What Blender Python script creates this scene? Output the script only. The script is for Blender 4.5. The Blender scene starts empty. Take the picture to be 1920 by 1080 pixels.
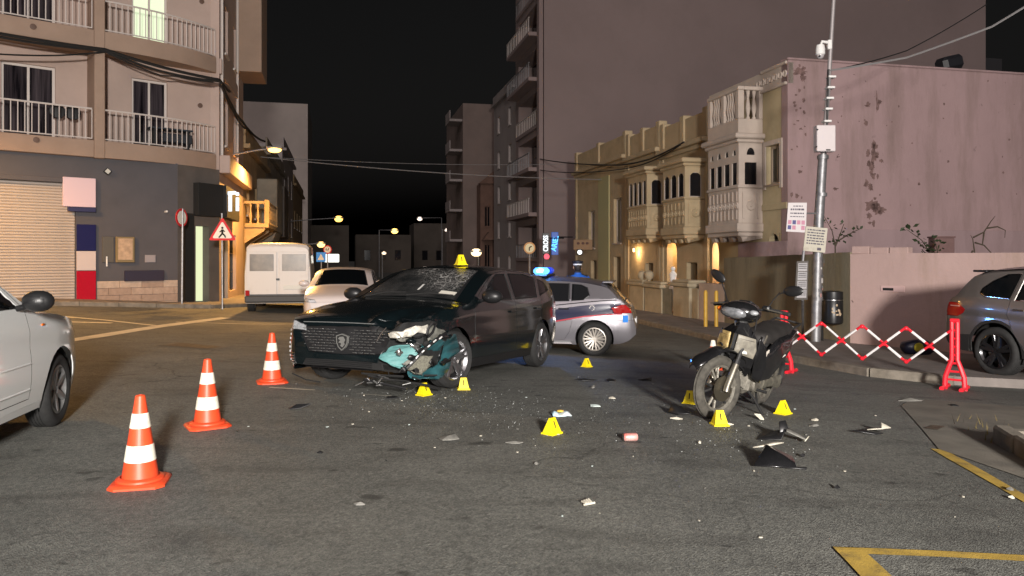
import bpy, bmesh, math, random
import numpy as np
from mathutils import Vector, Matrix
R = math.radians
random.seed(7)
sc = bpy.context.scene
COL = sc.collection

# ------------------------------------------------------------------ camera
F, HX, HY, CH = 1420.0, 960.0, 485.0, 1.5          # focal length (photo px), horizon, eye height
cd = bpy.data.cameras.new('camera'); cam = bpy.data.objects.new('camera', cd); COL.objects.link(cam)
cam.location = (0, 0, CH); cam.rotation_euler = (R(90), 0, 0)
cd.sensor_width = 36; cd.lens = 36 * F / 1920; cd.shift_y = -(540 - HY) / 1920
cd.clip_start = 0.05; cd.clip_end = 900
sc.camera = cam

# ------------------------------------------------------------------ night sky
wd = bpy.data.worlds.new('World'); sc.world = wd; wd.use_nodes = True
nt = wd.node_tree; nt.nodes.clear()
sky = nt.nodes.new('ShaderNodeTexSky'); sky.sky_type = 'NISHITA'; sky.sun_disc = False
sky.sun_elevation = R(-2.3); sky.sun_rotation = R(200)
bg = nt.nodes.new('ShaderNodeBackground'); bg.inputs['Strength'].default_value = 0.05
wo = nt.nodes.new('ShaderNodeOutputWorld')
hs = nt.nodes.new('ShaderNodeHueSaturation'); hs.inputs['Saturation'].default_value = .12      # light polluted, colourless night air
nt.links.new(sky.outputs[0], hs.inputs['Color']); nt.links.new(hs.outputs[0], bg.inputs[0]); nt.links.new(bg.outputs[0], wo.inputs[0])
# weak, very soft sun added as fill for the town's lamps behind the photographer
sl = bpy.data.lights.new('sun', 'SUN'); sl.energy = .68; sl.angle = R(50); sl.color = (1.0,.86,.84)
so = bpy.data.objects.new('sun', sl); COL.objects.link(so); so.rotation_euler = (R(58), 0, R(-8))
sc.view_settings.view_transform = 'Standard'; sc.view_settings.look = 'None'
sc.view_settings.gamma = 1; sc.view_settings.exposure = 0.0

# ------------------------------------------------------------------ ground relief
CP = np.array([(0,0,0),(-4,4,0),(4,4,0),(-2.5,5,0),(-3,9,.04),(-.7,8.8,0),(2.2,7.2,0),(.3,11,-.1),(1.6,14.2,-.33),(-2,14,-.12),
 (6.3,10.8,-.35),(8.4,13,-.47),(4,20,-.5),(8.4,19.5,-.6),(7.2,26,-.72),(3.5,34,-.72),(-4,6.3,.08),(-8,10,.12),(-12.8,22,.22),(-10.5,24,0),
 (-7.8,22.9,-.11),(-5,30,-.3),(-6,45,-.5),(-2,45,-.7),(0,70,-.7),(-14,70,-.6),(-22,20,.5),(-20,5,.4),(15,15,-.75),(15,4,-.3),
 (20,30,-.9),(-20,40,0),(0,-6,0),(5,6,-.12),(-20,-6,.3),(20,-6,-.3),(20,70,-.9)], float)
def _tps(r2): return np.where(r2 > 1e-12, 0.5 * r2 * np.log(np.maximum(r2, 1e-12)), 0.0)
_n = len(CP)
_d2 = ((CP[:, None, :2] - CP[None, :, :2]) ** 2).sum(-1)
_A = np.zeros((_n + 3, _n + 3)); _A[:_n, :_n] = _tps(_d2) + np.eye(_n) * 4.0
_A[:_n, _n] = 1; _A[:_n, _n+1:] = CP[:, :2]; _A[_n, :_n] = 1; _A[_n+1:, :_n] = CP[:, :2].T
_w = np.linalg.solve(_A, np.concatenate([CP[:, 2], np.zeros(3)]))
def zg(x, y):
    x = min(max(x, -26.), 26.); y = min(max(y, -8.), 70.)
    d2 = (CP[:, 0] - x) ** 2 + (CP[:, 1] - y) ** 2
    return float(_tps(d2) @ _w[:_n] + _w[_n] + _w[_n+1] * x + _w[_n+2] * y)
def at(px, py, d): return Vector(((px - HX) / F * d, d, CH - (py - HY) / F * d))
def gp(px, py, dz=0.0):
    """photo pixel -> point on the (sloping) ground, or dz above it"""
    z = 0.0
    for _ in range(30):
        d = F * (CH - z) / (py - HY); z = 0.5 * z + 0.5 * (zg((px - HX) / F * d, d) + dz)
    return at(px, py, d)
def G(x, y, dz=0.0): return Vector((x, y, zg(x, y) + dz))

# ------------------------------------------------------------------ object helpers
def tag(o, label=None, cat=None, group=None, kind=None):
    if label: o['label'] = label
    if cat: o['category'] = cat
    if group: o['group'] = group
    if kind: o['kind'] = kind
    return o
def empty(name, loc, rz=0.0, label=None, cat=None, group=None):
    o = bpy.data.objects.new(name, None); COL.objects.link(o)
    o.empty_display_size = .1; o.location = loc; o.rotation_euler = (0, 0, rz)
    return tag(o, label, cat, group)
def link(name, me, mats=None, parent=None, loc=None):
    o = bpy.data.objects.new(name, me); COL.objects.link(o)
    if mats and not me.materials:
        for m in (mats if isinstance(mats, (list, tuple)) else [mats]): me.materials.append(m)
    if parent: o.parent = parent
    if loc is not None: o.location = loc
    return o
def copy_tree(o, parent=None):
    c = o.copy(); COL.objects.link(c); c.parent = parent
    for ch in [k for k in bpy.data.objects if k.parent == o]: copy_tree(ch, c)
    return c

class MB:
    """mesh collector"""
    def __init__(s, M=None): s.v = []; s.f = []; s.mi = []; s.M = M; s.m = 0
    def add(s, vs, fs):
        b = len(s.v)
        for p in vs:
            p = Vector(p); s.v.append(s.M @ p if s.M is not None else p)
        for q in fs: s.f.append([b + i for i in q]); s.mi.append(s.m)
        return s
    def box(s, c, d, rot=None, bev=0.0):
        hx, hy, hz = d[0]/2, d[1]/2, d[2]/2; c = Vector(c)
        def T(p):
            p = Vector(p)
            if rot is not None: p = rot @ p
            return p + c
        if bev <= 0:
            vs = [T((x*hx, y*hy, z*hz)) for x in (-1,1) for y in (-1,1) for z in (-1,1)]
            return s.add(vs, [(0,1,3,2),(4,6,7,5),(0,4,5,1),(2,3,7,6),(0,2,6,4),(1,5,7,3)])
        b = min(bev, hx*.9, hy*.9, hz*.9); vs = []; ix = {}
        for X in (-1,1):
            for Y in (-1,1):
                for Z in (-1,1):
                    for k in range(3):
                        e = [b, b, b]; e[k] = 0
                        ix[(X,Y,Z,k)] = len(vs)
                        vs.append(T((X*(hx-e[0]), Y*(hy-e[1]), Z*(hz-e[2]))))
        fs = []
        for sg in (-1,1):
            q = [ix[(sg,-1,-1,0)], ix[(sg,1,-1,0)], ix[(sg,1,1,0)], ix[(sg,-1,1,0)]]; fs.append(q if sg > 0 else q[::-1])
            q = [ix[(-1,sg,-1,1)], ix[(-1,sg,1,1)], ix[(1,sg,1,1)], ix[(1,sg,-1,1)]]; fs.append(q if sg > 0 else q[::-1])
            q = [ix[(-1,-1,sg,2)], ix[(1,-1,sg,2)], ix[(1,1,sg,2)], ix[(-1,1,sg,2)]]; fs.append(q if sg > 0 else q[::-1])
        for A in (-1,1):
            for B in (-1,1):
                q = [ix[(A,B,-1,0)], ix[(A,B,-1,1)], ix[(A,B,1,1)], ix[(A,B,1,0)]]; fs.append(q if A*B > 0 else q[::-1])
                q = [ix[(A,-1,B,0)], ix[(A,1,B,0)], ix[(A,1,B,2)], ix[(A,-1,B,2)]]; fs.append(q if A*B > 0 else q[::-1])
                q = [ix[(-1,A,B,1)], ix[(-1,A,B,2)], ix[(1,A,B,2)], ix[(1,A,B,1)]]; fs.append(q if A*B > 0 else q[::-1])
        for X in (-1,1):
            for Y in (-1,1):
                for Z in (-1,1):
                    q = [ix[(X,Y,Z,0)], ix[(X,Y,Z,1)], ix[(X,Y,Z,2)]]; fs.append(q if X*Y*Z > 0 else q[::-1])
        return s.add(vs, fs)
    def b2(s, a, b, bev=0.0):
        return s.box([(a[i]+b[i])/2 for i in range(3)], [abs(b[i]-a[i]) for i in range(3)], None, bev)
    def ring(s, rings, caps=True, closed=True):
        n = len(rings[0]); vs = [p for r in rings for p in r]; fs = []
        for k in range(len(rings)-1):
            for i in range(n if closed else n-1):
                j = (i+1) % n; fs.append((k*n+i, k*n+j, (k+1)*n+j, (k+1)*n+i))
        if caps:
            fs.append(tuple(range(n))[::-1]); fs.append(tuple((len(rings)-1)*n+i for i in range(n)))
        return s.add(vs, fs)
    def tube(s, pts, r, n=8, caps=True):
        pts = [Vector(p) for p in pts]; rs = r if isinstance(r, (list, tuple)) else [r]*len(pts); rings = []; pa = None
        for i, p in enumerate(pts):
            t = (pts[min(i+1, len(pts)-1)] - pts[max(i-1, 0)]).normalized()
            if pa is None: a = t.cross(Vector((0,0,1))); a = t.cross(Vector((1,0,0))) if a.length < .05 else a
            else: a = pa - t * pa.dot(t)
            a.normalize(); pa = a; b = t.cross(a)
            rings.append([p + (a*math.cos(2*math.pi*k/n) + b*math.sin(2*math.pi*k/n))*rs[i] for k in range(n)])
        return s.ring(rings, caps)
    def lathe(s, prof, n=24, o=(0,0,0), ax='z', caps=True, a0=0.0):
        o = Vector(o); rings = []
        for r, h in prof:
            rg = []
            for k in range(n):
                a = a0 + 2*math.pi*k/n; c, q = r*math.cos(a), r*math.sin(a)
                rg.append(o + Vector((c,q,h) if ax == 'z' else ((h,c,q) if ax == 'x' else (q,h,c))))
            rings.append(rg)
        return s.ring(rings, caps)
    def prism(s, poly, a, b, ax='y'):
        """2-D polygon extruded along an axis from a to b"""
        n = len(poly)
        def P(u, w, h): return (u,h,w) if ax == 'y' else ((u,w,h) if ax == 'z' else (h,u,w))
        vs = [P(u,w,a) for u, w in poly] + [P(u,w,b) for u, w in poly]
        fs = [tuple(range(n)), tuple(range(n, 2*n))[::-1]] + [(i, n+i, n+(i+1) % n, (i+1) % n) for i in range(n)]
        return s.add(vs, fs)
    def sph(s, c, r, n=12, m=8):
        c = Vector(c); r = r if isinstance(r, (list, tuple)) else (r, r, r); rings = []
        for j in range(1, m):
            t = math.pi*j/m
            rings.append([c + Vector((r[0]*math.sin(t)*math.cos(2*math.pi*k/n), r[1]*math.sin(t)*math.sin(2*math.pi*k/n), -r[2]*math.cos(t))) for k in range(n)])
        return s.ring(rings, True)
    def quad(s, a, b, c, d): return s.add([a, b, c, d], [(0,1,2,3)])
    def poly(s, pts): return s.add(pts, [tuple(range(len(pts)))])
    def mesh(s, name, smooth=35):
        me = bpy.data.meshes.new(name); me.from_pydata([tuple(p) for p in s.v], [], s.f)
        if any(s.mi): me.polygons.foreach_set('material_index', s.mi)
        bm = bmesh.new(); bm.from_mesh(me); bmesh.ops.recalc_face_normals(bm, faces=bm.faces); bm.to_mesh(me); bm.free()
        if smooth:
            me.polygons.foreach_set('use_smooth', [True]*len(me.polygons)); me.set_sharp_from_angle(angle=R(smooth))
        return me
    def build(s, name, mats, parent=None, smooth=35, loc=None): return link(name, s.mesh(name, smooth), mats, parent, loc)

def grid_patch(name, pts, mats, parent=None, smooth=60):
    """pts: rows of Vectors -> open sheet"""
    m = MB(); n = len(pts[0])
    m.add([p for r in pts for p in r], [(k*n+i, k*n+i+1, (k+1)*n+i+1, (k+1)*n+i) for k in range(len(pts)-1) for i in range(n-1)])
    return m.build(name, mats, parent, smooth)
def text_mesh(s, size, ext=.004, align='CENTER', bold=0.0):
    cu = bpy.data.curves.new('txt', 'FONT'); cu.body = s; cu.size = size; cu.extrude = ext; cu.align_x = align; cu.align_y = 'CENTER'
    cu.resolution_u = 3; cu.offset = bold
    o = bpy.data.objects.new('txt', cu); COL.objects.link(o)
    dg = bpy.context.evaluated_depsgraph_get(); me = bpy.data.meshes.new_from_object(o.evaluated_get(dg))
    bpy.data.objects.remove(o); return me
def text(name, s, size, loc, xdir, updir, mat, parent=None, ext=.003, bold=0.0, sx=1.0):
    me = text_mesh(s, size, ext, bold=bold); me.materials.clear()
    x = Vector(xdir).normalized(); u = Vector(updir).normalized(); n = x.cross(u); u = n.cross(x)
    Mx = Matrix(((x.x*sx,u.x,n.x,loc[0]),(x.y*sx,u.y,n.y,loc[1]),(x.z*sx,u.z,n.z,loc[2]),(0,0,0,1)))
    me.transform(Mx); return link(name, me, mat, parent)
def lerp(a, b, t): return a + (b-a)*t
def interp(tab, x):
    """smooth (monotone-ish) table lookup"""
    if x <= tab[0][0]: return tab[0][1]
    if x >= tab[-1][0]: return tab[-1][1]
    for i in range(len(tab)-1):
        if x <= tab[i+1][0]:
            x0, y0 = tab[i]; x1, y1 = tab[i+1]; h = x1-x0; t = (x-x0)/h; d = (y1-y0)/h
            def sl(k):
                if k <= 0 or k >= len(tab)-1:
                    return d
                da = (tab[k][1]-tab[k-1][1])/(tab[k][0]-tab[k-1][0]); db = (tab[k+1][1]-tab[k][1])/(tab[k+1][0]-tab[k][0])
                return 0.0 if da*db <= 0 else 2*da*db/(da+db)
            m0, m1 = sl(i), sl(i+1)
            return (2*t**3-3*t*t+1)*y0 + (t**3-2*t*t+t)*h*m0 + (-2*t**3+3*t*t)*y1 + (t**3-t*t)*h*m1
# street frame: u runs down the street, n across it to the right
UA = R(12.7); U = Vector((-math.sin(UA), math.cos(UA), 0)); N = Vector((math.cos(UA), math.sin(UA), 0))
def S(s, o, z=0.0): return U*s + N*o + Vector((0, 0, z))
def su(px, o):
    """distance along the street where the pixel column px meets the line at offset o"""
    a = (px-HX)/F; y = o/(N.x*a + N.y); return Vector((a*y, y, 0)).dot(U)
def sz(py, px, o):
    a = (px-HX)/F; y = o/(N.x*a + N.y); return CH - (py-HY)/F*y

# ------------------------------------------------------------------ materials
MATS = {}
def mat(name, col, rough=.6, metal=0.0, var=0.0, vs=6.0, bump=0.0, bs=60.0, col2=None, coat=0.0, spec=.5, emit=None, es=0.0, det=6.0, stain=0.0, stain_col=(.05,.04,.035), ss=1.2):
    if name in MATS: return MATS[name]
    m = bpy.data.materials.new(name); m.use_nodes = True; t = m.node_tree; b = t.nodes['Principled BSDF']
    c4 = tuple(col)+(1,)
    b.inputs['Base Color'].default_value = c4; b.inputs['Roughness'].default_value = rough; b.inputs['Metallic'].default_value = metal
    b.inputs['Specular IOR Level'].default_value = spec; b.inputs['Coat Weight'].default_value = coat; b.inputs['Coat Roughness'].default_value = .06
    if emit: b.inputs['Emission Color'].default_value = tuple(emit)+(1,); b.inputs['Emission Strength'].default_value = es
    if var or bump or stain or col2:
        tc = t.nodes.new('ShaderNodeTexCoord'); co = tc.outputs['Object']
        def noise(sc_, d=det, ro=.6):
            n = t.nodes.new('ShaderNodeTexNoise'); n.inputs['Scale'].default_value = sc_; n.inputs['Detail'].default_value = d
            n.inputs['Roughness'].default_value = ro; t.links.new(co, n.inputs['Vector']); return n
        cur = None
        if var or col2:
            n = noise(vs); rp = t.nodes.new('ShaderNodeValToRGB'); rp.color_ramp.elements[0].position = .3; rp.color_ramp.elements[1].position = .7
            rp.color_ramp.elements[0].color = tuple(max(0, c*(1-var)) for c in col)+(1,)
            rp.color_ramp.elements[1].color = (tuple(col2) if col2 else tuple(min(1, c*(1+var)) for c in col))+(1,)
            t.links.new(n.outputs['Fac'], rp.inputs['Fac']); cur = rp.outputs['Color']
        if stain:
            n = noise(ss, 8, .7); rp = t.nodes.new('ShaderNodeValToRGB'); rp.color_ramp.elements[0].position = .5; rp.color_ramp.elements[1].position = .72
            rp.color_ramp.elements[0].color = (0,0,0,1); rp.color_ramp.elements[1].color = (stain,)*3+(1,)
            t.links.new(n.outputs['Fac'], rp.inputs['Fac'])
            mx = t.nodes.new('ShaderNodeMix'); mx.data_type = 'RGBA'; t.links.new(rp.outputs['Color'], mx.inputs['Factor'])
            if cur: t.links.new(cur, mx.inputs['A'])
            else: mx.inputs['A'].default_value = c4
            mx.inputs['B'].default_value = tuple(stain_col)+(1,); cur = mx.outputs['Result']
        if cur: t.links.new(cur, b.inputs['Base Color'])
        if bump:
            n = noise(bs, 4); bp = t.nodes.new('ShaderNodeBump'); bp.inputs['Strength'].default_value = bump; bp.inputs['Distance'].default_value = .01
            t.links.new(n.outputs['Fac'], bp.inputs['Height']); t.links.new(bp.outputs['Normal'], b.inputs['Normal'])
    MATS[name] = m; return m
def glow(name, col, st): return mat(name, (.02,.02,.02), .4, emit=col, es=st)

black = mat('black_plastic', (.012,.012,.013), .42)
blackm = mat('black_matte', (.01,.01,.01), .85)
rubber = mat('tyre_rubber', (.018,.018,.018), .8, var=.3, vs=20, bump=.2, bs=120)
chrome = mat('chrome', (.75,.75,.76), .12, 1.0)
alu = mat('alloy', (.55,.55,.56), .3, 1.0)
galv = mat('galvanised_steel', (.30,.30,.31), .5, .7, var=.25, vs=9)
glassd = mat('dark_glass', (.003,.004,.005), .05, spec=.13)
whitep = mat('white_paint', (.78,.77,.75), .5)
red_lens = mat('red_lens', (.35,.008,.008), .12, coat=.8)
clear_lens = mat('headlight_glass', (.5,.52,.54), .08, .4, coat=1, var=.4, vs=30)
orange_lens = mat('amber_lens', (.7,.16,.01), .15, coat=.6)
# ================================================================== GROUND AND STREET
def road_material():
    m = bpy.data.materials.new('asphalt'); m.use_nodes = True; t = m.node_tree; b = t.nodes['Principled BSDF']; L = t.links
    tc = t.nodes.new('ShaderNodeTexCoord')
    def noise(sc_, d, ro=.6):
        n = t.nodes.new('ShaderNodeTexNoise'); n.inputs['Scale'].default_value = sc_; n.inputs['Detail'].default_value = d; n.inputs['Roughness'].default_value = ro
        L.new(tc.outputs['Object'], n.inputs['Vector']); return n.outputs['Fac']
    def ramp(f, p0, c0, p1, c1):
        r = t.nodes.new('ShaderNodeValToRGB'); e = r.color_ramp.elements; e[0].position = p0; e[0].color = c0+(1,); e[1].position = p1; e[1].color = c1+(1,)
        L.new(f, r.inputs['Fac']); return r.outputs['Color']
    def mix(kind, fac, a, bb):
        x = t.nodes.new('ShaderNodeMix'); x.data_type = 'RGBA'; x.blend_type = kind
        if isinstance(fac, float): x.inputs['Factor'].default_value = fac
        else: L.new(fac, x.inputs['Factor'])
        for k, s in (('A', a), ('B', bb)):
            if isinstance(s, tuple): x.inputs[k].default_value = s+(1,)
            else: L.new(s, x.inputs[k])
        return x.outputs['Result']
    base = ramp(noise(.33, 7, .68), .34, (.104,.107,.100), .68, (.170,.173,.160))
    v = t.nodes.new('ShaderNodeTexVoronoi'); v.inputs['Scale'].default_value = 95; L.new(tc.outputs['Object'], v.inputs['Vector'])
    chip = ramp(v.outputs['Color'], .15, (.42,.42,.43), .95, (2.1,2.08,2.0))
    col = mix('MULTIPLY', .42, base, chip)
    v2 = t.nodes.new('ShaderNodeTexVoronoi'); v2.inputs['Scale'].default_value = 40; L.new(tc.outputs['Object'], v2.inputs['Vector'])
    col = mix('MULTIPLY', .35, col, ramp(v2.outputs['Color'], .1, (.5,.5,.5), .95, (1.6,1.58,1.52)))
    # smears and drag marks that run across the junction
    mp = t.nodes.new('ShaderNodeMapping'); mp.inputs['Scale'].default_value = (.8, 2.6, 1); mp.inputs['Rotation'].default_value = (0, 0, R(8)); L.new(tc.outputs['Object'], mp.inputs['Vector'])
    n = t.nodes.new('ShaderNodeTexNoise'); n.inputs['Scale'].default_value = 1.3; n.inputs['Detail'].default_value = 6; L.new(mp.outputs[0], n.inputs['Vector'])
    col = mix('MIX', ramp(n.outputs['Fac'], .52, (0,0,0), .76, (.5,.5,.5)), col, (.045,.043,.04))
    # oil spots
    n2 = t.nodes.new('ShaderNodeTexNoise'); n2.inputs['Scale'].default_value = 2.6; n2.inputs['Detail'].default_value = 2; mp2 = t.nodes.new('ShaderNodeMapping'); mp2.inputs['Scale'].default_value = (1,2.0,1); L.new(tc.outputs['Object'], mp2.inputs['Vector']); L.new(mp2.outputs[0], n2.inputs['Vector'])
    col = mix('MIX', ramp(n2.outputs['Fac'], .67, (0,0,0), .72, (.6,.6,.6)), col, (.02,.02,.019))
    # crazed cracks, only where the surface is tired
    dn = t.nodes.new('ShaderNodeTexNoise'); dn.inputs['Scale'].default_value = 1.7; dn.inputs['Detail'].default_value = 6; L.new(tc.outputs['Object'], dn.inputs['Vector'])
    dm = t.nodes.new('ShaderNodeMix'); dm.data_type = 'RGBA'; dm.blend_type = 'ADD'; dm.inputs['Factor'].default_value = .55; L.new(tc.outputs['Object'], dm.inputs['A']); L.new(dn.outputs['Color'], dm.inputs['B'])
    vc = t.nodes.new('ShaderNodeTexVoronoi'); vc.feature = 'DISTANCE_TO_EDGE'; vc.inputs['Scale'].default_value = .55; L.new(dm.outputs['Result'], vc.inputs['Vector'])
    ck = t.nodes.new('ShaderNodeMath'); ck.operation = 'MULTIPLY'; L.new(ramp(vc.outputs['Distance'], 0.002, (.5,.5,.5), .010, (0,0,0)), ck.inputs[0]); L.new(ramp(noise(.25, 3), .45, (0,0,0), .6, (1,1,1)), ck.inputs[1])
    col = mix('MIX', ck.outputs[0], col, (.02,.02,.019))
    # pale grit
    v3 = t.nodes.new('ShaderNodeTexVoronoi'); v3.inputs['Scale'].default_value = 4; L.new(tc.outputs['Object'], v3.inputs['Vector'])
    col = mix('MIX', ramp(v3.outputs['Distance'], .012, (.5,.5,.5), .03, (0,0,0)), col, (.2,.19,.17))
    L.new(col, b.inputs['Base Color'])
    rr = ramp(noise(.8, 5), .3, (.62,)*3, .75, (.86,)*3); L.new(rr, b.inputs['Roughness'])
    b.inputs['Specular IOR Level'].default_value = .35
    bp = t.nodes.new('ShaderNodeBump'); bp.inputs['Strength'].default_value = .45; bp.inputs['Distance'].default_value = .012
    ad = t.nodes.new('ShaderNodeMath'); ad.operation = 'ADD'; L.new(v.outputs['Distance'], ad.inputs[0]); L.new(noise(160, 3), ad.inputs[1])
    L.new(ad.outputs[0], bp.inputs['Height']); L.new(bp.outputs['Normal'], b.inputs['Normal'])
    return m
asphalt = road_material()
def lines(a, b, st): return list(np.arange(a, b, st))
gx = lines(-300,-60,40)+lines(-60,-26,4)+lines(-26,26,.5)+lines(26,60,4)+lines(60,301,40)
gy = lines(-60,-8,4)+lines(-8,50,.5)+lines(50,80,2)+lines(80,160,10)+lines(160,521,40)
ro = grid_patch('road', [[G(x, y) for x in gx] for y in gy], asphalt)
tag(ro, kind='structure')

def strip(name, pts, w, mats, dz=.005, parent=None, step=.3, ragged=0.0):
    """painted line along ground pixels or points, draped on the relief"""
    P = [p if isinstance(p, Vector) else gp(*p) for p in pts]; rows = []
    for k in range(len(P)-1):
        a, b = P[k].copy(), P[k+1].copy(); a.z = b.z = 0; n = max(1, int((b-a).length/step)); d = (b-a).normalized(); s = Vector((-d.y, d.x, 0))
        for i in range(n + (k == len(P)-2)):
            p = a.lerp(b, i/n); e0 = random.uniform(-ragged, ragged); e1 = random.uniform(-ragged, ragged)
            rows.append([G(*(p+s*((w/2+e0)*(1-2*j/2) + (e1 if j == 2 else 0)))[:2], dz) for j in range(3)])
    return grid_patch(name, rows, mats, parent)
def bil(name, q, mats, dz=.005, n=6, m=6, parent=None):
    """four ground points -> draped patch"""
    q = [p if isinstance(p, Vector) else gp(*p) for p in q]
    rows = [[G(*q[0].lerp(q[1], i/n).lerp(q[3].lerp(q[2], i/n), j/m)[:2], dz) for i in range(n+1)] for j in range(m+1)]
    return grid_patch(name, rows, mats, parent)
yellowp = mat('yellow_road_paint', (.46,.31,.06), .7, var=.25, vs=5, stain=.75, stain_col=(.07,.065,.055), ss=7, bump=.3, bs=120)
whiterp = mat('white_road_paint', (.62,.58,.48), .7, var=.25, vs=3, stain=.5, stain_col=(.09,.08,.065), ss=3)
tag(strip('yellow_line', [(1758,843),(1835,886),(1935,944)], .10, yellowp, ragged=.006), 'worn yellow edge line slanting toward the broken kerb island', 'road marking')
mk = empty('yellow_bay_corner', gp(1592,1038), label='thick yellow corner mark of a parking bay painted on asphalt', cat='road marking')
for o in (strip('bay_line', [(1566,1032),(1760,1040),(2000,1052)], .085, yellowp, ragged=.004), strip('bay_line', [(1588,1030),(1622,1062),(1680,1120)], .14, yellowp, dz=.009, ragged=.004)):
    o.parent = mk; o.matrix_parent_inverse = Matrix.Translation(-mk.location)
def wm(pts, w, label, **k): return tag(strip('white_line', pts, w, whiterp, ragged=.01, **k), label, 'road marking')
wm([(90,645),(175,632),(300,612),(425,596)], .32, 'broad pale road line running diagonally across the orange lit junction')
wm([(95,592),(200,601),(290,611)], .16, 'thin pale line crossing the junction below the roller shutter', dz=.009)
wm([(330,604),(470,608),(560,608)], .10, 'thin pale line in front of the parked van')
wm([(100,603),(210,606)], .2, 'short pale bar beside the corner shop kerb')
wm([(505,727),(590,732)], .035, 'narrow pale strip on asphalt beside the third traffic cone')
wm([(668,739),(735,743)], .03, 'narrow pale strip on asphalt under the damaged bumper')
# manhole in the road
ironm = mat('cast_iron', (.11,.085,.06), .6, .3, var=.4, vs=14, bump=.5, bs=30)
conc = mat('concrete', (.27,.255,.23), .85, var=.2, vs=3, bump=.3, bs=40, stain=.5, stain_col=(.10,.095,.085))
conc_patch = mat('concrete_patch', (.17,.155,.128), .85, var=.25, vs=2.5, bump=.4, bs=60, stain=.6, stain_col=(.075,.07,.06), ss=1.0)
mh = empty('manhole_cover', gp(360,650), label='rectangular cast iron manhole cover set in a paler frame', cat='manhole')
a0, a1, a2, a3 = [gp(*p) for p in ((292,648),(330,642),(432,651),(400,657))]
for o in (bil('frame', [a0,a1,a2,a3], conc_patch, .006), bil('cover', [a0.lerp(a2,.12),a1.lerp(a3,.12),a2.lerp(a0,.12),a3.lerp(a1,.12)], ironm, .011)):
    o.parent = mh; o.matrix_parent_inverse = Matrix.Translation(-mh.location)
tag(bil('drain_cover', [(1733,805),(1748,799),(1772,801),(1758,808)], ironm, .012), 'small dark drain cover in the pale concrete patch', 'drain')
tag(bil('concrete_patch', [(1690,762),(1708,748),(1985,768),(2010,850)], conc_patch, .006, 10, 10), kind='structure')
tag(bil('concrete_patch', [(1760,843),(1690,762),(2010,850),(2100,960)], conc_patch, .0062, 10, 10), kind='structure')
# kerb island at lower right
kst = mat('kerb_stone', (.21,.185,.15), .85, var=.3, vs=5, bump=.6, bs=25, stain=.5, stain_col=(.09,.075,.05), ss=2)
isl = empty('kerb_island', gp(1900,845), label='rough stone kerb end of a traffic island with dry weeds', cat='kerb')
c0 = gp(1876,832); c1 = gp(1990,893); dk = (c1-c0); dk.z = 0; dk.normalize(); sk = Vector((-dk.y, dk.x, 0)); sk = sk if sk.x > 0 else -sk
for i in range(5):
    m = MB(); p = c0 + dk*(.24+.46*i); m.box((0,0,.06), (.45,.14,.19), Matrix.Rotation(math.atan2(dk.y,dk.x)+random.uniform(-.03,.03),3,'Z'), .02)
    o = m.build('kerb_stone', kst, isl); o.location = G(p.x, p.y) - isl.location
    p = c0 + sk*(.2+.46*i) + dk*.07; m = MB(); m.box((0,0,.055), (.45,.14,.18), Matrix.Rotation(math.atan2(sk.y,sk.x)+random.uniform(-.03,.03),3,'Z'), .02)
    o = m.build('kerb_stone', kst, isl); o.location = G(p.x, p.y) - isl.location
q = [c0+dk*.1+sk*.1, c0+dk*2.3+sk*.1, c0+dk*2.3+sk*2.3, c0+dk*.1+sk*2.3]
o = bil('island_top', q, mat('island_soil', (.11,.085,.045), .95, var=.4, vs=8, bump=.8, bs=40), .11); o.parent = isl; o.matrix_parent_inverse = Matrix.Translation(-isl.location)
gm = mat('dry_weed', (.13,.10,.035), .9, var=.4, vs=10)
m = MB()
for k in range(260):
    p = c0 + sk*random.uniform(-.10,2) + dk*random.uniform(-.12,.10)*(1 if random.random() < .6 else 12); b = G(p.x, p.y, .0); h = random.uniform(.03,.13); d = Vector((random.uniform(-1,1), random.uniform(-1,1), 0))*.04
    w = Vector((random.uniform(-1,1), random.uniform(-1,1), 0)).normalized()*.006
    m.add([b-w, b+w, b+d+Vector((0,0,h))], [(0,1,2)])
tag(m.build('dry_weeds', gm, None, 0), 'dry weeds and grit around the kerb island', 'weeds', kind='stuff')

# right pavement with kerb stones
kerb_px = [(1085,583),(1195,605),(1340,640),(1471,675),(1634,706),(1790,722)]
KP = [gp(*p) for p in kerb_px]
KP = [S(70, 7.6)] + KP + [gp(2100,738), G(11.8, 9.0), G(15,7.5)]
def poly_at(P, t):
    i = min(int(t), len(P)-2); return P[i].lerp(P[i+1], t-i)
W0 = gp(1360,605,.13); W1 = gp(1594,643,.13)                     # boundary wall line (olive part)
W2 = W1 + Vector((.64,-.77,0))*11
pave = mat('pavement', (.20,.175,.16), .85, var=.22, vs=2.2, bump=.35, bs=45, stain=.45, stain_col=(.10,.085,.075), ss=1.0)
WP = [S(70,13.2), S(48,13.2), S(38,13.2), S(33,13.2), W0.lerp(W1,.1)+N*.3, W1+N*.3, W1.lerp(W2,.35)+N*.5, W1.lerp(W2,.6)+N*.5, W2+N*.5, W2+N*3]
rows = []; nst = len(KP)
for k in range((nst-1)*8+1):
    t = k/8; a = poly_at(KP, t); b = poly_at(WP, t)
    rows.append([G(a.x,a.y,-.05)]+[G(*a.lerp(b, j/8)[:2], .13) for j in range(9)])
pv = grid_patch('pavement', rows, pave, None, 30); tag(pv, kind='structure')
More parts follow.
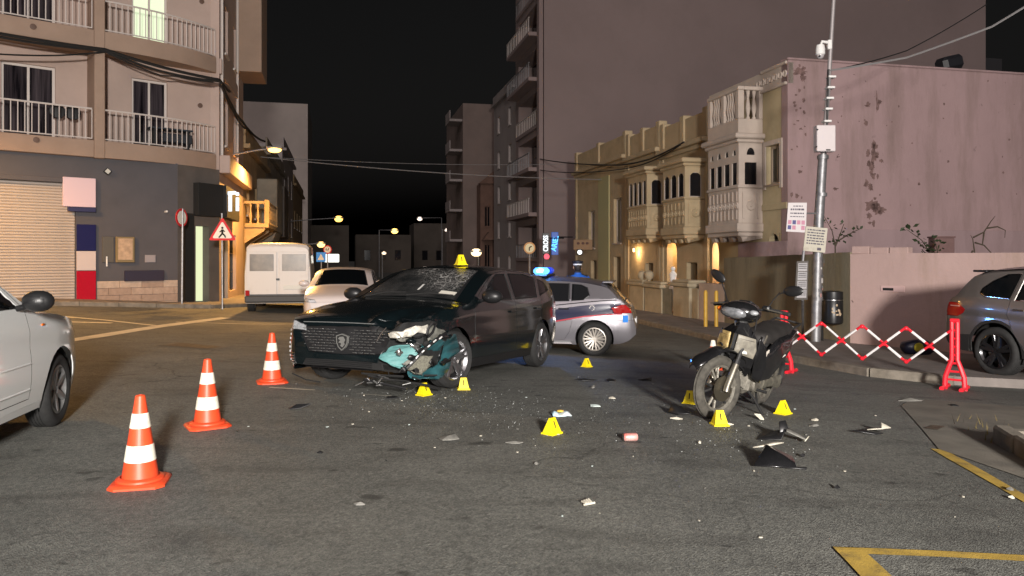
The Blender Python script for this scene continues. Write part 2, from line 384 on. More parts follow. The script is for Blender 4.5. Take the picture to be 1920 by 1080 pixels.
def kerbline(P, parent, dz=.135, wid=.16, step=1.0, i0=0):
    P = [Vector((p.x,p.y,0)) for p in P]; acc = []
    for k in range(len(P)-1):
        L = (P[k+1]-P[k]).length; n = max(1, round(L/step))
        for i in range(n): acc.append((P[k].lerp(P[k+1], i/n), P[k].lerp(P[k+1], (i+1)/n)))
    for a, b in acc:
        d = (b-a).normalized(); s = Vector((-d.y,d.x,0))*wid/2; m = MB(); gsp = d*.006
        a2, b2 = a+gsp, b-gsp; e = random.uniform(-.006,.006)
        vs = []
        for p in (a2, b2):
            zz = zg(p.x,p.y)
            for q_ in ((-1,-.1),(-1,dz-.02),(-.8,dz),(.8,dz),(1,dz-.02),(1,-.1)): vs.append(Vector(((p+s*q_[0]).x, (p+s*q_[0]).y, zz+q_[1]+(e if q_[1] > 0 else 0))))
        m.ring([vs[:6], vs[6:]]); m.build('kerb_stone', kst, parent, 25)
kerbline(KP[1:7], pv)
# left pavement at the corner shop
LC0, LC1 = at(333,577,24.0), at(411,577,25.5)
LE = Vector((.766,.643,0)).normalized(); LM = Vector((-LE.y, LE.x, 0))        # along the left facade / into the building
def LB(t, m, z=0.0): return Vector((LC0.x, LC0.y, 0)) + LE*t + LM*m + Vector((0,0,z))
LOF = Vector((LC1.x, LC1.y, 0)).dot(N); LS1 = Vector((LC1.x, LC1.y, 0)).dot(U)
lk = [LB(-16,-1.3), LB(-8,-1.3), LB(-1.0,-1.3), LB(.6,-1.2), S(LS1+.2,LOF+1.3), S(LS1+4,LOF+1.3), S(LS1+14,LOF+1.3), S(LS1+45,LOF+1.3)]
lw = [LB(-16,.5), LB(-8,.5), LB(-1,.5), LB(0,.6), S(LS1,LOF-.5), S(LS1+4,LOF-.5), S(LS1+14,LOF-.5), S(LS1+45,LOF-.5)]
rows = []
for k in range((len(lk)-1)*6+1):
    t = k/6; a = poly_at(lk, t); b = poly_at(lw, t); rows.append([G(a.x,a.y,-.05)]+[G(*a.lerp(b, j/4)[:2], .12) for j in range(5)])
pl = grid_patch('pavement', rows, pave, None, 30); tag(pl, kind='structure'); kerbline(lk[:7], pl, .125)
# ================================================================== BUILDINGS
def frame_m(o, ex, ey): return Matrix(((ex.x,ey.x,0,o.x),(ex.y,ey.y,0,o.y),(0,0,1,o.z),(0,0,0,1)))
def wall_holes(m, t0, t1, z0, z1, holes, depth=.25, o=0.0, back=None):
    """front sheet at out=o with openings (ta,tb,za,zb) and reveals going inward; back=closed shell thickness"""
    ts = sorted({t0,t1} | {v for h in holes for v in h[:2]}); zs = sorted({z0,z1} | {v for h in holes for v in h[2:4]})
    ts = [t for t in ts if t0-1e-6 <= t <= t1+1e-6]; zs = [z for z in zs if z0-1e-6 <= z <= z1+1e-6]
    def inside(t, z): return any(h[0] < t < h[1] and h[2] < z < h[3] for h in holes)
    for i in range(len(ts)-1):
        for j in range(len(zs)-1):
            if not inside((ts[i]+ts[i+1])/2, (zs[j]+zs[j+1])/2):
                m.quad((ts[i],o,zs[j]),(ts[i+1],o,zs[j]),(ts[i+1],o,zs[j+1]),(ts[i],o,zs[j+1]))
    for a, b, c, d in [h[:4] for h in holes]:
        i = o-depth
        m.quad((a,o,c),(b,o,c),(b,i,c),(a,i,c)); m.quad((a,o,d),(b,o,d),(b,i,d),(a,i,d))
        m.quad((a,o,c),(a,o,d),(a,i,d),(a,i,c)); m.quad((b,o,c),(b,o,d),(b,i,d),(b,i,c))
    return m
def shell(m, t0, t1, z0, z1, D, o=0.0, top=True):
    """sides, back and roof of a block behind a front sheet"""
    m.quad((t0,o,z0),(t0,o-D,z0),(t0,o-D,z1),(t0,o,z1)); m.quad((t1,o,z0),(t1,o-D,z0),(t1,o-D,z1),(t1,o,z1))
    m.quad((t0,o-D,z0),(t1,o-D,z0),(t1,o-D,z1),(t0,o-D,z1))
    if top: m.quad((t0,o,z1),(t1,o,z1),(t1,o-D,z1),(t0,o-D,z1))
    return m
def arch_fill(m, a, b, zs, zt, o, depth=.2, n=10):
    """spandrel that turns a rectangular opening's top into an arch"""
    c = (a+b)/2; r = (b-a)/2; h = zt-zs
    pts = [(c-r*math.cos(math.pi*k/n), zs+h*.97*math.sin(math.pi*k/n)) for k in range(n+1)]
    for k in range(n):
        p, q = pts[k], pts[k+1]
        m.quad((p[0],o,p[1]),(q[0],o,q[1]),(q[0],o,zt),(p[0],o,zt)); m.quad((p[0],o,p[1]),(q[0],o,q[1]),(q[0],o-depth,q[1]),(p[0],o-depth,p[1]))
def window(root, M, a, b, c, d, o, fm, gm, nx=2, nz=1, fw=.06, depth=.2, sill=True, arch=False, name='window'):
    """frame + panes set in an opening"""
    y = o-depth+.03; m = MB(M)
    m.b2((a,y-.03,c),(a+fw,y+.03,d)); m.b2((b-fw,y-.03,c),(b,y+.03,d)); m.b2((a+fw,y-.03,c),(b-fw,y+.03,c+fw)); m.b2((a+fw,y-.03,d-fw),(b-fw,y+.03,d))
    for i in range(1,nx):
        x = lerp(a,b,i/nx); m.b2((x-fw*.45,y-.025,c+fw),(x+fw*.45,y+.034,d-fw))
    for i in range(1,nz):
        z = lerp(c,d,i/nz); m.b2((a+fw,y-.02,z-fw*.4),(b-fw,y+.028,z+fw*.4))
    w = m.build(name, fm, root, 0)
    for i in range(nx):
        p = MB(M); x0, x1 = lerp(a,b,i/nx)+fw*.3, lerp(a,b,(i+1)/nx)-fw*.3
        p.b2((x0,y-.012,c+fw*.5),(x1,y-.004,d-fw*.5)); p.build('pane', gm, w, 0)
    if sill:
        p = MB(M); p.b2((a-.06,o-depth+.02,c-.07),(b+.06,o+.07,c-.002)); p.build('sill', fm, w, 0)
    return w
def curtain_mat():
    m = bpy.data.materials.new('curtained_glass'); m.use_nodes = True; t = m.node_tree; b = t.nodes['Principled BSDF']
    tc = t.nodes.new('ShaderNodeTexCoord'); mp = t.nodes.new('ShaderNodeMapping'); mp.inputs['Scale'].default_value = (9,9,.35); t.links.new(tc.outputs['Object'], mp.inputs['Vector'])
    n = t.nodes.new('ShaderNodeTexNoise'); n.inputs['Scale'].default_value = 1.2; n.inputs['Detail'].default_value = 3; t.links.new(mp.outputs[0], n.inputs['Vector'])
    r = t.nodes.new('ShaderNodeValToRGB'); e = r.color_ramp.elements; e[0].position = .35; e[0].color = (.006,.005,.007,1); e[1].position = .7; e[1].color = (.075,.062,.07,1)
    t.links.new(n.outputs['Fac'], r.inputs['Fac']); t.links.new(r.outputs[0], b.inputs['Base Color']); b.inputs['Roughness'].default_value = .12
    return m
curtain = curtain_mat()
winglass = mat('window_glass_dark', (.012,.012,.014), .08, spec=.6)
# ---------------------------------------------------------------- left corner block
cream = mat('cream_render', (.46,.35,.30), .85, var=.08, vs=.8, bump=.15, bs=50, stain=.25, stain_col=(.30,.22,.17), ss=.6)
creamd = mat('tan_slab_render', (.34,.24,.18), .85, var=.10, vs=1.2, bump=.15, bs=50, stain=.35, stain_col=(.25,.17,.11), ss=.8)
greyw = mat('slate_grey_paint', (.080,.075,.083), .7, var=.12, vs=1.0, bump=.1, bs=40)
railw = mat('white_rail_paint', (.62,.56,.52), .45)
def lbt(px, m=0.0):
    o = LB(0,m); a = (px-HX)/F; return (a*o.y-o.x)/(LE.x-a*LE.y)
def lbz(py, px, m=0.0): return CH-(py-HY)/F*(LB(0,m).y+LE.y*lbt(px,m))
LMX = frame_m(LB(0,0), LE, -LM)
Z1b, Z1t, Z2b, Z2t = lbz(281,0,-.2), lbz(247,0,-.2), lbz(60,0,-.2), lbz(25,0,-.2)
FH = Z2b-Z1b; Z3b, Z3t = Z2b+FH, Z2t+FH; ZTOP = Z3t+3.2
bl = empty('corner_apartment_block', LB(0,0,0), label='cream apartment block with curved white railed balconies over slate grey shop front', cat='building')
INV = Matrix.Translation(-bl.location)
def P(o, root=bl):
    o.parent = root; o.matrix_parent_inverse = Matrix.Translation(-root.location); return o
# ground floor wall with shutter opening
sa, sb, sc0, sc1 = lbt(-90), lbt(142), -.1, lbz(338,60)
m = MB(LMX); wall_holes(m, -17, 0, -.6, Z1b+.02, [(sa,sb,-.6,sc1)], .18)
P(m.build('shop_wall', greyw, None, 0))
shm = mat('shutter_slats', (.46,.40,.35), .45, .2, var=.08, vs=2)
m = MB(); m.prism([(0,0),(.018,.02),(.02,.055),(.008,.078),(0,.082)], 0, sb-sa-.02, 'x')
sl_me = m.mesh('slat', 60); sl_me.materials.append(shm)
shut = empty('roller_shutter', LB(lbt(60),.12,.2), label='closed pale roller shutter of the shop in the grey wall', cat='shutter')
nz = int((sc1-.28)/.085); MS = frame_m(LB(sa+.01,.12), LE, -LM)
for i in range(nz):
    o = link('slat', sl_me, None, shut); o.matrix_parent_inverse = Matrix.Translation(-shut.location); o.matrix_basis = MS @ Matrix.Translation((0,0,.30+i*.085))
m = MB(LMX); m.b2((sa,-.13,.08),(sb,-.04,.31),.01); P(m.build('bottom_bar', mat('shutter_bar',(.55,.50,.46),.5), None, 0), shut)
m = MB(LMX); m.b2((sa-.05,-.16,sc1-.02),(sb+.02,.10,sc1+.12),.01); P(m.build('shutter_box', greyw, None, 0), shut)
# red / white / navy pilaster and small signs
def plate(px0, px1, py0, py1, o0, o1, name, label, cat, mt, bev=.008):
    m = MB(LMX); t0, t1 = lbt(px0,-o1), lbt(px1,-o1); z0, z1 = lbz(py1,(px0+px1)/2,-o1), lbz(py0,(px0+px1)/2,-o1)
    m.b2((t0,o0,z0),(t1,o1,z1),bev); return tag(m.build(name, mt, None, 0), label, cat)
pil = empty('painted_pilaster', LB(lbt(160),-.05,.2), label='pilaster of stacked navy, white and glossy red panels beside the shutter', cat='pilaster')
for py0, py1, mt in ((421,470,mat('navy_panel',(.012,.012,.075),.25)),(471,507,mat('white_panel',(.55,.47,.45),.5)),(508,567,mat('red_panel',(.42,.004,.02),.22,coat=.4))):
    m = MB(LMX); t0, t1 = lbt(143), lbt(179); m.b2((t0,.002,lbz(py1,160)),(t1,.07,lbz(py0,160)),.006); P(m.build('panel', mt, None, 0), pil)
plate(118,180,333,388,.002,.12,'lightbox_sign','plain pink white sign box above the navy panel','sign',mat('pale_sign',(.68,.52,.58),.4),.012)
plate(128,180,389,397,.002,.16,'awning_rail','slim navy awning rail under the pink white sign box','awning',mat('navy_rail',(.02,.02,.08),.4))
plate(233,308,507,527,.045,.075,'wall_plaque','long dark plaque mounted on the grey shop wall','plaque',mat('dark_plaque',(.035,.028,.04),.3))
plate(272,292,478,492,.002,.03,'small_notice','small pale notice on the grey wall above the plaque','notice',mat('notice',(.3,.27,.28),.6))
atm = empty('wall_cabinet', LB(lbt(232),-.1,1.6), label='recessed ochre wall cabinet with tan tiled face on grey wall', cat='cabinet')
m = MB(LMX); t0, t1 = lbt(191), lbt(251); z0, z1 = lbz(492,220), lbz(444,220)
m.b2((t0,.002,z0),(t0+.32,.05,z1),.01); P(m.build('door', mat('cabinet_door',(.09,.08,.065),.5), None, 0), atm)
m = MB(LMX); m.b2((t0+.36,.002,z0),(t1,.10,z1),.012); P(m.build('case', mat('cabinet_case',(.22,.16,.07),.5), None, 0), atm)
m = MB(LMX); m.b2((t0+.42,.101,z0+.08),(t1-.06,.112,z1-.05)); P(m.build('face', mat('cabinet_face',(.45,.31,.20),.5,var=.3,vs=6), None, 0), atm)
m = MB(LMX); m.b2((t0+.10,.052,z0-.12),(t0+.14,.07,z0+.18),.006); P(m.build('handle', whitep, None, 0), atm)
# tile cladding, tile by tile
tilem = [mat('clad_tile_%s' % k, c, .6, var=.15, vs=8, bump=.2, bs=30) for k, c in (('warm',(.40,.29,.22)),('pale',(.46,.35,.27)),('brown',(.34,.24,.18)))]
t0, t1 = lbt(181), 0.0; z0, z1 = -.25, lbz(526,260); nr = 5; hh = (z1-z0)/nr
cl = empty('tile_cladding', LB((t0+t1)/2,0,0), label='low band of warm wood toned wall tiles under the plaque', cat='tiles')
for r in range(nr):
    x = t0-(.3 if r % 2 else 0)
    while x < t1:
        w = .62; a, b = max(x,t0), min(x+w,t1)
        if b-a > .05:
            m = MB(LMX); m.b2((a+.004,.001,z0+r*hh+.004),(b-.004,.028+random.uniform(0,.006),z0+(r+1)*hh-.004),.004); P(m.build('tile', random.choice(tilem), None, 0), cl)
        x += w
# upper walls
UWM = .8
tp0, tp1 = lbt(177,-.2), lbt(197,-.2); tE = 1.53
hol = []; wins = []
for fl in range(3):
    zf = (Z1t, Z2t, Z3t)[fl]
    for (p0, p1, pt) in ((2,104,120),(247,314,150)):
        a, b = lbt(p0,UWM), lbt(p1,UWM); zt = zf + (lbz(pt,(p0+p1)/2,UWM)-Z1t); hol.append((a,b,zf,zt)); wins.append((a,b,zf,zt,fl,p0))
    a, b = lbt(-210,UWM), lbt(-120,UWM); hol.append((a,b,zf,zf+2.2)); wins.append((a,b,zf,zf+2.2,fl,-210))
MU = frame_m(LB(0,UWM), LE, -LM)
m = MB(MU); wall_holes(m, -17, tE, Z1b, ZTOP, hol, .2); P(m.build('wall', cream, None, 0))
litcurt = mat('lit_curtain', (.5,.52,.42), .6, emit=(.80,.95,.62), es=.75)
for a, b, c, d, fl, p0 in wins:
    window(None, MU, a, b, c, d, 0, railw, curtain if not (fl == 1 and p0 == 247) else litcurt, 2, 1, .07, .16, False, name='balcony_door') and None
for o in [o for o in bpy.data.objects if o.name.startswith('balcony_door') and o.parent is None]: P(o)
# pier between the balconies, slabs, rails
m = MB(LMX); m.b2((tp0,-UWM-.05,Z1b-.02),(tp1,.22,ZTOP),.02); P(m.build('pier', creamd, None, 0))
def bal_edge(u): return tp1 + (tE-.12-tp1)*u, -.2 + (UWM+.02)*u**2.6
barM = MB(); barM.box((0,0,.43), (.022,.022,.86)); bar_me = barM.mesh('baluster', 0); bar_me.materials.append(railw)
for fl, (zb, zt) in enumerate(((Z1b,Z1t),(Z2b,Z2t),(Z3b,Z3t))):
    bal = P(MB(LMX).b2((-17,-UWM-.02,zb),(tp0-.002,.2,zt),.015).build('balcony', creamd, None, 0))
    edge = [bal_edge(k/24) for k in range(25)]
    poly = [(t,-mm) for t, mm in edge] + [(tE-.12,-UWM-.03),(tp1,-UWM-.03)]
    bal2 = P(MB(LMX).prism(poly, zb, zt, 'z').build('balcony', creamd, None, 30))
    def rails(pts, par):
        for h, r in ((.93,.028),(.06,.02)):
            mm = MB(); mm.tube([LB(t,q,zt+h) for t, q in pts], r, 6); o = mm.build('rail', railw, None, 40); P(o); 
        L = 0; seg = []
        for k in range(len(pts)-1):
            a, b = LB(*pts[k]), LB(*pts[k+1]); seg.append((L, (b-a).length, a, b)); L += (b-a).length
        n = int(L/.165)
        for i in range(n+1):
            s = L*i/n
            for s0, l, a, b in seg:
                if s0 <= s <= s0+l+1e-6:
                    o = link('baluster', bar_me); p = a.lerp(b, (s-s0)/l); o.location = (p.x, p.y, zt+.05); P(o); break
    rails([(-12,-.14),(tp0-.05,-.14)], None)
    rails([(lambda e: (e[0]-.02, e[1]+.06))(bal_edge(k/24)) for k in range(25)], None)
# clutter on the first balcony
for px, s_ in ((108,'beside the sliding door'),(137,'by the cream pier')):
    t = lbt(px,.25); f = empty('pedestal_fan', LB(t,.3,Z1t), label='black pedestal fan on balcony '+s_, cat='fan', group='fans on the balcony')
    m = MB(); m.lathe([(.02,0),(.16,0),(.16,.02),(.02,.04)],14); m.tube([(0,0,.03),(0,0,.75)],.014,6); m.build('stand', black, f)
    m = MB(frame_m(Vector((0,0,.82)), LE, -LM)); m.lathe([(.05,-.06),(.2,-.05),(.22,0),(.2,.05),(.05,.06)],16,ax='y'); m.build('fan_head', black, f)
t = lbt(318,.4); tb = empty('folding_table', LB(t,.38,Z1t), math.atan2(LE.y,LE.x), 'dark folding table stacked behind the curved balcony railing','table')
MB().box((0,0,.62),(1.3,.5,.05),None,.01).build('top', mat('table_blue',(.02,.028,.04),.5), tb)
for q in (-.5,.5): MB().box((q,0,.3),(.06,.45,.6)).build('leg', black, tb)
MB().box((.2,.0,.35),(.9,.35,.3),None,.03).build('crate', mat('crate_dark',(.015,.018,.025),.6), tb)
# street side of the block, shop corner
CHD = (Vector((LC1.x,LC1.y,0))-Vector((LC0.x,LC0.y,0))); CHL = CHD.length; CHD.normalize(); CHO = Vector((CHD.y,-CHD.x,0))
MC = frame_m(LB(0,0), CHD, CHO)
def cht(px):
    a = (px-HX)/F; return (a*LC0.y-LC0.x)/(CHD.x-a*CHD.y)
def chz(py,px): return CH-(py-HY)/F*(LC0.y+CHD.y*cht(px))
da, db, dz0, dz1 = cht(367), cht(392), -.05, chz(424,380)
m = MB(MC); wall_holes(m, 0, CHL, -.6, Z1b, [(da,db,dz0,dz1)], .3); P(m.build('corner_wall', mat('taupe_wall',(.11,.095,.085),.7,var=.15,vs=2), None, 0))
lit = glow('lit_shop_interior', (.86,.92,.55), 1.0)
m = MB(MC); m.b2((da,-.32,dz0),(db,-.30,dz1)); P(m.build('lit_doorway', lit, None, 0))
m = MB(MC); m.b2((cht(343),.002,-.3),(cht(361),.09,chz(400,352)),.01); P(m.build('door_post', blackm, None, 0))
fas = empty('shop_fascia', LB(.5,-.2,3.4), label='black shop fascia with white lettering over the lit corner doorway', cat='sign')
m = MB(MC); m.b2((cht(362),.003,chz(406,385)),(CHL+.02,.25,chz(345,385)),.01); P(m.build('fascia_board', blackm, None, 0), fas)
SM = frame_m(S(LS1,LOF), U, N)
m = MB(SM); m.b2((-.2,.003,chz(406,385)),(3.2,.25,chz(345,385)),.01); P(m.build('fascia_board', blackm, None, 0), fas)
lw_ = glow('white_letter_glow', (.85,.92,1.0), 1.6)
P(text('letter', 'iTt', .95, S(LS1+.15,LOF+.3,chz(378,400)), U+N*-1.1, (0,0,1), lw_, None, .03, .012, .9), fas)
sh = MB(SM); hz = Z1b; holes = []
for fl in range(3):
    zf = (Z1t,Z2t,Z3t)[fl]
    for t0_ in (1.2,3.4): holes.append((t0_,t0_+.8,zf+.5,zf+2.2))
wall_holes(sh, 0, 6.4, -.8, ZTOP, holes+[(.9,2.0,-.8,2.4),(2.4,4.2,.3,2.4)], .2); shell(sh, 0, 6.4, -.8, ZTOP, 9.0, 0, True); P(sh.build('side_wall', cream, None, 0))
for h in holes: P(window(None, SM, *h, 0, railw, winglass, 1, 1, .06, .15))
P(window(None, SM, .9,2.0,-.2,2.4, 0, black, lit, 1, 1, .08, .18, False, name='shop_window')); P(window(None, SM, 2.4,4.2,.3,2.4, 0, black, winglass, 3, 3, .06, .18, False, name='shop_window'))
m = MB(SM); m.b2((4.2,.004,Z2t+.6),(6.4,.95,ZTOP),.02); P(m.build('oriel', creamd, None, 0))
m = MB(SM); m.b2((0,.004,Z1b-.1),(6.4,.35,Z1t),.02); P(m.build('band', cream, None, 0))
m = MB(SM); m.b2((0,.003,Z2b),(4.2,.08,Z2t),.01); P(m.build('band', cream, None, 0))
m = MB(); 
for t in (.2,4.15): m.tube([S(LS1+t,LOF+.06,Z1t),S(LS1+t,LOF+.06,ZTOP)],.05,6)
P(m.build('drain_pipe', railw, None))
# vents, spotlight and camera on the front
for px, py in ((375,198),(378,3),(62,50),(68,262)):
    mm_ = UWM if px > 300 else -.2; p = LB(lbt(px,mm_), mm_-.005, lbz(py,px,mm_)); m = MB(frame_m(p, LE, -LM)); m.lathe([(.08,0),(.08,.03),(.05,.035)],12,ax='y'); P(m.build('vent', mat('vent_brown',(.12,.07,.05),.6), None))
sp = empty('wall_spotlight', LB(lbt(200),-.05,lbz(322,200)), label='small diamond tilted spotlight on the grey fascia', cat='light')
m = MB(LMX); c = Vector((lbt(200),.1,lbz(322,200))); m.box(c,(.16,.1,.16),Matrix.Rotation(R(40),3,'Y'),.01); P(m.build('case', black, None, 0), sp)
m = MB(LMX); m.box(c+Vector((0,.055,0)),(.12,.012,.12),Matrix.Rotation(R(40),3,'Y')); P(m.build('lens', mat('spot_lens',(.6,.6,.55),.2), None, 0), sp)
cm = empty('wall_camera', LB(lbt(310),-.05,lbz(397,310)), label='tiny white security camera on the grey wall near the corner', cat='camera')
m = MB(LMX); c = Vector((lbt(310),.03,lbz(397,310))); m.box(c,(.06,.06,.06),None,.01); m.lathe([(.035,.02),(.035,.14),(.02,.16)],10,o=c,ax='y'); P(m.build('housing', whitep, None), cm)

# ---------------------------------------------------------------- next houses down the left side
ochre = mat('ochre_limestone', (.38,.27,.15), .9, var=.18, vs=1.5, bump=.4, bs=18, stain=.5, stain_col=(.16,.11,.06), ss=.8)
grim = mat('grimy_limestone', (.27,.23,.18), .9, var=.2, vs=1.5, bump=.3, bs=18, stain=.6, stain_col=(.10,.08,.06), ss=.7)
paleblock = mat('pale_block_render', (.34,.30,.29), .9, var=.1, vs=.5, stain=.3, stain_col=(.22,.19,.18), ss=.3)
def terrace(name, label, s0, L, h, mt, side, floors, nb, D=9, cat='building', o=None, z0=-1.2, wm_=winglass, fmm=railw, cornice=True, warm=None):
    """plain terraced house: side=+1 left of the street (faces +N), -1 right of it (faces -N)"""
    o = (LOF if side > 0 else 13.8) if o is None else o
    M = frame_m(S(s0,o), U, N*side); root = empty(name, S(s0+L/2,o,0), label=label, cat=cat)
    holes = []
    for fl in range(floors):
        zf = -.7+fl*(h-.2)/floors
        for k in range(nb):
            c = L*(k+.5)/nb; holes.append((c-.5,c+.5,zf+(.9 if fl else .05),zf+2.4))
    m = MB(M); wall_holes(m, 0, L, z0, h, holes, .22); shell(m, 0, L, z0, h, D); P(m.build('wall', mt, None, 0), root)
    for ti, hh_ in enumerate(holes): P(window(None, M, *hh_, 0, fmm, (warm if warm and hh_[2] < .5 and ti % 2 == 0 else wm_), 2, 1, .06, .17, hh_[2] > .5), root)
    if cornice:
        m = MB(M); m.b2((0,.003,h-.45),(L,.28,h-.25),.02); m.b2((0,.002,h-.25),(L,.1,h+.5),.02); P(m.build('parapet', mt, None, 0), root)
    return root, M
s1 = LS1+6.4
h2, M2 = terrace('balcony_house','ochre stone house with orange lit balustraded balcony beside the corner block', s1+.01, 9.5, 6.6, ochre, 1, 2, 3, warm=glow('warm_shop_light',(1,.62,.22),.9))
def stone_balcony(root, M, t0, t1, z, dep, mt, hgt=.95, nbal=None):
    m = MB(M); m.b2((t0,.003,z-.18),(t1,dep,z),.02); P(m.build('balcony_floor', mt, None, 0), root)
    for t in np.linspace(t0+.2,t1-.2,3):
        m = MB(M); m.prism([(.003,z-.18),(dep*.85,z-.18),(dep*.8,z-.32),(.003,z-.85)], t-.12, t+.12, 'x'); P(m.build('corbel', mt, None, 0), root)
    m = MB(M); m.b2((t0,dep-.14,z+hgt-.12),(t1,dep,z+hgt),.02); m.b2((t0,.003,z+hgt-.12),(t0+.14,dep-.142,z+hgt),.01); m.b2((t1-.14,.003,z+hgt-.12),(t1,dep-.142,z+hgt),.01)
    for t in (t0,t1-.2): m.b2((t,dep-.19,z+.002),(t+.2,dep+.02,z+hgt+.05),.02)
    P(m.build('handrail', mt, None, 0), root)
    prof = [(.055,0),(.055,.06),(.03,.1),(.07,.3),(.035,.55),(.03,.68),(.055,.74),(.055,hgt-.12)]
    me = MB().lathe(prof,10).mesh('baluster',50); me.materials.append(mt); n = nbal or max(2,int((t1-t0)/.26))
    for k in range(n):
        o = link('baluster', me); o.location = M @ Vector((lerp(t0+.32,t1-.32,k/(n-1)),dep-.07,z)); P(o, root)
    for k in range(2):
        for t in (t0+.07,t1-.07): o = link('baluster', me); o.location = M @ Vector((t,.25+.3*k,z)); P(o, root)
zb_ = sz(392,470,LOF); stone_balcony(h2, M2, .3, 4.6, 3.0, 1.0, ochre)
m = MB(M2); m.prism([(.0,3.0-.2),(.9,3.0-.2),(.75,2.4),(.0,1.9)], 5.2, 8.6, 'x'); m.b2((5.2,.003,2.82),(8.6,.95,5.4),.03); P(m.build('closed_balcony', grim, None, 0), h2)
h3, M3 = terrace('grimy_terrace','dim grey limestone terrace with closed timber balcony down the street', s1+9.52, 12, 7.6, grim, 1, 2, 4, warm=glow('warm_shop_light',(1,.62,.22),.9))
m = MB(M3); m.b2((1.5,.003,2.7),(4.5,.9,5.6),.03); P(m.build('closed_balcony', mat('dark_timber',(.05,.035,.025),.6), None, 0), h3)
h4, M4 = terrace('tall_grey_house','taller pale house with narrow carved window standing past the terrace', s1+21.54, 12, 9.5, paleblock, 1, 3, 3)
h5, M5 = terrace('orange_house','distant orange lit house at the street corner with signs', s1+33.56, 16, 8.2, ochre, 1, 2, 4, warm=glow('warm_shop_light',(1,.62,.22),.9))
# tall bare party wall rising behind the terrace
sbk = su(577,LOF); m = MB(frame_m(S(sbk,LOF), N*-1, U*-1)); m.b2((0,-14,-1),(16.0,0,sz(195,577,LOF))); tag(m.build('bare_block', mat('bare_block_render',(.50,.44,.40),.9,var=.12,vs=.3), None, 0), 'plain windowless pale block rising behind the left terrace', 'building')
# ---------------------------------------------------------------- right hand row
RO = 13.8
MR = lambda s: frame_m(S(s,RO), U, -N)
pinkwall = None
def pink_material(name, base, wash):
    m = bpy.data.materials.new(name); m.use_nodes = True; t = m.node_tree; b = t.nodes['Principled BSDF']; L = t.links
    tc = t.nodes.new('ShaderNodeTexCoord')
    def noise(sc_, d=6, ro=.6, scale=None):
        n = t.nodes.new('ShaderNodeTexNoise'); n.inputs['Scale'].default_value = sc_; n.inputs['Detail'].default_value = d; n.inputs['Roughness'].default_value = ro
        if scale:
            mp = t.nodes.new('ShaderNodeMapping'); mp.inputs['Scale'].default_value = scale; L.new(tc.outputs['Object'], mp.inputs['Vector']); L.new(mp.outputs[0], n.inputs['Vector'])
        else: L.new(tc.outputs['Object'], n.inputs['Vector'])
        return n.outputs['Fac']
    def ramp(f, p0, c0, p1, c1):
        r = t.nodes.new('ShaderNodeValToRGB'); e = r.color_ramp.elements; e[0].position = p0; e[0].color = c0+(1,); e[1].position = p1; e[1].color = c1+(1,); L.new(f, r.inputs['Fac']); return r.outputs['Color']
    def mix(f, a, c):
        x = t.nodes.new('ShaderNodeMix'); x.data_type = 'RGBA'; L.new(f, x.inputs['Factor']); L.new(a, x.inputs['A']) ; x.inputs['B'].default_value = c+(1,); return x.outputs['Result']
    col = ramp(noise(.45,7,.65), .3, base, .7, tuple(c*1.18 for c in base))
    col = mix(ramp(noise(.9,6,.7,(1,1,.18)), .46, (0,0,0), .72, (.95,)*3), col, wash)             # rain washes
    col = mix(ramp(noise(1.6,8,.7), .64, (0,0,0), .70, (.65,)*3), col, tuple(c*.55 for c in base))  # flaked patches
    col = mix(ramp(noise(4.5,3,.5), .74, (0,0,0), .77, (.8,)*3), col, (.06,.03,.028))            # pits
    L.new(col, b.inputs['Base Color']); b.inputs['Roughness'].default_value = .9
    bp = t.nodes.new('ShaderNodeBump'); bp.inputs['Strength'].default_value = .35; bp.inputs['Distance'].default_value = .03; L.new(noise(9,6,.7), bp.inputs['Height']); L.new(bp.outputs['Normal'], b.inputs['Normal'])
    return m
pinkwall = pink_material('pink_render', (.355,.245,.245), (.25,.175,.16))
pinklow = pink_material('pink_low_wall', (.41,.29,.265), (.30,.215,.16))
olive = pink_material('olive_wall', (.225,.195,.13), (.12,.10,.06))
lime = mat('honey_limestone', (.50,.395,.245), .9, var=.16, vs=1.8, bump=.45, bs=14, stain=.45, stain_col=(.17,.12,.065), ss=.9)
limew = mat('pale_carved_stone', (.53,.45,.385), .85, var=.08, vs=2, bump=.25, bs=24, stain=.25, stain_col=(.30,.23,.18), ss=1.2)
yell = mat('yellowish_render', (.47,.39,.24), .9, var=.1, vs=1.2, bump=.2, bs=30, stain=.35, stain_col=(.24,.18,.10), ss=.8)
sA, sB, sC, sD, sE = su(1478,RO), su(1330,RO), su(1240,RO), su(1176,RO), su(1080,RO)
ZP = sz(112,1478,RO)
# --- house A with the carved white gallery; its gable is the pink wall
hA = empty('carved_gallery_house', S((sA+sB)/2,RO,0), label='two storey house with carved white stone gallery and bare pink gable wall', cat='house')
LA = sB-sA; MA = MR(sA)
def ta(px, o=RO): return su(px,o)-sA
wz0, wz1 = sz(345,1450,RO), sz(272,1450,RO)
dz_ = [(ta(1463),ta(1437),wz0,wz1), (ta(1462),ta(1441),-.8,sz(437,1452,RO)), (ta(1350)+.0,ta(1322),-.9,sz(455,1338,RO)), (ta(1420),ta(1372),-.9,1.2)]
dz_ = [tuple(sorted(h[:2]))+h[2:] for h in dz_]; dz_[2] = (ta(1348),LA-.25,-.9,sz(452,1335,RO))
m = MB(MA); wall_holes(m, 0, LA, -1.4, ZP-.75, dz_[:3], .3); 
m.quad((0,-.0,ZP-.75),(LA,0,ZP-.75),(LA,-11,ZP-.75),(0,-11,ZP-.75))
P(m.build('front_wall', yell, None, 0), hA)
